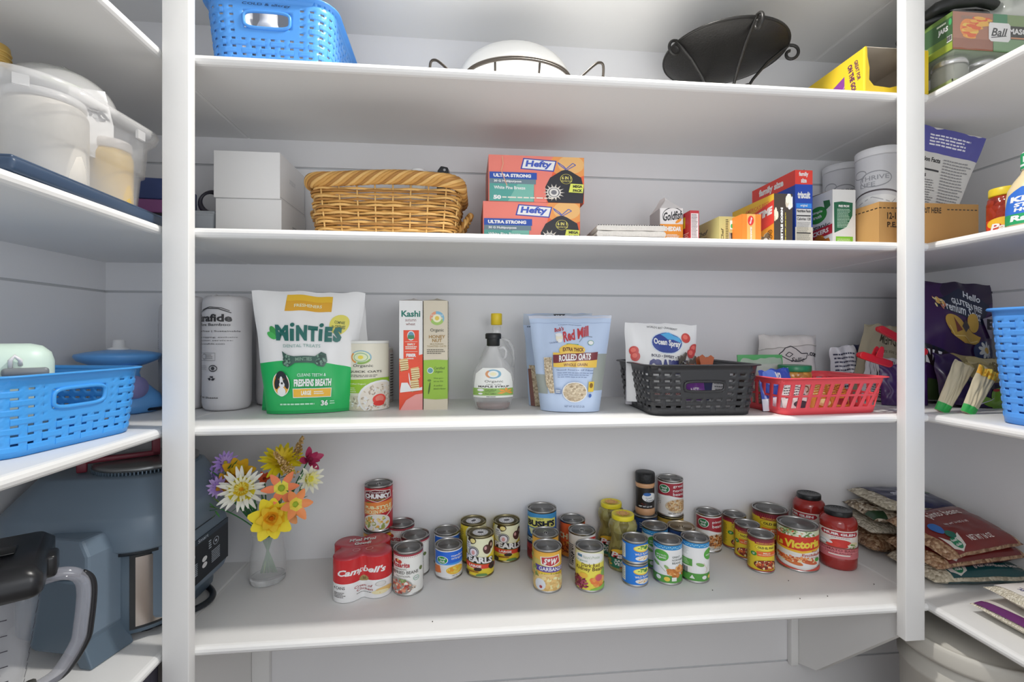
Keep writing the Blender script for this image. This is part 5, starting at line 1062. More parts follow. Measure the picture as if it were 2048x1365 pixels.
b.build('cloth', T, solid=.003)
# cracker carton with gable top
def goldfish():
    Y = 1.13; a, c = onY(1322, 480, Y), onY(1367, 480, Y); w = c.x-a.x; d = .075; h = onY(1340, 417, Y).z-SB; hp = onY(1335, 386, Y).z-SB
    T = thing('cracker_carton', 'white and orange gable-top cracker carton with crumpled top', 'carton', ((a.x+c.x)/2, Y+d/2, SB+.0005), radians(-3))
    b = MB(); wm = M('#c9c6c6', .4); b.box(-w/2, w/2, -d/2, d/2, 0, h, wm, bev=.001)
    def fr(A):
        A.rect(0, 0, 100, 100, '#cbc8c8'); A.rect(0, 40, 100, 100, '#d8862a'); A.text('Goldfish', 14, 8, 98, 30, '#26262a', .03, .2, slope=-.08); A.ring(56, 20, 46, 22, 2, '#26262a', 30, 150, 330); A.ell(80, 32, 14, 4, '#d8862a', rot=-20); A.text('CHEDDAR', 16, 46, 92, 58, '#f2e3cf', .06)
        A.copy_lines(28, 66, 86, 76, 3, '#f2e3cf', .5); A.copy_lines(34, 86, 84, 90, 2, '#f2e3cf', .5)
    A = Art(0, 0, 100, 100); fr(A); b.art(A, map_front(w, h, d))
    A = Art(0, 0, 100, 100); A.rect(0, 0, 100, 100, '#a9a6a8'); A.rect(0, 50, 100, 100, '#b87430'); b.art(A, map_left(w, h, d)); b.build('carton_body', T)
    t = [(-w/2, -d/2, h), (w/2, -d/2, h), (w/2, d/2, h), (-w/2, d/2, h), (-w*.08, -d*.1, hp*.93), (w*.10, -d*.16, hp*.90), (w*.06, d*.30, hp*.97), (-w*.30, d*.34, hp*.86), (-w*.06, -d*.02, hp), (-w*.18, d*.2, hp*.98)]
    MB().add(t, [(0, 1, 5, 4), (1, 2, 6, 5), (2, 3, 7, 6), (3, 0, 4, 7), (4, 5, 8), (5, 6, 9, 8), (6, 7, 9), (7, 4, 8, 9)], wm, False).build('crumpled_top', T, bevel=.0015)
goldfish()
sbox('snack_box', 'small red box with white nutrition panel beside the cracker carton', 'box', 1380, 1398, 421, 1.10, .062, '#a8242c', lambda A: (A.rect(0, 0, 100, 100, '#a8303a'), A.rect(10, 8, 92, 100, '#cfc6c8'), A.copy_lines(16, 11, 88, 98, 22, '#5a5054', .5)), left=lambda A: (A.rect(0, 0, 100, 100, '#a01f28'), A.rect(10, 12, 60, 44, '#c9a82a'), A.copy_lines(10, 60, 90, 96, 7, '#d9b8ba', .4)))
def a_chef(A): A.rect(0, 0, 100, 100, '#a39c66'); A.text('Chef', 36, 30, 70, 48, '#2f2c1e', .02, .3); A.copy_lines(30, 56, 74, 84, 6, '#4a4630', .3); A.blobs(60, 96, 34, 10, 30, 6, ['#c9b878', '#8a7038', '#d8cfa0'], .5, 301)
def a_chef2(A):
    A.rect(0, 0, 100, 100, '#a8a06a'); A.text('Chef', 4, 40, 30, 92, '#2f2c1e', .02, .2, rot=-90) if False else A.text('Chef', -4, 56, 38, 70, '#2f2c1e', .02, .2, rot=-90)
    A.copy_lines(34, 10, 50, 96, 14, '#4a4630', .5); A.poly([(56, 60), (78, 56), (92, 66), (96, 100), (66, 100)], '#2b2725'); A.poly([(50, 56), (58, 58), (66, 100), (52, 100)], '#8a8880'); A.rect(56, 14, 88, 46, '#cfd0cc'); A.ell(66, 34, 7, 8, '#2f9a5a'); A.rect(88, 4, 96, 60, '#c9c49c')
sbox('meal_box', 'olive green meal box torn open at the front', 'box', 1438, 1477, 433, 1.07, .17, '#a39c66', a_chef2, left=a_chef)
def a_orbox(A): A.rect(0, 0, 100, 100, '#cf7a2a'); A.rect(26, 0, 70, 100, '#e0a05a'); A.ell(46, 24, 16, 18, '#c8302a', rot=10); A.text('Honey', 34, 18, 60, 30, '#f2e2d2', .04, .2, rot=-75); A.text('GRAHAMS', 18, 72, 76, 80, '#f2e8dc', .06, rot=-90)
sbox('snack_box', 'small orange snack box with red oval logo in front of popcorn box', 'box', 1484, 1522, 428, 1.03, .045, '#c87428', a_orbox, left=lambda A: A.rect(0, 0, 100, 100, '#c0702a'))
def a_pop_side(A):
    A.rect(0, 0, 100, 100, '#d98a2a'); A.poly([(0, 0), (100, 0), (100, 12), (0, 30)], '#d8aa2c'); A.text('AMERICA’S BEST', 34, 11, 90, 19, '#c8602a', .02, .1, slope=.0); A.poly([(0, 34), (50, 26), (100, 12), (100, 58), (60, 70), (0, 76)], '#c8352a')
    A.text('JOLLY TIME', 24, 27, 97, 47, '#e6dcd8', .06, .1, slope=-.12); A.blobs(74, 88, 16, 14, 26, 7, ['#d8cdb8', '#c4b598', '#ece6d8', '#7a6a52'], .8, 303)
    for y in (74, 84, 94): A.ring(92, y, 5, 4.6, 1, '#3a2418')
    A.text('5', 90, 82, 94, 86, '#3a2418', .03); A.text('10', 90, 72, 94, 76, '#3a2418', .03); A.rect(0, 80, 60, 100, '#3a322c')
def a_pop(A):
    A.rect(0, 0, 100, 100, '#3b332d'); A.text('KETTLE CORN', -28, 58, 118, 78, '#e2dcd6', .06, rot=-90) if False else None
    A.text('KETTLE CORN', 8, 55, 76, 68, '#e2dcd6', .08, rot=-90); A.text('KIND SWEET...KIND SALTY', 62-30, 64, 62+30, 69, '#c9b83a', .04, rot=-90); A.blobs(84, 14, 16, 10, 22, 9, ['#d8d2c4', '#bfb6a4', '#eae6dc'], .8, 305); A.blobs(6, 42, 10, 8, 16, 8, ['#d8cdb8', '#c4b598'], .8, 306)
sbox('popcorn_box', 'orange and dark brown kettle corn popcorn box', 'box', 1548, 1585, 387, 1.056, .175, '#3b332d', a_pop, left=a_pop_side)
def a_tri(A):
    A.rect(0, 0, 100, 100, '#1b3f9e'); A.rect(0, 0, 100, 18, '#cf3a30'); A.text('family', 22, 2, 76, 9, '#f0dcd8', .04); A.text('size', 34, 10, 66, 16, '#f0dcd8', .04); A.text('triscuit', 14, 27, 86, 36, '#e6e8f2', .05); A.rect(6, 42, 94, 48, '#2f7fd0'); A.text('original', 30, 43, 70, 47, '#e6e8f2', .02)
    A.rect(6, 49, 92, 100, '#c6c4c2'); A.rect(0, 72, 100, 100, '#c9c3b4'); A.text('Nutrition Facts', 10, 50, 88, 53.5, '#26262a', .04); A.rect(8, 57, 88, 58.5, '#26262a'); A.text('Calories 120', 10, 60, 88, 63.5, '#26262a', .02); A.copy_lines(9, 66, 88, 92, 15, '#5a5a5c', .3); A.rect(8, 79, 88, 80.4, '#26262a')
def a_tri_side(A):
    A.rect(0, 0, 100, 100, '#173f9a'); A.rect(0, 0, 100, 19, '#cf3a30'); A.text('family size', 18, 4, 76, 16, '#f2e0dc', .05, slope=0); A.text('triscuit', 20, 30, 96, 48, '#e6e8f2', .06); 
    for k in range(5): A.ell(54+(k-2)*5, 25-abs(k-2)*-1.5, 2.2, 4, '#e6dcc4', rot=(k-2)*25)
    A.blobs(50, 74, 34, 18, 30, 8, ['#b98a4a', '#8f6430', '#d0a868'], .7, 307)
sbox('cracker_box', 'tall blue and red family size cracker box', 'box', 1590, 1625, 340, 1.112, .178, '#173f9a', a_tri, left=a_tri_side)
T = thing('twist_tie', 'thin black strip curling up from the tall cracker box', 'twist tie', (onY(1602, 334, 1.16).x, 1.16, onY(1602, 337, 1.112).z+.0006)); MB().tube([(-.010, 0, .001), (0, 0, .0015), (.005, -.001, .006), (.008, -.001, .014)], [.0012, .0014, .0012, .0008], M('#1d1d1f', .5), 6).build('strip', T)
def a_org(A):
    A.rect(0, 0, 100, 100, '#c3c3c2'); A.poly([(6, 22), (40, 20), (88, 22), (86, 44), (60, 64), (8, 74)], '#17563c'); A.text('FREE FROM', 26, 26, 72, 30, '#dfe9e2', .04); A.copy_lines(20, 33, 78, 66, 13, '#b5cfc0', .35); A.rect(14, 80, 88, 100, '#6fa832'); A.copy_lines(20, 84, 82, 97, 5, '#cfe2b0', .35)
def a_org_side(A):
    A.rect(0, 0, 100, 100, '#bfc1c3'); A.ell(66, 36, 22, 15, '#2f7a35'); A.text('simple', 54, 28, 78, 34, '#d8e6d4', .02); A.text('truth', 56, 36, 76, 42, '#d8e6d4', .02); A.poly([(80, 14), (94, 16), (96, 26), (84, 32)], '#2f5f3a'); A.text('organic', 40, 54, 96, 62, '#3a3c3c', .02); A.poly([(0, 66), (100, 58), (100, 74), (0, 86)], '#9a2430'); A.text('CRACKERS', 30, 65, 92, 73, '#e8d6d8', .03, slope=-.08)
    A.blobs(74, 90, 24, 10, 14, 12, ['#b8752a', '#cf9440', '#9a5c1e'], .6, 309)
sbox('cracker_box', 'white organic cracker box with dark green leaf panel', 'box', 1665, 1711, 379, 1.09, .15, '#c3c3c2', a_org, left=a_org_side, extra=lambda T, w, d, h: MB().add([(-w/2, -d/2, h), (w/2, -d/2, h), (w/2, 0, h+.003), (w*.1, 0, h+.007), (-w/2, 0, h+.003)], [(0, 1, 2, 3, 4)], M('#b0a89e', .6)).build('lid_flap', T, solid=.0008))
# cardboard carton with open top
def bigcarton():
    Y = 1.03; a, c = onY(1758, 404, Y), onY(1957, 404, Y); w = c.x-a.x; h = a.z-SB; d = .24
    T = thing('cardboard_carton', 'open brown cardboard carton with printed cut line', 'carton', ((a.x+c.x)/2, Y+d/2, SB+.0005)); m = M('#a07a48', .8, bump=.15, bscale=60); t = .004
    b = MB(); b.box(-w/2, w/2, -d/2, -d/2+t, 0, h, m); b.box(-w/2, w/2, d/2-t, d/2, 0, h, m); b.box(-w/2, -w/2+t, -d/2+t, d/2-t, 0, h, m); b.box(w/2-t, w/2, -d/2+t, d/2-t, 0, h, m); b.box(-w/2+t, w/2-t, -d/2+t, d/2-t, 0, t, m)
    A = Art(0, 0, 100, 100)
    for k in range(25):
        if not 46 < k*4 < 66: A.rect(k*4, 13, k*4+2.6, 15.5, '#2b2118', .02)
    A.text('12-16 OZ', 8, 24, 31, 41, '#2b2118', .03); A.text('P.E.T. JARS', 8, 47, 38, 64, '#2b2118', .03); A.text('CUT HERE', 42, 10, 62, 24, '#2b2118', .02)
    b.art(A, map_front(w, h, d)); A = Art(0, 0, 100, 100)
    for k in range(20): A.rect(k*5, 13, k*5+3.2, 15.5, '#2b2118', .02)
    b.art(A, map_left(w, h, d)); b.build('carton_body', T)
bigcarton()
def a_thrive(A):
    A.rect(-100, 0, 100, 100, '#bfc0c4')
    for cx, cy, r in ((-26, 18, 12), (-2, 26, 22)): A.ring(cx, cy, r, r*.42, 1.2, '#8a8c92')
    A.text('THRIVE', -24, 22, 16, 27, '#8a8c92', .01); A.text('LIFE', -24, 29, -2, 34, '#8a8c92', .01); A.ring(0, 52, 42, 14, 1.8, '#4a4448', 40, 150, 400); A.ell(0, 56, 38, 12, '#cfd0d4'); A.line([(-26, 52), (-6, 46), (20, 54), (28, 48)], 1, '#9a9ba0'); A.text('SOUR CREAM', -22, 60, 18, 62.4, '#8a8c92', .01)
def storecan(label, xc, Y, w, ytop, yaw=0):
    p = onY(xc, ytop, Y); yc = p.x*sin(PSI)+p.y*cos(PSI); r = w/2*yc/FPX*.93; h = p.z-SB-.006
    T = thing('storage_can', label, 'can', (p.x, Y, SB+.006), face(p.x, Y)+radians(yaw))
    MB().lathe([(r, 0), (r, h-.02), (r*.98, h-.02)], M('#bfc0c4', .5), 44).build('body', T); MB().lathe([(r*1.01, h-.020), (r*1.03, h-.018), (r*1.03, h-.002), (r*.99, h), (r*.95, h-.003), (0, h-.003)], M('#cccdd0', .4), 44).build('lid', T)
    A = Art(-100, 0, 100, 100, step=4, smooth=True); a_thrive(A); MB().art(A, map_cyl(r*1.002, .002, h-.022)).build('label', T)
storecan('tall white storage can standing in the brown carton', 1757, 1.11, 82, 304, -4)
storecan('shorter white storage can behind the organic cracker box', 1684, 1.315, 70, 334, 10)
def a_nutri(A):
    A.rect(0, 0, 100, 100, '#b5b4b2'); A.rect(0, 0, 100, 22, '#4a4a8c'); A.copy_lines(24, 6, 84, 17, 4, '#c9c9e0', .5); A.text('Nutrition Facts', 2, 26, 44, 30, '#2a2a2c', .03); A.rect(2, 36, 44, 37.5, '#2a2a2c'); A.text('Calories', 2, 39, 24, 43, '#2a2a2c', .02); A.copy_lines(2, 45, 44, 70, 12, '#5a5a5c', .3); A.rect(2, 71, 44, 72, '#2a2a2c'); A.copy_lines(48, 26, 94, 92, 26, '#77777a', .35); A.copy_lines(2, 76, 44, 96, 9, '#5a5a5c', .3)
x_ = onY(1862, 460, 1.09).x
pouch('snack_pouch', 'purple and white flat pouch with nutrition print standing in carton', 'snack bag', (x_-.008, 1.105, SB+.012), (radians(3), radians(11), -.05), .165, .296, .022, a_nutri, '#b0afae', topw=1.2, botw=.6, wr=.003, seed=61)
# ------------------------------------------------------------------ shelf A
basket('storage_basket', 'blue woven plastic basket on the highest shelf with handwritten note', .262, .315, .148, (onY(540, 100, 1.045).x-.012, 1.045+.158, SA+.0005), radians(1.5), '#4a8bd8', N=52, nv=8, pads=.0005, fw=.40, fh=.28, cr=.045, taper=.90, handles=('front', 'back'), hw=.048, hv=(.58, .80), v0=.06, v1=.90, mg=.020)
# the note is ink on its rim band
T0 = [o for o in COL.objects if o.name.startswith('storage_basket') and 'handwritten' in o.get('label', '')][0]
A = Art(0, 0, 100, 100, step=5); A.text('COLD & allergy', 4, 20, 96, 80, '#15233f', .0, .1, slope=.02)
MB().art(A, lambda x, y, l: (-.052+x*.00105, -.1585-l*EPS, .139-y*.00011)).build('handwriting', T0)
p = onY(538, 40, 1.16)
T = thing('pill_bottle', 'white capped bottle standing at left inside the highest blue basket', 'bottle', (p.x-.03, 1.095, SA+.006)); MB().lathe([(.024, 0), (.026, .004), (.026, .105), (.020, .12), (.020, .143), (0, .144)], M('#e2dfdc', .35), 24).build('body', T)
T = thing('pill_bottle', 'white capped bottle standing at right inside the highest blue basket', 'bottle', (p.x+.026, 1.093, SA+.006)); MB().lathe([(.022, 0), (.024, .004), (.024, .105), (.018, .12), (.018, .140), (0, .141)], M('#e2dfdc', .35), 24).build('body', T)
# white dish upside down in a wire stand
def dish():
    p = onY(1030, 140, 1.18); T = thing('baking_dish', 'white oval ceramic dish tipped forward in a wire stand', 'dish', (p.x, 1.175, SA+.028), (radians(-40), 0, radians(-3)))
    w = M('#d6d3cf', .35)
    MB().lathe([(.0, -.062), (.090, -.062), (.096, -.060), (.100, -.052), (.108, -.046), (.128, -.030), (.141, -.008), (.145, .004), (.143, .008), (.138, .006), (.125, -.024), (.1, -.044), (0, -.048)][::-1], w, 56, sy=.72, xf=Matrix.Translation((0, 0, .075))).build('dish_body', T)
    T = thing('wire_stand', 'dark bronze wire stand with looped handles around the white dish', 'dish stand', (p.x, 1.16, SA), radians(-4)); m = M('#3d3833', .35, .6, gain=1.2)
    b = MB(); R = .118
    for o in (0, .0045):
        b.tube([(R*sin(t)*1.0, -.110, .004+o+.050*cos(t)) for t in [radians(-86+172*i/40) for i in range(41)]], .0028, m, 8)
    b.build('front_arc', T)
    b = MB(); b.tube([(R*sin(t), .115, .004+.030*cos(t)) for t in [radians(-86+172*i/30) for i in range(31)]], .0028, m, 8); b.build('rear_arc', T)
    for s in (-1, 1):
        b = MB(); q = [(s*R, -.110, .004), (s*.140, -.108, .016), (s*.168, -.105, .042), (s*.184, -.100, .054), (s*.196, -.090, .052), (s*.200, -.06, .030), (s*.196, -.03, .014), (s*.190, 0, .006), (s*.185, .05, .012), (s*.15, .10, .010), (s*R, .115, .004)]
        P_ = []
        for i in range(len(q)-1):
            for k in range(5):
                t = k/5; a = Vector(q[max(i-1, 0)]); b0 = Vector(q[i]); c = Vector(q[i+1]); d = Vector(q[min(i+2, len(q)-1)])
                P_.append(.5*((2*b0)+(-a+c)*t+(2*a-5*b0+4*c-d)*t*t+(-a+3*b0-3*c+d)*t**3))
        P_.append(q[-1]); b.tube(P_, .003, m, 8); b.build('side_loop', T)
    b = MB()
    for s in (-.05, .05): b.tube([(s, -.110, .004+.046), (s, -.02, .006), (s, .115, .030)], .0025, m, 8)
    b.build('cradle', T)
dish()
def scroll(cx, cz, r0, r1, a0, turns, n=26): return [(cx+(r0+(r1-r0)*i/n)*cos(a0+turns*2*pi*i/n), cz+(r0+(r1-r0)*i/n)*sin(a0+turns*2*pi*i/n)) for i in range(n+1)]
def platestand():
    Y = 1.185; p = onY(1447, 100, Y); R = .150; H = .172
    T = thing('plate_stand', 'black iron plate stand with scrolled legs and round tray', 'plate stand', (p.x, Y, SA), radians(8)); m = M('#2b2a29', .38, .4, gain=1.1, bump=.2, bscale=200)
    MB().lathe([(0, H-.022), (.06, H-.021), (.115, H-.013), (R-.004, H-.002), (R, H), (R, H+.003), (R-.006, H+.001), (.11, H-.008), (0, H-.016)], m, 64).build('tray', T)
    MB().tube([(R*cos(a), R*sin(a), H+.002) for a in [2*pi*i/64 for i in range(64)]], .0032, m, 8, True).build('rim', T)
    for ang in (-100, -172, -28, 80):
        b = MB(); a = radians(ang)
        prof = [(.030, .006), (.034, .03), (.045, .06), (.070, .10), (.105, .140), (.140, H-.006), (R+.004, H+.004)]
        prof += scroll(R+.008, H-.018, .021, .007, pi/2, -.98)
        b.tube([(r*cos(a), r*sin(a), z) for r, z in prof], .0038, m, 8)
        b.build('leg', T)
        b = MB(); f = [(.032, .02), (.040, .012), (.055, .012), (.07, .022)]+scroll(.074, .042, .020, .006, -pi/2, 1.2)
        b.tube([(r*cos(a+.25), r*sin(a+.25), z) for r, z in f], .0034, m, 8); b.build('foot_scroll', T)
    b = MB()
    b.tube([(.034*cos(a), .034*sin(a), .012) for a in [2*pi*i/24 for i in range(24)]], .0034, m, 8, True); b.tube([(.034*cos(a), .034*sin(a), .050) for a in [2*pi*i/24 for i in range(24)]], .003, m, 8, True); b.build('hub', T)
platestand()
# yellow snack box, torn open
def yellowbox():
    Y = 1.02; a, c = onY(1731, 93, Y), onY(1856, 93, Y); w = c.x-a.x; h = a.z-SA; d = .205; y1 = M('#cdb02a', .45); inn = M('#b5aca0', .8); t = .0016
    T = thing('snack_carton', 'yellow and purple snack carton torn open at its end', 'carton', ((a.x+c.x)/2, Y+d/2, SA+.0004))
    b = MB(); b.box(-w/2, -w/2+t, -d/2, d/2, 0, h, y1); b.box(w/2-t, w/2, -d/2, d/2, 0, h, y1); b.box(-w/2+t, w/2-t, d/2-t, d/2, 0, h, inn); b.box(-w/2+t, w/2-t, -d/2, d/2-t, 0, t, inn); b.box(-w/2+t, w/2-t, -d/2, d/2, h-t, h, inn); b.box(-w/2+t, -w/2+t*1.6, -d/2+.001, d/2-t, t, h, inn); b.box(w/2-t*1.6, w/2-t, -d/2+.001, d/2-t, t, h, inn)
    A = Art(0, 0, 100, 100); A.rect(0, 0, 100, 100, '#cdb02a'); A.poly([(14, 100), (30, 60), (50, 46), (70, 34), (70, 100)], '#7a3a86')
    for k in range(4): A.line([(24+k*8, 100), (70, 62-k*6+12)], .7, '#c9b0d0')
    A.text('GREAT FOR', 66, 36, 112, 41, '#5a2c50', .03, rot=84); A.text('ON THE GO!', 50, 44, 112, 51, '#5a2c50', .05, rot=84); A.rect(97, 0, 100, 100, '#d8be3a')
    b.art(A, map_left(w, h, d)); b.build('carton_body', T)
    pts = [(-w/2, 0), (w/2, 0), (w/2, h*.97), (w/2-.018, h), (w/2-.020, h*.22), (w/2-.05, h*.15), (0, h*.20), (-.02, h*.15), (-w/2+.020, h*.18), (-w/2+.008, h*.30), (-w/2+.009, h*.55), (-w/2+.004, h*.78), (-w/2+.003, h*.98), (-w/2, h)]
    MB().prism(pts, -d/2-.0012, -d/2, y1, 'y').build('torn_end', T)
yellowbox()
p = onY(1790, 85, 1.28)
T = thing('glass_jar', 'glass jar with silver ring lid behind the yellow carton', 'jar', (p.x, 1.29, SA+.0005)); MB().lathe([(.038, 0), (.04, .005), (.04, .09), (.034, .105)], M('#b8bcb6', .05, trans=.8, gain=1.1, ior=1.2), 28).build('glass', T); MB().lathe([(.034, .103), (.037, .104), (.037, .120), (.033, .122), (.028, .120), (0, .120)], CHROME, 28).build('lid', T)
# ------------------------------------------------------------------ right wing, upper shelves: mason jar packs
def masonpacks():
    X0, Y0 = 1.10, .977; zl = SA+.0005; h1 = .088; w = .30; d = .128
    T = thing('jar_pack', 'clear-wrapped tray of glass jars, lower pack on the right', 'jar pack', (X0+w/2, Y0+d/2, zl)); tray = M('#8c9a6a', .6)
    b = MB(); b.box(-w/2, w/2, -d/2, d/2, 0, .004, tray); b.box(-w/2, w/2, -d/2, -d/2+.002, 0, .022, tray); b.box(-w/2, -w/2+.002, -d/2, d/2, 0, .022, tray); b.build('tray', T)
    g = M('#a5a89e', .12, trans=.35, gain=1.1, ior=1.3)
    for i in range(4):
        for j in range(1):
            x, y = -w/2+.039+i*.073, -d/2+.042+j*.078
            q = MB().lathe([(.030, .005), (.034, .008), (.034, .060), (.030, .068)], g, 24, xf=Matrix.Translation((x, y, 0))).build('jar', T)
            MB().lathe([(.031, .067), (.0335, .068), (.0335, .082), (.030, .084), (0, .084)], CHROME, 24, xf=Matrix.Translation((x, y, 0))).build('jar_lid', q)
    wr = M('#cfd6d0', .05, alpha=.16); b = MB(); n = 14
    for (sx0, sy0, sx1, sy1) in ((-w/2, -d/2, w/2, -d/2), (-w/2, d/2, -w/2, -d/2)):
        vs = [(sx0+(sx1-sx0)*i/n+.002*noise.noise(Vector((i, j, 2))), sy0+(sy1-sy0)*i/n-.003+.003*noise.noise(Vector((i*.7, j, 3))), .001+h1*.96*j/5) for j in range(6) for i in range(n+1)]
        b.add(vs, [(j*(n+1)+i, j*(n+1)+i+1, (j+1)*(n+1)+i+1, (j+1)*(n+1)+i) for j in range(5) for i in range(n)], wr, True)
    b.build('shrink_wrap', T)
    h2 = .086
    def fr(A):
        A.rect(0, 0, 100, 100, '#7a8f62'); A.rect(0, 0, 34, 100, '#9a6a55'); A.rect(0, 70, 34, 100, '#8a5a48'); A.ell(14, 42, 8, 26, '#d8803a'); A.blobs(14, 46, 6, 22, 22, 4, ['#e0903a', '#c85a2a', '#e8b04a'], 1.4, 321); A.rect(7, 10, 21, 18, '#8a6a5a'); A.blobs(24, 24, 6, 12, 14, 4, ['#c8502a', '#e0a040'], 1.2, 322)
        A.rect(34, 0, 46, 100, '#3a7a55'); A.rect(46, 30, 100, 66, '#22251f'); A.text('MASON JARS', 47.5, 36, 82, 56, '#dcdcd4', .04); A.rect(49, 60, 80, 64, '#b8805a'); A.rect(34, 66, 100, 100, '#6f8f6a'); A.poly([(31, 24), (47, 24), (48.5, 30), (48.5, 66), (46.5, 74), (32, 74), (30, 68), (30, 30)], '#dcdcd8'); A.text('Ball', 32, 38, 46, 60, '#26282a', .02, .3); A.line([(32, 64), (45, 58)], 2, '#26282a')
    def lf(A): A.rect(0, 0, 100, 100, '#5f7a3c'); A.rect(0, 12, 100, 60, '#3c5a3a'); A.text('JARS', 74, 30, 92, 48, '#dfe2d8', .05); A.ell(96, 24, 2.6, 9, '#3f9a5a'); A.rect(90, 60, 99, 76, '#d8d8d2'); A.copy_lines(90, 61, 99, 75, 1, '#3a3a3a', .9); A.copy_lines(72, 18, 92, 24, 1, '#c9cfc0', .8); A.rect(0, 80, 100, 100, '#8a9a3a')
    T = carton('jar_pack', 'printed mason jar pack in plastic wrap, upper pack on the right', 'jar pack', X0+w/2, Y0+d/2, zl+h1+.001, w, d, h2, 0, '#6f8460', fr, lf, extra=lambda T, w, d, h: None)
    b = MB()
    vs = [(-w/2-.004+(w+.006)*i/16+.002*noise.noise(Vector((i, j, 8))), -d/2-.004+.003*noise.noise(Vector((i*.7, j, 9))), .001+h2*j/5) for j in range(6) for i in range(17)]
    b.add(vs, [(j*17+i, j*17+i+1, (j+1)*17+i+1, (j+1)*17+i) for j in range(5) for i in range(16)], M('#dfe6e0', .04, alpha=.12), True); b.build('shrink_wrap', T)
    zt = zl+h1+h2+.002
    T = thing('carry_bag', 'black padded bag lying on top of the mason jar pack', 'bag', (1.165, 1.06, zt), radians(-12)); m = M('#1c1e1e', .4)
    MB().tube([(-.075, -.05, .016), (-.055, -.062, .028), (-.02, -.07, .036), (.03, -.07, .036), (.07, -.06, .026)], [.010, .014, .015, .014, .010], m, 10).build('handle', T)
    MB().lathe([(.9, 0), (1, .2), (.95, .8), (.5, 1), (0, 1)], m, 28, sx=.09, sy=.06, xf=Matrix.Diagonal((1, 1, .03, 1)), pw=3).build('body', T)
    T = thing('plastic_clamshell', 'clear plastic pack with white band on top of the jar pack', 'plastic pack', (1.30, 1.05, zt), radians(10))
    MB().box(-.08, .08, -.07, .07, 0, .045, M('#c4c8c0', .08, alpha=.45), bev=.012).build('shell', T); MB().box(-.02, .02, -.0725, .0725, .001, .047, M('#d8d6d2', .3)).build('band', T)
masonpacks()
# salsa jar and dressing bottle on right wing, shelf B
red = grain('red_salsa', '#7a2416', '#8f2f1c', '#6a1c12', 60, .12)
X, Y = 1.178, .932
jar('salsa_jar', 'red chunky salsa jar with yellow lid beside the dressing bottle', None, [(.85, 0), (.97, .03), (1, .10), (1, .66), (.94, .78), (.80, .84)], [(.79, .83), (.88, .84), (.89, .86), (.89, .98), (.86, 1), (.80, 1), (0, .99)], M('#cbb428', .35), red, z=SB+.0005,
    artfn=lambda A: (A.rect(-40, 20, 40, 100, '#c23a24'), A.ell(0, 40, 36, 30, '#d8a52c'), A.text('Pace', -28, 42, 30, 80, '#a82430', .1, .2), A.text('Pace', -27, 41, 29, 79, '#f0e0d8', .03, .2)), artr=(1.003, .02, .42), pos=(X, Y, .031, .106))
def dressing():
    X, Y = 1.129, .842; T = thing('dressing_bottle', 'creamy salad dressing bottle with blue and green label', 'bottle', (X, Y, SB+.0005), face(X, Y)); c = M('#c9b893', .25); h = .152; r = .041
    MB().lathe([(r*.9, 0), (r, .006), (r, .060), (r*.93, .078), (r*.72, .095), (r*.50, .108), (r*.42, .116), (r*.42, .130)], c, 36, sy=.8).build('bottle_body', T)
    MB().lathe([(r*.44, .117), (r*.46, .118), (r*.46, h-.003), (r*.42, h), (0, h)], M('#d8d6d0', .4), 28, sy=.95).build('cap', T)
    A = Art(-100, 0, 100, 100, step=4, smooth=True); A.rect(-100, 0, 100, 100, '#1d8a55'); A.text('KEN’S', -30, 20, 30, 60, '#dfe9e2', .04); A.rect(-100, 70, 100, 84, '#c6d6cf'); MB().art(A, map_cyl(r*.475, .118, .149, sy=.95)).build('neck_label', T)
    A = Art(-56, 0, 56, 100, step=4, smooth=True); A.poly([(-46, 100), (-46, 60), (-34, 20), (-14, 0), (14, 0), (34, 20), (46, 60), (46, 100)], '#2a62b8'); A.text("KEN'S", -30, 24, 30, 40, '#e2e8f2', .06, .1); A.text('STEAK', -24, 43, 24, 54, '#e2e8f2', .05, .1); A.text('HOUSE', -24, 56, 24, 66, '#e2e8f2', .05, .1); A.rect(-46, 72, 46, 100, '#1f8a55'); A.text('Ranch', -30, 76, 30, 92, '#e8efe6', .05, .1); A.ell(0, 12, 7, 7, '#e2e8f2'); MB().art(A, map_cyl(r*1.004, .006, .079, sy=.81)).build('label', T)
dressing()
# ------------------------------------------------------------------ flowers in a glass vase
def vase():
    x, y, r, h = spot(536, 1052, 1176, 70, SD)
    T = thing('glass_vase', 'clear glass vase holding the artificial flowers', 'vase', (x, y, SD+.0003)); g = M('#dfe5e4', .03, alpha=.20, spec=1.0)
    pr = [(0, .0), (.86, 0), (.94, .008), (.96, .02), (1.0, .12), (1.0, .3), (.94, .55), (.86, .75), (.82, .88), (.86, .97), (.90, 1.0)]
    MB().lathe([(a*r, c*h) for a, c in pr]+[(r*.87, h*.985), (r*.79, h*.88), (r*.83, h*.75), (r*.91, h*.55), (r*.97, h*.3), (r*.96, .015), (0, .012)], g, 40).build('glass', T)
    MB().lathe([(r*.9, .0005), (r*.955, .006), (r*.95, .012), (r*.6, .0115), (0, .0115)], M('#eef2f2', .03, trans=1.0, gain=1, ior=1.3), 40).build('thick_foot', T)
    return x, y, r, h
vx, vy, vr, vh = vase()
GR = M('#2f6b3a', .5); GR2 = M('#4a8a4a', .5); GR3 = M('#7aa04a', .5)
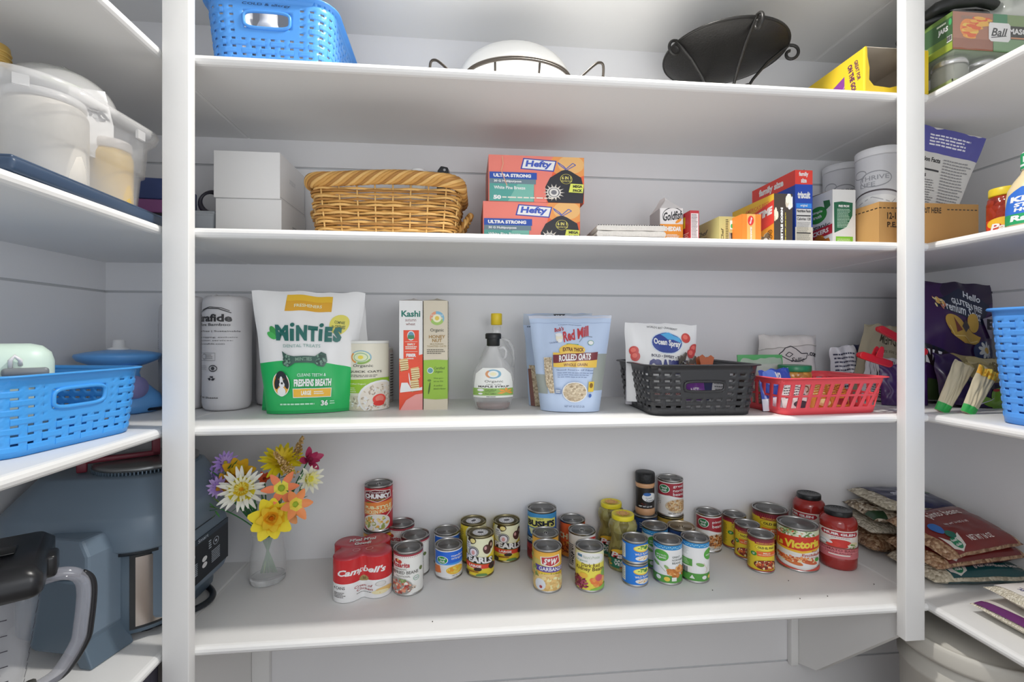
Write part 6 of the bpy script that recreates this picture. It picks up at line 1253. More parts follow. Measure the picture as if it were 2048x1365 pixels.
def petal(b, xf, L, W, cup, base, tip, n=6, split=.45, point=.5, curl=0.0):
    """one petal as a cupped strip with two colours along its length"""
    vs = []; 
    for i in range(n+1):
        t = i/n; wd = W*(sin(pi*min(1, t*.92+.04))**.7)*(1-point*max(0, t-.6)); r = L*t; z = cup*L*(t**1.6)-curl*L*max(0, t-.6)**2*4
        for s in (-1, -.35, .35, 1): vs.append((r, s*wd/2, z+abs(s)*wd*.18))
    for lo, hi, m in ((0, max(1, int(n*split)), base), (max(1, int(n*split)), n, tip)):
        b.add(vs, [(i*4+k, i*4+k+1, (i+1)*4+k+1, (i+1)*4+k) for i in range(lo, hi) for k in range(3)], m, True, xf)
def stem_pts(c, k=0.0, foot=None):
    mx, my, mz = vx+(c.x-vx)*.12, vy+(c.y-vy)*.12, SD+vh*.97
    fx, fy, fz = foot or (vx-(c.x-vx)*.16, vy-(c.y-vy)*.1, SD+.016)
    p0, p1, p2 = Vector(c), Vector((mx, my, mz)), Vector((fx, fy, fz)); mid = (p0+p1)/2+Vector((0, 0, .015+k)); out = []
    for i in range(9): t = i/8; out.append(p0*(1-t)**2+mid*2*t*(1-t)+p1*t*t)
    for i in range(1, 7): out.append(p1+(p2-p1)*i/6)
    return out
def leafy(b, at, dr, L, W, m):
    d = Vector(dr).normalized(); q = d.to_track_quat('X', 'Z').to_matrix().to_4x4(); petal(b, Matrix.Translation(at)@q, L, W, .15, m, m, 6, .5, .9)
def flower(label, px, py, yc, rpx, petals, cols, layers=1, center=('#8a7a22', .2), tilt=(0, 0), W=.34, cup=.18, cat='flower', name='artificial_flower', point=.5, split=.45, r_in=.72, seed=0, leaves=0, foot=None, curl=0):
    d = ray(px, py); c = Vector((d.x*yc, d.y*yc, CZ+d.z*yc)); r = rpx*yc/FPX; rn = random.Random(seed+int(px))
    T = thing(name, label, cat, (c.x, c.y, c.z))
    fwd = Vector((-d.x+tilt[0], -d.y, -d.z+tilt[1])).normalized(); q = fwd.to_track_quat('Z', 'Y').to_matrix().to_4x4()
    b = MB()
    for ly in range(layers):
        n = petals if ly == 0 else max(5, int(petals*(.85**ly))); rr = r*(r_in**ly)
        for i in range(n):
            a = 2*pi*(i+.5*ly)/n+rn.uniform(-.12, .12); cc = cols[(ly) % len(cols)]
            xf = q@Matrix.Rotation(a, 4, 'Z')@Matrix.Rotation(-(.12+.42*ly)-rn.uniform(-.1, .1), 4, 'Y')@Matrix.Translation((r*.06, 0, .001*ly))
            petal(b, xf, rr*rn.uniform(.88, 1.05), rr*W*2, cup, M(cc[0], .55), M(cc[1], .55), 6, split, point, curl)
    b.build('petals', T)
    b = MB(); cr = r*center[1]
    b.ball((0, 0, cr*.2), cr, M(center[0], .7, bump=.8, bscale=400), 14, (1, 1, .55), q)
    for i in range(16): a = i*2.4; rr = cr*sqrt(i/16); b.ball((rr*cos(a), rr*sin(a), cr*.62), cr*.16, M(center[0], .7), 6, (1, 1, 1), q)
    b.build('flower_centre', T)
    b = MB(); pts = stem_pts(c, foot=foot); b.tube([p-c for p in pts], [.0016]*8+[.0026]*7, GR, 7); so = b.build('stem', T)
    for k in range(leaves):
        b = MB(); p = pts[2+k*2]-c; leafy(b, p, (rn.uniform(-1, 1), rn.uniform(-.6, .2), rn.uniform(-.2, .6)), .045, .016, (GR, GR2)[k % 2]); b.build('leaf', so)
    return T
P1, P2 = ('#7a4fb0', '#a88ae0'), ('#8a5cc0', '#b49aea')
flower('purple daisy at the top left of the bouquet', 450, 927, 1.16, 23, 15, [P1, P2], 2, ('#b5a82a', .28), (.3, .6), W=.15, cat='flower', leaves=1)
flower('purple daisy farthest left in the bouquet', 418, 957, 1.15, 23, 14, [P1, P2], 2, ('#b59a4a', .25), (-.4, .1), W=.15)
flower('purple daisy below the other two, beside the white and yellow bloom', 437, 974, 1.12, 21, 15, [P2, P1], 2, ('#b5a82a', .2), (-.2, -.1), W=.16)
flower('golden yellow lily behind the white and yellow bloom', 474, 946, 1.16, 29, 7, [('#c9861c', '#d8a41c'), ('#d8a01c', '#e0b42a')], 2, ('#b8781c', .2), (.2, .5), W=.34, cup=.5, leaves=1)
flower('golden lily petals low at the left of the bouquet', 452, 968, 1.13, 20, 6, [('#c07a1a', '#cf9a24')], 1, ('#a86a1a', .2), (-.5, .2), W=.36, cup=.5)
flower('white and yellow spiky dahlia left of centre', 484, 981, 1.10, 44, 21, [('#c9bc2e', '#dcd8c8'), ('#d0b82a', '#d8d0b0'), ('#c9a22a', '#d8c45a')], 3, ('#c08a2a', .14), (-.1, .2), W=.10, cup=.22, split=.55, point=.15, curl=.25, leaves=2)
flower('big yellow dahlia hanging over the vase rim', 543, 1036, 1.07, 43, 9, [('#d8a81c', '#dcc02e'), ('#d89c22', '#e0b434'), ('#d88c1c', '#e0a42c'), ('#cf7c1a', '#e09a2a')], 4, ('#cf7a1c', .14), (0, -.1), W=.30, cup=.25, split=.5, point=.2, leaves=2)
flower('orange star flower with green centre, upper one', 563, 977, 1.09, 34, 6, [('#ccc040', '#e0744a')], 1, ('#8aa02a', .2), (0, .1), W=.22, cup=.12, split=.4, point=.7)
flower('orange star flower with green centre, right and lower one', 590, 1009, 1.08, 33, 6, [('#ccb640', '#e0804a')], 1, ('#8aa02a', .18), (.5, -.1), W=.26, cup=.16, split=.4, point=.6)
flower('peach star flower half hidden behind the big yellow dahlia', 576, 1026, 1.11, 28, 6, [('#cfa83a', '#dd8d55')], 1, ('#b89a2a', .18), (.1, -.4), W=.28, cup=.2, split=.35)
flower('orange bud flower peeking out at the centre of the bouquet', 529, 958, 1.17, 13, 6, [('#c8502a', '#c8502a')], 1, ('#8a2a1a', .25), (-.3, .3), W=.3, cup=.5)
flower('wide yellow gerbera at the top of the bouquet', 564, 926, 1.17, 42, 20, [('#b8a018', '#d8c21e'), ('#b89a18', '#cfb41c')], 2, ('#a88a1a', .2), (0, 1.3), W=.14, cup=.10, point=.4, leaves=1)
flower('pale yellow and white flower at the right of the bouquet', 619, 958, 1.16, 28, 12, [('#c6c050', '#d8d8c0'), ('#c9c23a', '#cfcc90')], 2, ('#b8b04a', .22), (.6, -.1), W=.15, cup=.25, point=.4)
flower('crimson flower at the upper right edge of the bouquet', 617, 921, 1.18, 27, 4, [('#8a1f44', '#a8345a'), ('#7a1a3a', '#9a2a50')], 2, ('#6a1430', .15), (.9, .5), W=.28, cup=.5, point=.3)
def spike(label, p0, p1, yc, w0):
    a, d = ray(*p0), ray(*p1); A_ = Vector((a.x*yc, a.y*yc, CZ+a.z*yc)); B_ = Vector((d.x*yc, d.y*yc, CZ+d.z*yc))
    T = thing('grain_spike', label, 'flower', A_); b = MB(); rn = random.Random(int(p0[0])); cols = [M('#b0905a', .8), M('#c4a877', .8), M('#97773f', .8)]
    for i in range(230):
        t = rn.random(); r = w0*(1-t*.8)*sqrt(rn.random()); an = rn.uniform(0, 2*pi); c = (B_-A_)*t+Vector((r*cos(an), r*sin(an)*.8, r*sin(an)*.5)); b.ball(c, .0021, cols[i % 3], 6)
    b.build('seed_head', T); b = MB(); b.tube([p-A_ for p in stem_pts(A_)], .0014, GR3, 6); b.build('stem', T)
spike('golden seed spike in front of the yellow gerbera', (584, 948), (549, 905), 1.12, .017)
spike('golden seed spike pointing up at the top of the bouquet', (589, 912), (606, 874), 1.19, .015)
def greens(label, items, yc, seed):
    rn = random.Random(seed); d = ray(*items[0][0]); c = Vector((d.x*yc, d.y*yc, CZ+d.z*yc)); T = thing('leaf_sprig', label, 'leaves', c); 
    b = MB(); b.tube([p-c for p in stem_pts(c)], .0015, GR, 6); b.build('stem', T)
    for (px, py), (qx, qy), W, m in items:
        a, e = ray(px, py), ray(qx, qy); A_ = Vector((a.x*yc, a.y*yc, CZ+a.z*yc)); B_ = Vector((e.x*yc, e.y*yc, CZ+e.z*yc)); b = MB(); leafy(b, A_-c, (B_-A_)+Vector((0, -.004, 0)), (B_-A_).length, W, m); b.build('leaf', T)
greens('light green grassy sprig sticking out at the left of the bouquet', [((440, 1018), (396, 1014), .006, GR3), ((440, 1018), (404, 1030), .006, GR2), ((438, 1018), (428, 1040), .006, GR3), ((434, 1020), (412, 1004), .005, GR2), ((445, 1010), (425, 998), .006, GR3), ((430, 1022), (440, 1036), .005, GR2)], 1.11, 1)
greens('broad dark green leaves in the middle of the bouquet', [((505, 1045), (480, 1010), .022, GR), ((505, 1045), (520, 1010), .020, GR), ((512, 1040), (500, 990), .020, GR2), ((530, 1030), (515, 985), .018, GR), ((560, 1040), (545, 985), .020, GR), ((545, 1050), (525, 1005), .018, GR2), ((565, 1045), (590, 1000), .016, GR)], 1.15, 2)
greens('dark green leaves at the right of the bouquet', [((590, 1005), (618, 996), .014, GR), ((585, 990), (600, 962), .012, GR), ((595, 975), (612, 948), .010, GR2), ((575, 985), (578, 945), .012, GR), ((600, 990), (608, 970), .010, GR)], 1.14, 3)
greens('thin green leaves at the upper left of the bouquet', [((455, 960), (436, 948), .010, GR2), ((450, 950), (468, 930), .009, GR), ((440, 955), (415, 942), .007, GR2), ((425, 975), (408, 978), .006, GR2), ((462, 940), (480, 922), .008, GR)], 1.15, 4)
# ------------------------------------------------------------------ cooker in the left corner
def cooker():
    body = M('#546472', .42, gain=1.25); lidm = M('#687887', .36, gain=1.25); dark = M('#1a2027', .3, gain=1.2)
    cx, cy, z = -.773, 1.160, SD+.0005
    T = thing('pressure_cooker', 'large blue-grey multi cooker with steel band in the left corner', 'cooker', (cx, cy, z), radians(0))
    W, D, H = .370, .320, .185
    def rr(w, d, r, n=6, chx=0):
        pts = []
        for k, (sx, sy) in enumerate(((1, 1), (-1, 1), (-1, -1), (1, -1))):
            for i in range(n+1): a = pi/2*k+pi/2*i/n; pts.append((sx*(w/2-r)+r*cos(a), sy*(d/2-r)+r*sin(a)))
        return pts
    def loft(secs, mat, name):
        b = MB(); vs = []; n = None
        for w, d, r, z_, ox in secs:
            p = rr(w, d, r); n = len(p); vs += [(x+ox, y, z_) for x, y in p]
        fs = [(j*n+i, j*n+(i+1) % n, (j+1)*n+(i+1) % n, (j+1)*n+i) for j in range(len(secs)-1) for i in range(n)]
        fs.append(list(range(n))[::-1]); fs.append([(len(secs)-1)*n+i for i in range(n)]); b.add(vs, fs, mat, True); return b.build(name, T, bevel=0)
    loft([(.29, .25, .08, .012, 0), (.315, .275, .09, .018, 0), (.315, .275, .09, H-.004, 0), (.30, .26, .09, H, 0)], body, 'base_body')
    loft([(.335, .290, .085, H+.001, 0), (.356, .306, .09, H+.008, 0), (.356, .306, .09, H+.068, 0), (.350, .300, .09, H+.074, 0), (.262, .218, .06, H+.138, .01), (.250, .206, .055, H+.141, .01)], lidm, 'lid')
    loft([(.330, .286, .085, H-.006, 0), (.330, .286, .085, H+.006, 0)], dark, 'lid_seam')
    # stainless window in the side, framed
    b = MB(); n = 14; R = .160
    def arc(z0, z1, a0, a1, rad, mat):
        vs = [(rad*1.03*cos(a), rad*.93*sin(a), zz) for zz in (z0, z1) for a in [a0+(a1-a0)*i/n for i in range(n+1)]]
        b.add(vs, [(i, i+1, n+2+i, n+1+i) for i in range(n)], mat, True)
    def band(z0, z1, o, x0, mat):
        c0, c1 = .0675, -.0475; rr_ = .09+o; a0_ = -pi/2+math.asin(max(0, (x0-c0)/.09)); p = [(c0+rr_*cos(a), c1+rr_*sin(a)) for a in [a0_+(0-a0_)*i/14 for i in range(15)]]; k = len(p)
        b.add([(x, y, zz) for zz in (z0, z1) for x, y in p], [(i, i+1, k+i+1, k+i) for i in range(k-1)], mat, True)
    band(.026, H-.008, .0015, .098, M('#15181c', .3)); band(.032, H-.013, .0032, .107, M('#a59c96', .25, 1.0, gain=1.2)); b.build('steel_band', T)
    # hinge housing at the side
    b = MB(); b.prism([(-.060, .050), (.060, .050), (.060, .205), (.045, .235), (-.045, .235), (-.060, .215)], -.195, -.125, lidm, 'y', xf=Matrix.Translation((.058, .004, 0))@Matrix.Rotation(radians(-14), 4, 'Z')); o = b.build('hinge_housing', T, bevel=.006)
    MB().box(-.061, .045, -.1965, -.19, .168, .174, M('#101418', .5), xf=Matrix.Translation((.058, .004, 0))@Matrix.Rotation(radians(-14), 4, 'Z')).build('hinge_slot', T)
    b = MB()
    b.prism([(-.062, .160), (.056, .160), (.056, .046), (.074, .004), (.074, 0), (.048, 0), (.040, .016), (.024, .024), (-.050, .024), (-.062, .03)], -.205, -.12, body, 'y', xf=Matrix.Translation((.061, .006, 0))@Matrix.Rotation(radians(-14), 4, 'Z')); b.build('foot_block', T, bevel=.005)
    # slanted control panel on the room side
    xf = Matrix.Translation((.150, 0, .035))
    b = MB(); b.prism([(-.03, 0), (.010, -.0), (.022, .03), (.022, .125), (-.005, .205), (-.03, .205)], -.115, .115, lidm, 'y', xf=xf); b.build('front_housing', T, bevel=.010)
    A = Art(0, 0, 100, 100); A.rect(0, 0, 100, 100, '#161b22'); A.rect(0, 0, 100, 12, '#2a3744'); A.text('Smart', 36, 2, 56, 10, '#b9c2cc', .0)
    for k in (24, 72): A.ring(k, 34, 6, 9, 1, '#b9c2cc'); A.ell(k, 34, 2, 3, '#b9c2cc')
    for y_ in (56, 70): A.ell(48, y_, 5, 6, '#d5dade')
    A.copy_lines(18, 52, 34, 82, 7, '#b9c2cc', .4, 0); A.copy_lines(62, 52, 80, 82, 7, '#b9c2cc', .4, 0); A.copy_lines(14, 22, 17, 44, 4, '#b9c2cc', .5); A.copy_lines(56, 22, 62, 44, 4, '#b9c2cc', .5)
    b = MB(); b.box(0, .0015, -.105, .105, -.002, .096, dark, xf=Matrix.Translation((.1725, 0, .066))); b.art(A, lambda x, y, l: (.1742+l*EPS, -.105+x/100*.21, .066+.096-y/100*.098)); b.build('control_panel', T)
    b = MB(); b.text if False else None
    A = Art(0, 0, 100, 100); A.text('NINJA', 0, 0, 100, 100, '#8a96a2', .05); MB().art(A, lambda x, y, l: (.1765-(y*.00019)*0+l*EPS+.0008-(.006-(y/100)*.006)*0, -.035+x/100*.07, .172+.012-y/100*.012)).build('name_plate', T) if False else None
    b = MB()
    b.tube([(.10+.085*sin(a), -.10+.20*a/pi-.0, .010) for a in [pi*i/20 for i in range(21)]], .007, dark, 8); b.build('base_ring', T)
    for sx, sy in ((-.10, -.08), (.10, -.08), (-.10, .08), (.10, .08)): MB().lathe([(.014, 0), (.016, .004), (.014, .013)], dark, 16, xf=Matrix.Translation((sx, sy, 0))).build('foot', T)
    return cx, cy, z+H+.141
ckx, cky, ckz = cooker()
def presslid():
    T = thing('steel_lid', 'round steel lid with toothed edge and dark red handle lying on the cooker', 'lid', (ckx+.048, cky+.005, ckz+.0005), radians(12)); R = .098
    MB().lathe([(R*.96, .004), (R, .006), (R, .015), (R*.97, .017), (R*.5, .018), (0, .018)], M('#7d7f80', .28, .8, gain=1.3), 56).build('disc', T)
    b = MB()
    for i in range(90): a = 2*pi*i/90; b.box(-.0012, .0012, -.006, .002, 0, .007, M('#5a6a78', .4, .3), xf=Matrix.Translation((R*.955*cos(a), R*.955*sin(a), 0))@Matrix.Rotation(a+pi/2, 4, 'Z'))
    b.build('toothed_rim', T)
    red = M('#6b2230', .4)
    xf = Matrix.Rotation(radians(22), 4, 'Z')
    b = MB(); b.box(-.118, .022, -.009, .007, .019, .030, red, bev=.003, xf=xf); b.box(-.122, -.104, -.012, .010, .002, .031, red, bev=.003, xf=xf); b.box(.006, .022, -.009, .007, .019, .076, red, bev=.003, xf=xf); b.build('handle', T)
presslid()
# ------------------------------------------------------------------ blender jar in the left foreground
def blender_jar():
    x, y, z = -.762, .796, SD+.0005
    T = thing('blender_jar', 'clear blender jar with black lid and looped handle at lower left', 'blender jar', (x, y, z), radians(34))
    cl = M('#aeb0b8', .06, alpha=.10, spec=1.0); cl2 = M('#9c9da6', .08, alpha=.42, spec=1.0); bk = M('#1b1c1f', .3); h = .245; w0, w1 = .058, .090
    n = 4; b = MB()
    def sq(w, z_, r=.014, k=5):
        p = []
        for q, (sx, sy) in enumerate(((1, 1), (-1, 1), (-1, -1), (1, -1))):
            for i in range(k+1): a = pi/2*q+pi/2*i/k; p.append((sx*(w-r)+r*cos(a), sy*(w-r)+r*sin(a), z_))
        return p
    secs = [(w0*.9, .012), (w0, .030), (w0*1.12, .055)]+[(w0*1.12+(w1-w0*1.12)*t, .055+(h-.055)*t) for t in (.25, .5, .75, 1)]
    vs = []; 
    for w, z_ in secs: vs += sq(w, z_)
    m = 24; b.add(vs, [(j*m+i, j*m+(i+1) % m, (j+1)*m+(i+1) % m, (j+1)*m+i) for j in range(len(secs)-1) for i in range(m)], cl, True)
    b.build('jar_wall', T, solid=.003)
    MB().lathe([(.052, 0), (.056, .003), (.056, .012), (.048, .022), (.0, .022)], M('#8a8890', .2, alpha=.8), 32).build('jar_foot', T)
    b = MB(); b.lathe([(.006, .022), (.010, .026), (.010, .06), (.006, .10), (0, .102)], M('#2b2c30', .3), 16)
    for k in range(3): b.box(-.034, .034, -.005, .005, .04+k*.02, .042+k*.02, CHROME, xf=Matrix.Rotation(k*1.1, 4, 'Z'))
    b.build('blade_shaft', T)
    # lid
    b = MB(); vs = sq(w1+.004, h-.012)+sq(w1+.008, h-.006)+sq(w1+.008, h+.018)+sq(w1-.004, h+.032); b.add(vs, [(j*m+i, j*m+(i+1) % m, (j+1)*m+(i+1) % m, (j+1)*m+i) for j in range(3) for i in range(m)]+[[3*m+i for i in range(m)]], bk, True); b.build('lid', T, bevel=0)
    MB().box(-.060, .060, -.018, .018, h+.033, h+.037, M('#101113', .25), bev=.002).build('lid_handle', T); MB().box(w1-.01, w1+.018, -.022, .022, h-.016, h+.020, bk, bev=.006).build('pour_latch', T)
    # measuring marks on both visible walls
    mk = M('#2a2730', .6)
    for sgn, ax in ((-1, 'y'), (1, 'x')):
        b = MB()
        for i in range(13):
            z_ = .075+i*.012; t = (z_-.055)/(h-.055); w = w0*1.12+(w1-w0*1.12)*t+.0022; L = .026 if i % 2 else .018
            if ax == 'y': b.box(.034, .034+L, -w-.0006, -w, z_, z_+.0012, mk)
            else: b.box(w, w+.0004, -.030, -.030+L, z_, z_+.0010, mk)
        b.build('measure_marks', T)
    # handle on local +x
    b = MB(); q = [(w1-.004, 0, h-.022), (w1+.022, 0, h-.020), (w1+.042, 0, h-.030), (w1+.050, 0, h-.055), (w1+.046, 0, h-.115), (w1+.040, 0, h-.145), (w1+.016, 0, h-.185), (w0+.020, 0, .045), (w0+.004, 0, .022)]
    P_ = []
    for i in range(len(q)-1):
        for k in range(5):
            t = k/5; a, b0, c, d = Vector(q[max(i-1, 0)]), Vector(q[i]), Vector(q[i+1]), Vector(q[min(i+2, len(q)-1)])
            P_.append(.5*((2*b0)+(-a+c)*t+(2*a-5*b0+4*c-d)*t*t+(-a+3*b0-3*c+d)*t**3))
    P_.append(Vector(q[-1])); b.tube(P_, .0105, cl2, 12); b.build('handle', T)
    b = MB(); b.tube([Vector((p.x+.0125, p.y, p.z-.001)) for p in P_[8:-2]], .0045, bk, 8); b.tube([Vector((w0+.014, 0, .060)), Vector((w0+.020, 0, .03)), Vector((w0+.016, 0, .002))], .010, M('#4a4844', .4), 10); b.build('handle_grip', T)
blender_jar()
# ------------------------------------------------------------------ left wing, shelf C: blue basket, mint pot, blue appliance
basket('storage_basket', 'blue woven plastic basket on the left side shelf below the clear tub', .262, .275, .118, (-.766, .876, SCC+.0005), radians(-8.5), '#3d8ee0', N=44, nv=7, fw=.46, fh=.26, pads=.0005, cr=.050, taper=.92, handles=('right', 'left'), hw=.046, hv=(.54, .80), v0=.09, v1=.90, mg=.014)
T = thing('mint_container', 'pale mint plastic container with grey latch in the left blue basket', 'container', (-.757, .850, SCC+.006), radians(38)); mint = M('#bccfc4', .4)
MB().box(-.066, .066, -.050, .050, 0, .162, mint, bev=.03).build('container_body', T); MB().box(.006, .060, -.061, -.049, .110, .124, M('#6f7478', .35), bev=.005).build('latch', T); MB().tube([(.016, -.0505, .122), (.016, -.055, .136), (.021, -.055, .143), (.027, -.055, .136), (.027, -.0505, .128)], .003, M('#d8ddd8', .3), 8).build('loop', T)
def fan():
    x, y = -.835, 1.235; T = thing('desk_appliance', 'round light-blue appliance with vented top and white knob behind basket', 'appliance', (x, y, SCC+.0005), radians(-20)); bl = M('#5a96d8', .35)
    MB().lathe([(.062, 0), (.070, .004), (.074, .018), (.066, .040), (.044, .062), (.030, .074), (.026, .092), (.030, .108)], bl, 40, xf=Matrix.Translation((.035, -.01, 0))).build('base', T)
    MB().lathe([(.018, .100), (.052, .110), (.078, .122), (.084, .132), (.082, .137), (.060, .142), (.030, .146), (0, .147)], bl, 48).build('vented_top', T)
    b = MB()
    for i in range(22): a = 2*pi*i/22; b.box(.040, .068, -.0018, .0018, -.0008, .0012, M('#1d4a8a', .5), xf=Matrix.Translation((0, 0, .1425))@Matrix.Rotation(a, 4, 'Z')@Matrix.Rotation(radians(8), 4, 'Y'))
    b.build('vent_slots', T); MB().lathe([(.022, .146), (.022, .150), (.013, .153), (.012, .168), (.009, .171), (0, .171)], M('#d8dadc', .35), 24).build('knob', T)
    MB().lathe([(.026, 0), (.028, .006), (.024, .016), (0, .018)], M('#7a78a8', .3), 24, xf=Matrix.Translation((.085, -.030, .060))@Matrix.Rotation(radians(80), 4, 'Y')).build('side_dial', T)
    b = MB(); b.tube([(.105, -.01, .008), (.14, -.00, .012), (.18, .01, .010), (.20, .0, .004)], .0035, M('#15161a', .5), 8); b.build('power_cord', T)
fan()
# ------------------------------------------------------------------ left wing, shelf B: clear tub on its navy lid
def tub():
    nv = M('#33465f', .4, gain=1.2); z = SB+.0005
    T = thing('tub_lid', 'navy blue plastic lid lying flat under the clear tub', 'lid', (-.770, .862, z), radians(2)); MB().box(-.172, .172, -.185, .185, 0, .020, nv, bev=.006).build('lid_plate', T); MB().box(-.160, .160, -.172, .172, .0201, .027, nv, bev=.004).build('raised_rim', T)
    T = thing('storage_tub', 'milky clear plastic storage tub resting on a navy lid', 'tub', (-.775, .908, z+.0275), radians(-3)); cl = M('#d6d8da', .25, alpha=.30)
    w, d, h = .315, .29, .150; P, L = rrect(w, d, .07); n = 96; b = MB()
    secs = [(.86, 0, 0), (.87, .004, 0), (.90, h*.45, 0), (.935, h*.46, 0), (.96, h*.86, 0), (.96, h*.87, .004), (1.0, h*.93, .006), (1.0, h, .010), (.985, h+.002, .006)]
    vs = []
    for k, z_, o in secs:
        for i in range(n): x, y, nx, ny = P(L*i/n); vs.append((x*k+nx*o, y*k+ny*o, z_))
    b.add(vs, [(j*n+i, j*n+(i+1) % n, (j+1)*n+(i+1) % n, (j+1)*n+i) for j in range(len(secs)-1) for i in range(n)]+[list(range(n))[::-1]], cl, True); b.build('tub_wall', T, solid=.002)
    for s in (.02, .12, .30, .42, .60, .78, .92): x, y, nx, ny = P(L*s); MB().box(-.009, .009, -.002, .003, -.016, 0, M('#d6d8da', .3, alpha=.35), xf=Matrix.Translation((x*1.0+nx*.008, y*1.0+ny*.008, h*.93))@Matrix.Rotation(atan2(ny, nx)+pi/2, 4, 'Z')).build('rim_tab', T)
    zi = z+.031
    for nm_, lab_, px_, py_, r_, h_, c_, lidc in (('plastic_canister', 'large white translucent canister inside the clear tub', -.690, .855, .054, .145, '#cfcbc3', '#d8d6d2'), ('plastic_canister', 'canister with yellow contents at the far end of the clear tub', -.668, .965, .035, .118, '#d4b264', '#cfcac6'), ('glass_jar', 'glass jar with gold screw lid standing in the clear tub', -.800, .885, .025, .246, '#c6c4be', '#b0924e'), ('plastic_canister', 'pale yellow jar at the near end of the clear tub', -.800, .820, .027, .100, '#c9b97a', '#9aa0a4')):
        T = thing(nm_, lab_, 'jar', (px_, py_, zi)); hb_ = h_*.84 if lidc != '#d8d6d2' else h_*.9
        MB().lathe([(r_*.95, 0), (r_, .003), (r_, hb_-.012), (r_*.88, hb_)], M(c_, .45), 36).build('body', T); MB().lathe([(r_*.90, hb_), (r_*.95, hb_+.002), (r_*.95, h_-.008), (r_*.93, h_-.002), (r_*.86, h_), (0, h_)], M(lidc, .35, .5 if lidc == '#b0924e' else 0), 36).build('lid', T)
        if lidc == '#b0924e':
            b = MB()
            for k in range(3): b.tube([(r_*.96*cos(a), r_*.96*sin(a), hb_+.010+k*.008) for a in [2*pi*i/32 for i in range(32)]], .0016, M('#c2a45e', .35, .5), 6, True)
            b.build('screw_thread', T)
            A = Art(-100, 0, 100, 100, step=4, smooth=True); A.rect(-100, 0, 100, 100, '#d5d3d0'); A.text('VANILLA', 10, 30, 60, 60, '#9a9896', .0); MB().art(A, map_cyl(r_*1.003, hb_-.055, hb_-.015)).build('label', T)
    T = thing('glass_dome', 'clear domed lid sticking out above the clear tub', 'lid', (-.738, .945, zi+.180), (radians(8), radians(12), 0)); gd = M('#dfe4e4', .05, alpha=.38, spec=1)
    MB().lathe([(.080*cos(a), .058*sin(a)) for a in [pi/2*i/10 for i in range(10)]]+[(0, .062)], gd, 40).build('dome', T, solid=.0015); MB().lathe([(.030, .030), (.030, .034), (0, .034)], M('#9abf4a', .4), 24).build('green_sticker', T)
    T = thing('white_card', 'white card with grey drawing standing in the clear tub', 'card', (-.672, .925, zi+.075), (radians(0), radians(4), radians(62)))
    b = MB(); b.prism([(-.04, 0), (.035, 0), (.030, .07), (.012, .128), (-.04, .108)], -.0006, .0006, M('#d4d4d4', .5), 'y'); A = Art(0, 0, 100, 100); A.blobs(50, 50, 30, 26, 26, 9, ['#8a8c90', '#6a6c70', '#a8aaac'], .6, 401); b.art(A, lambda x, y, l: (-.020+x*.0005, -.0008-l*EPS, .100-y*.0004)); b.build('card', T)
tub()
z = SB+.0005
T = thing('craft_case', 'stack case with navy, purple and clear layers beside the left post', 'case', (-.765, 1.235, z), radians(6))
MB().box(-.085, .085, -.07, .07, 0, .050, M('#8a9098', .15, alpha=.55), bev=.004).build('clear_tray', T); MB().box(-.083, .083, -.068, .068, .0505, .068, M('#26242a', .4), bev=.003).build('black_layer', T); MB().box(-.080, .080, -.066, .066, .0685, .100, M('#7a4a78', .4), bev=.004).build('purple_layer', T); MB().box(-.078, .078, -.064, .064, .1005, .150, M('#34426e', .4), bev=.004).build('navy_layer', T)
T = thing('clear_container', 'clear lidded container with black ring handle behind the left post', 'container', (-.632, 1.225, z), radians(4)); MB().lathe([(.030, 0), (.038, .003), (.044, .070), (.050, .074), (.050, .080), (0, .082)], M('#b4bac0', .12, alpha=.5), 4, pw=2, xf=Matrix.Rotation(pi/4, 4, 'Z')).build('container_body', T, bevel=.006)
MB().tube([(.014+.026*cos(a), 0, .108+.026*sin(a)) for a in [2*pi*i/28 for i in range(28)]], [.0052+.0016*sin(2*pi*i/28*2) for i in range(28)], M('#24222c', .35), 8, True).build('ring_handle', T)
# dark bin below the lowest shelf at left
T = thing('floor_bin', 'dark purple-grey bin standing under the left side shelf', 'bin', (-.790, .90, 0)); MB().box(-.165, .172, -.28, .13, 0, SD-TH-.012, M('#55535f', .6, bump=.3, bscale=60), bev=.01).build('bin_body', T); MB().box(-.165, .174, -.282, .132, SD-TH-.0118, SD-TH-.003, M('#3d3b47', .5), bev=.003).build('bin_lid', T)
# ------------------------------------------------------------------ white bucket under the right side shelf
def bucket():
    x, y, r, h = 1.21, 1.02, .147, .75; T = thing('lidded_bucket', 'large off-white lidded bucket under the right side shelf', 'bucket', (x, y, 0)); m = M('#b3b0a8', .45)
    MB().lathe([(r*.86, 0), (r*.88, .01), (r*.97, h-.10), (r*1.0, h-.095), (r*1.0, h-.085), (r*.97, h-.080), (r*.975, h-.03)], m, 64).build('bucket_body', T)
    MB().lathe([(r*.97, h-.045), (r*1.05, h-.043), (r*1.06, h-.035), (r*1.06, h-.010), (r*1.045, h-.002), (r*1.02, h), (r*.99, h-.003), (r*.97, h-.014), (r*.90, h-.014), (r*.88, h-.006), (0, h-.006)], m, 64).build('lid', T)
bucket()
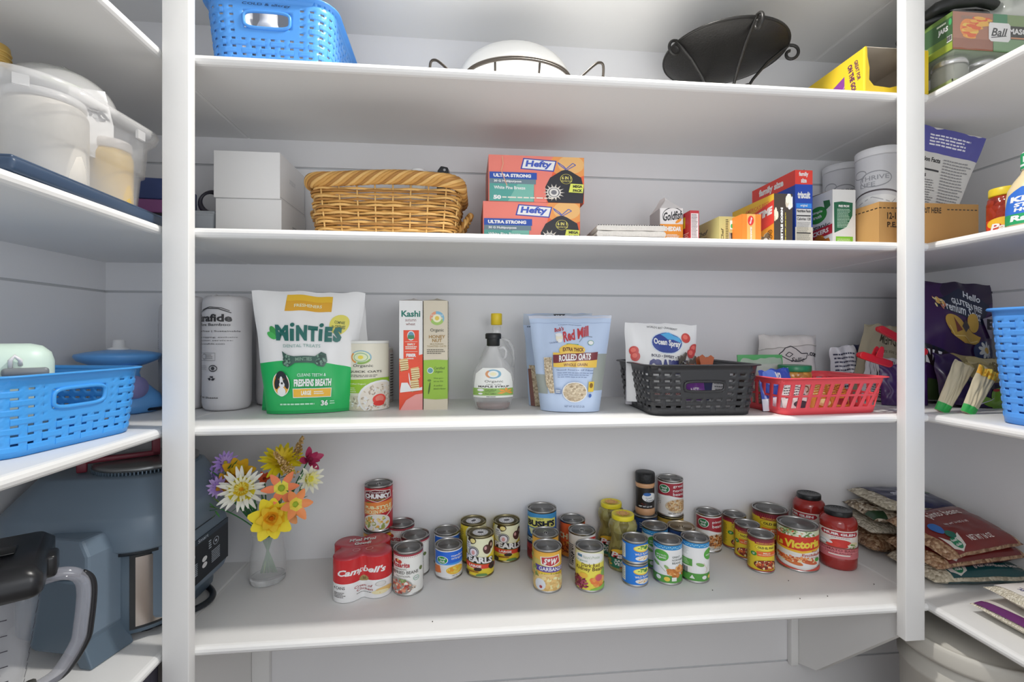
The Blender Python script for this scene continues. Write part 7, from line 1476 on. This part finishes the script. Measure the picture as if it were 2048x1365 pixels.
# ------------------------------------------------------------------ right side: chip bags, kraft bag, clips on shelf C
def a_chips(A):
    A.rect(0, 0, 100, 100, '#38204a'); A.ell(70, 8, 30, 14, '#2a2038'); A.poly([(38, 14), (60, 6), (92, 18), (84, 36), (30, 22)], '#1b2238'); A.text('Hello', 62, 9, 80, 15, '#c9ccd8', .02, .3, slope=.25); A.text('GLUTEN FREE', 48, 17, 82, 22, '#c9ccd8', .03, slope=.22); A.text('Premium Select', 36, 20, 80, 28, '#c9ccd8', .02, .3, slope=.22)
    A.blobs(34, 18, 6, 5, 18, 2.2, ['#c9a05a', '#a86a5a', '#d8c08a'], .4, 501); A.poly([(38, 33), (46, 29), (66, 42), (76, 46), (72, 52), (54, 52), (40, 44)], '#b8923c'); A.ell(46, 37, 12, 8, '#b8923c', rot=28); A.ell(68, 34, 7, 8, '#b8923c'); A.poly([(44, 30), (52, 41), (46, 43)], '#6a2f24'); A.poly([(52, 38), (59, 32), (63, 38), (56, 43)], '#3a3030'); A.line([(38, 38), (44, 46), (54, 46), (62, 51), (72, 49)], 1, '#d0b468')
    A.poly([(0, 48), (40, 62), (66, 72), (62, 84), (20, 70), (0, 62)], '#1c1c24'); A.poly([(0, 54), (34, 62), (58, 72), (54, 80), (24, 72), (0, 64)], '#cfcdd0'); A.text('SNACK', 6, 57, 46, 74, '#2a2024', .06, slope=.35)
    A.ell(80, 58, 15, 9, '#24345c')
    for k in range(9): a = 2*pi*k/9; A.ell(80+6*cos(a), 57+4.6*sin(a), 3.4, 1.7, '#d8d6c8', 10, degrees_(a), .05)
    A.ell(80, 57, 3.2, 2.6, '#c9a03a'); A.poly([(82, 30), (100, 24), (100, 42), (92, 46)], '#8c8694'); A.text('E', 88, 29, 97, 38, '#26242a', .05); A.poly([(0, 80), (60, 88), (100, 84), (100, 100), (0, 100)], '#3a4a2c')
def degrees_(a): return a*180/pi
def a_chips2(A):
    A.rect(0, 0, 100, 100, '#2e1c40'); A.poly([(20, 0), (100, 0), (100, 52), (40, 46)], '#8f7d4e'); A.blobs(66, 22, 34, 22, 40, 9, ['#a08c58', '#b8a670', '#7a6838', '#c4b482'], .6, 511); A.poly([(30, 48), (100, 56), (100, 66), (30, 58)], '#1c1a2a'); A.ell(72, 76, 13, 16, '#6f9a2c'); A.ell(56, 88, 15, 7, '#6f9a2c', rot=30); A.ell(74, 96, 10, 6, '#6f9a2c'); A.ell(68, 64, 5, 3, '#a83a34'); A.line([(40, 100), (64, 80)], 1.4, '#c9c2cf')
pouch('chip_bag', 'large purple tortilla chip bag with sombrero picture leaning on wall', 'chip bag', (1.298, 1.170, SCC+.006), (radians(-3), radians(3), radians(-6)), .255, .322, .09, a_chips, '#33203f', topw=1.0, botw=.9, wr=.010, seed=71, rough=.18)
pouch('chip_bag', 'purple tortilla chip bag with clear window and green cactus', 'chip bag', (1.280, 1.085, SCC+.0008), (radians(-6), radians(6), radians(-8)), .200, .128, .06, a_chips2, '#2e1c40', topw=1.05, botw=.8, wr=.010, seed=73, rough=.15)
pouch('chip_bag', 'purple snack bag with small white daisy low behind red basket', 'chip bag', (1.135, 1.130, SCC+.0008), (radians(-4), 0, radians(-10)), .12, .105, .04, lambda A: (A.rect(0, 0, 100, 100, '#43285c'), A.ell(50, 62, 22, 22, '#2c3a6a'), [A.ell(50+8*cos(2*pi*k/8), 60+8*sin(2*pi*k/8), 5, 2.6, '#d8d6d0', 10, 45*k, .05) for k in range(8)], A.ell(50, 60, 4.5, 4.5, '#c9a03a')), '#3a2450', topw=1, botw=.95, wr=.008, seed=75, rough=.2)
def a_wrap(A): A.rect(0, 0, 100, 100, '#c2c2c8'); A.poly([(62, 0), (100, 0), (100, 60), (70, 50)], '#2c2f4a'); A.copy_lines(6, 12, 56, 78, 9, '#3a3c52', .4); A.ell(84, 30, 12, 10, '#3a5a9a'); A.poly([(60, 78), (100, 60), (100, 100), (50, 100)], '#b88a4a')
pouch('snack_wrapper', 'white and navy crumpled wrapper with small print behind red basket', 'snack bag', (1.125, 1.285, SCC+.0008), (radians(6), radians(-8), radians(-8)), .120, .155, .06, a_wrap, '#b9b9c0', topw=.9, botw=1, wr=.012, seed=77, rough=.3)
pouch('snack_wrapper', 'striped barcode wrapper behind the right end of red basket', 'snack bag', (1.140, 1.205, SCC+.0008), (radians(-2), radians(10), radians(-16)), .12, .120, .04, lambda A: (A.rect(0, 0, 100, 100, '#c6c5c8'), [A.rect(10+k*4, 8, 10+k*4+(1.2 if k % 3 else 2.4), 44, '#2c2a30', .02) for k in range(20)], A.copy_lines(10, 54, 90, 96, 8, '#4a4850', .4)), '#b9b8bc', topw=.9, botw=1, wr=.008, seed=79)
def a_kraft(A): A.rect(0, 0, 100, 100, '#97907a'); A.text('NORDHEIM', 30, 14, 84, 26, '#3a3426', .02, rot=188); A.text('organic sea salt', 34, 32, 80, 38, '#4a4434', .0, rot=188); A.text('SEA', 46, 60, 78, 72, '#3a3426', .03, rot=188)
x_, y_ = 1.165, 1.235
pouch('kraft_bag', 'tan paper snack bag standing upside down near the right post', 'snack bag', (x_, y_, SCC+.0008), (radians(4), radians(4), radians(-14)), .160, .210, .05, a_kraft, '#8f8872', topw=.8, botw=1, wr=.010, seed=81, rough=.7)
def clipbar(label, p0, p1, yc, col, wing=False, wd=.018):
    a, d = ray(*p0), ray(*p1); A_ = Vector((a.x*yc, a.y*yc, CZ+a.z*yc)); B_ = Vector((d.x*yc, d.y*yc, CZ+d.z*yc)); T = thing('bag_clip', label, 'clip', A_); L = (B_-A_).length; q = (B_-A_).to_track_quat('X', 'Z').to_matrix().to_4x4(); m = M(col, .3)
    r = wd/2; pts = [(r*cos(t), r*sin(t)) for t in [pi/2+pi*i/8 for i in range(9)]]+[(L+r*cos(t), r*sin(t)) for t in [-pi/2+pi*i/8 for i in range(9)]]
    MB().prism(pts, -.006, .003, m, 'y', xf=q).build('bar', T, bevel=.002); MB().prism([(a_*.98, b_*.8) for a_, b_ in pts], .0035, .010, m, 'y', xf=q).build('back_bar', T, bevel=.002)
    if wing:
        for s, z_ in ((-.010, 0), (.006, 0)): MB().prism([(L*.38, r*.6), (L*.66, r*.6), (L*.62, .026), (L*.57, .034), (L*.47, .034), (L*.42, .026)], s, s+.003, m, 'y', xf=q).build('grip', T, bevel=.002)
        MB().tube([q@Vector((L*.48+.0016*k, -.002+.004*cos(k*1.7), r+.008+.004*sin(k*1.7))) for k in range(10)], .0012, CHROME, 6).build('spring', T)
clipbar('long red bag clip across the tan paper bag at the right post', (1762, 659), (1846, 704), 1.20, '#b8242e')
clipbar('red spring bag clip with grips on the striped wrapper', (1724, 711), (1776, 728), 1.17, '#b81f2a', True)
for lab_, dx, dy, yel in (('rolled tan pouch top with green clip, left one beside the right post', 0, 0, 0), ('rolled tan pouch top with yellow print and green clip, right one', .036, -.028, 1)):
    def a_roll2(A, yel=yel):
        A.rect(0, 0, 100, 100, '#b0a58a'); A.line([(50, 0), (44, 100)], 2, '#8f8468'); A.rect(0, 84, 100, 100, '#1f8a3a')
        if yel: A.rect(0, 0, 100, 18, '#c9962a'); A.blobs(50, 9, 48, 8, 40, 6, ['#d8a83a', '#b8801e', '#e0b850'], .8, 601)
    pouch('rolled_pouch', lab_, 'snack bag', (1.118+dx, 1.020+dy, SCC+.001), (radians(-4), radians(27), radians(-12)), .040, .128-.012*yel, .016, a_roll2, '#a89d82', topw=1.2, botw=.8, wr=.004, seed=90+yel, rough=.5)
# tall blue basket, right side shelf
basket('storage_basket', 'tall blue woven plastic basket at the right edge of the shelf', .285, .30, .232, (1.112+.128, .762, SCC+.0005), 0, '#4a8ad6', N=46, nv=13, fw=.42, fh=.24, pads=.0005, cr=.035, taper=.90, handles=('left', 'right', 'front'), hw=.045, hv=(.72, .86), v0=.07, v1=.93, mg=.014)
# ------------------------------------------------------------------ bean bags and rice on the lowest right shelf
B_PINTO = grain('pinto_beans', '#6b4a33', '#8a6a50', '#a58a6e', 130, .25); B_WHITE = grain('white_beans', '#8f8674', '#a89f8c', '#bfb7a5', 130, .25); B_MIX = grain('mixed_beans', '#5a4636', '#9a8a74', '#c9bfae', 110, .25); B_LENT = grain('barley', '#8f8877', '#a89f8e', '#b9b1a2', 160, .3); RICE = grain('rice', '#b3ab98', '#c2bba9', '#cdc7b8', 320, .35, (1, 1, 1))
def pillow(name, label, cx, cy, z, w, d, t, rotz, fill, art=None, cat='bean bag', seed=0, tilt=(0, 0), flat=.35, film=None):
    """sealed bag lying flat; local x long side, front edge at -y"""
    def S(u, v, top, l=0):
        e = (max(0, 1-abs(u)**3.2)*max(0, 1-abs(v)**3.0))**.42
        k = noise.noise(Vector((u*3+seed, v*3, 1)))*.10+noise.noise(Vector((u*8+seed, v*8, 4)))*.035
        ht = t*flat*e; hgt = t*(1-flat)*e*(1+k)
        x = u*w/2+.004*noise.noise(Vector((v*3, seed, u))); y = v*d/2+.004*noise.noise(Vector((u*3, seed+3, v)))
        zc = t*flat
        return Vector((x, y, zc+hgt+l*EPS*2.5)) if top else Vector((x, y, zc-ht))
    n = 22; b = MB()
    for top in (True, False):
        vs = [S(2*i/n-1, 2*j/n-1, top) for j in range(n+1) for i in range(n+1)]; fs = [(j*(n+1)+i, j*(n+1)+i+1, (j+1)*(n+1)+i+1, (j+1)*(n+1)+i) for j in range(n) for i in range(n)]
        b.add(vs, fs if top or not film else [], fill, True) if top or film is None else [b.add(vs, [f[::-1] for k, f in enumerate(fs) if (2 < k % n < 20) == fm], M(film, .25) if fm else fill, True) for fm in (True, False)]
    if art:
        A = Art(0, 0, 100, 100, step=3, stepy=3, smooth=True, rough=.25); art(A)
        b.art(A, lambda x, y, l: S(x/50-1, 1-y/50, True, l+2))
    o = b.build(name, loc=(cx, cy, z), rot=(radians(tilt[0]), radians(tilt[1]), rotz)); tag(o, label, cat); return o
def a_bag(col, words, wtop=None, x0=7):
    def f(A):
        A.poly([(x0, 2), (92, 2), (94, 50), (92, 99), (x0+4, 99), (x0-2, 60)], col)
        A.poly([(x0+2, 70), (x0+10, 84), (x0+26, 72), (x0+20, 92), (x0+12, 98), (x0+4, 92)], '#b9b6b0'); A.ell(x0+13, 86, 5, 9, '#1d6b4a'); A.text('food', x0+9.5, 80, x0+16.5, 84, '#dfe9e2', .02); A.text('club', x0+9.5, 87, x0+16.5, 91, '#dfe9e2', .02)
        A.text(words, x0+30, 80, x0+30+2.4*len(words), 89, '#cfc6c2', .01)
        if wtop: A.text(wtop, x0+22, 20, x0+22+4.2*len(wtop), 38, '#c9bfbb', .01); A.text('NET WT 16 OZ (1 LB)', x0+26, 50, x0+56, 55, '#c9bfbb')
    return f
zd = SD+.0006
pillow('bean_bag', 'teal great northern beans bag at the bottom of the right pile', 1.282, 1.125, zd, .270, .150, .046, radians(-3), B_WHITE, a_bag('#0e3f42', 'great northern beans', 'enjoy some', 14), seed=1, film='#0e3f42')
pillow('bean_bag', 'maroon pinto beans bag in the middle of the right pile', 1.280, 1.135, zd+.045, .268, .145, .044, radians(2), B_PINTO, a_bag('#5e1c1a', 'pinto beans', 'beans', 10), seed=4, film='#5e1c1a', tilt=(4, -3))
pillow('bean_bag', 'maroon pinto beans bag on top of the right pile', 1.278, 1.140, zd+.088, .240, .160, .044, radians(6), B_PINTO, lambda A: (a_bag('#641f1c', 'NET WT 16 OZ', 'pinto beans', 9)(A), A.ell(20, 56, 6, 12, '#2a5a9a'), A.ell(26, 72, 5, 8, '#1d5a4a')), seed=7, tilt=(14, -4), film='#641f1c')
pillow('bean_bag', 'clear bag of brown pinto beans at the bottom of the corner pile', 1.280, 1.290, zd, .280, .140, .056, radians(-3), B_PINTO, lambda A: (A.poly([(60, 4), (98, 4), (98, 70), (64, 60)], '#6b2320')), seed=11)
pillow('bean_bag', 'small bag of pale barley lying second from below in corner pile', 1.262, 1.290, zd+.055, .250, .135, .032, radians(-4), B_LENT, lambda A: A.rect(56, 30, 66, 100, '#1c1c38'), seed=14, tilt=(3, 2))
pillow('bean_bag', 'clear bag of mixed soup beans in the corner pile', 1.280, 1.290, zd+.086, .255, .135, .036, radians(-4), B_MIX, lambda A: (A.poly([(0, 70), (16, 80), (14, 100), (0, 96)], '#26402a'), A.rect(80, 40, 100, 90, '#26402a')), seed=17, tilt=(4, 2))
pillow('bean_bag', 'navy blue white bean bag on top of the corner pile', 1.290, 1.290, zd+.121, .250, .140, .034, radians(2), B_WHITE, lambda A: (A.poly([(9, 2), (92, 2), (93, 99), (20, 99), (14, 60)], '#171a40'), A.text('small white beans', 30, 44, 78, 60, '#c2c4d2', .02), A.poly([(30, 70), (38, 62), (48, 72), (56, 66), (52, 84), (40, 80), (34, 86)], '#b9b9c6'), A.ell(84, 30, 8, 14, '#2f6a3a')), seed=20, tilt=(5, 4))
def a_rice(A): A.rect(3, 2, 97, 98, '#cac6c2'); 
def ricebag(label, cx, cy, z, rz, art, seed, t=.044):
    return pillow('rice_bag', label, cx, cy, z, .335, .275, t, rz, RICE, art, 'rice bag', seed, flat=.45)
# long side runs along the wing: local -y looks to the room (-x of the room)
ricebag('rice bag with purple band, lower of the two near the right edge', 1.262, .795, zd, radians(-90), lambda A: (A.poly([(2, 92), (100, 92), (100, 99), (2, 99)], '#5c2a5e'), A.line([(30, 96), (50, 95), (70, 97), (90, 95)], .9, '#cfc2d2'), A.poly([(2, 2), (98, 2), (98, 92), (2, 92)], '#c4bfb8')), 31)
ricebag('white rice bag with red lettering, upper of the two', 1.272, .775, zd+.0435, radians(-92), lambda A: (A.poly([(2, 2), (98, 2), (98, 94), (2, 94)], '#cbc7c3'), A.text('Mahatma', 12, 70, 50, 84, '#c8352e', .06, .1), A.text("AMERICA'S FAVORITE RICE", 12, 86, 52, 89, '#34346a', .02), A.line([(11, 85.3), (54, 85.3)], .5, '#34346a'), A.ell(60, 60, 6, 4, '#c8352e')), 34)
# crumbs on the shelf
for i, (px, py) in enumerate(((1577, 1163), (1748, 1170), (1655, 1194), (1600, 1199), (1425, 1182), (865, 1245))):
    P = onZ(px, py, SD)[0]; o = MB().ball((0, 0, .0012), .0013, M('#3a352e', .8), 6).build('crumb', loc=(P.x, P.y, SD)); tag(o, 'tiny dark crumb lying on the lowest shelf', 'crumb', 'crumbs on the lowest shelf')
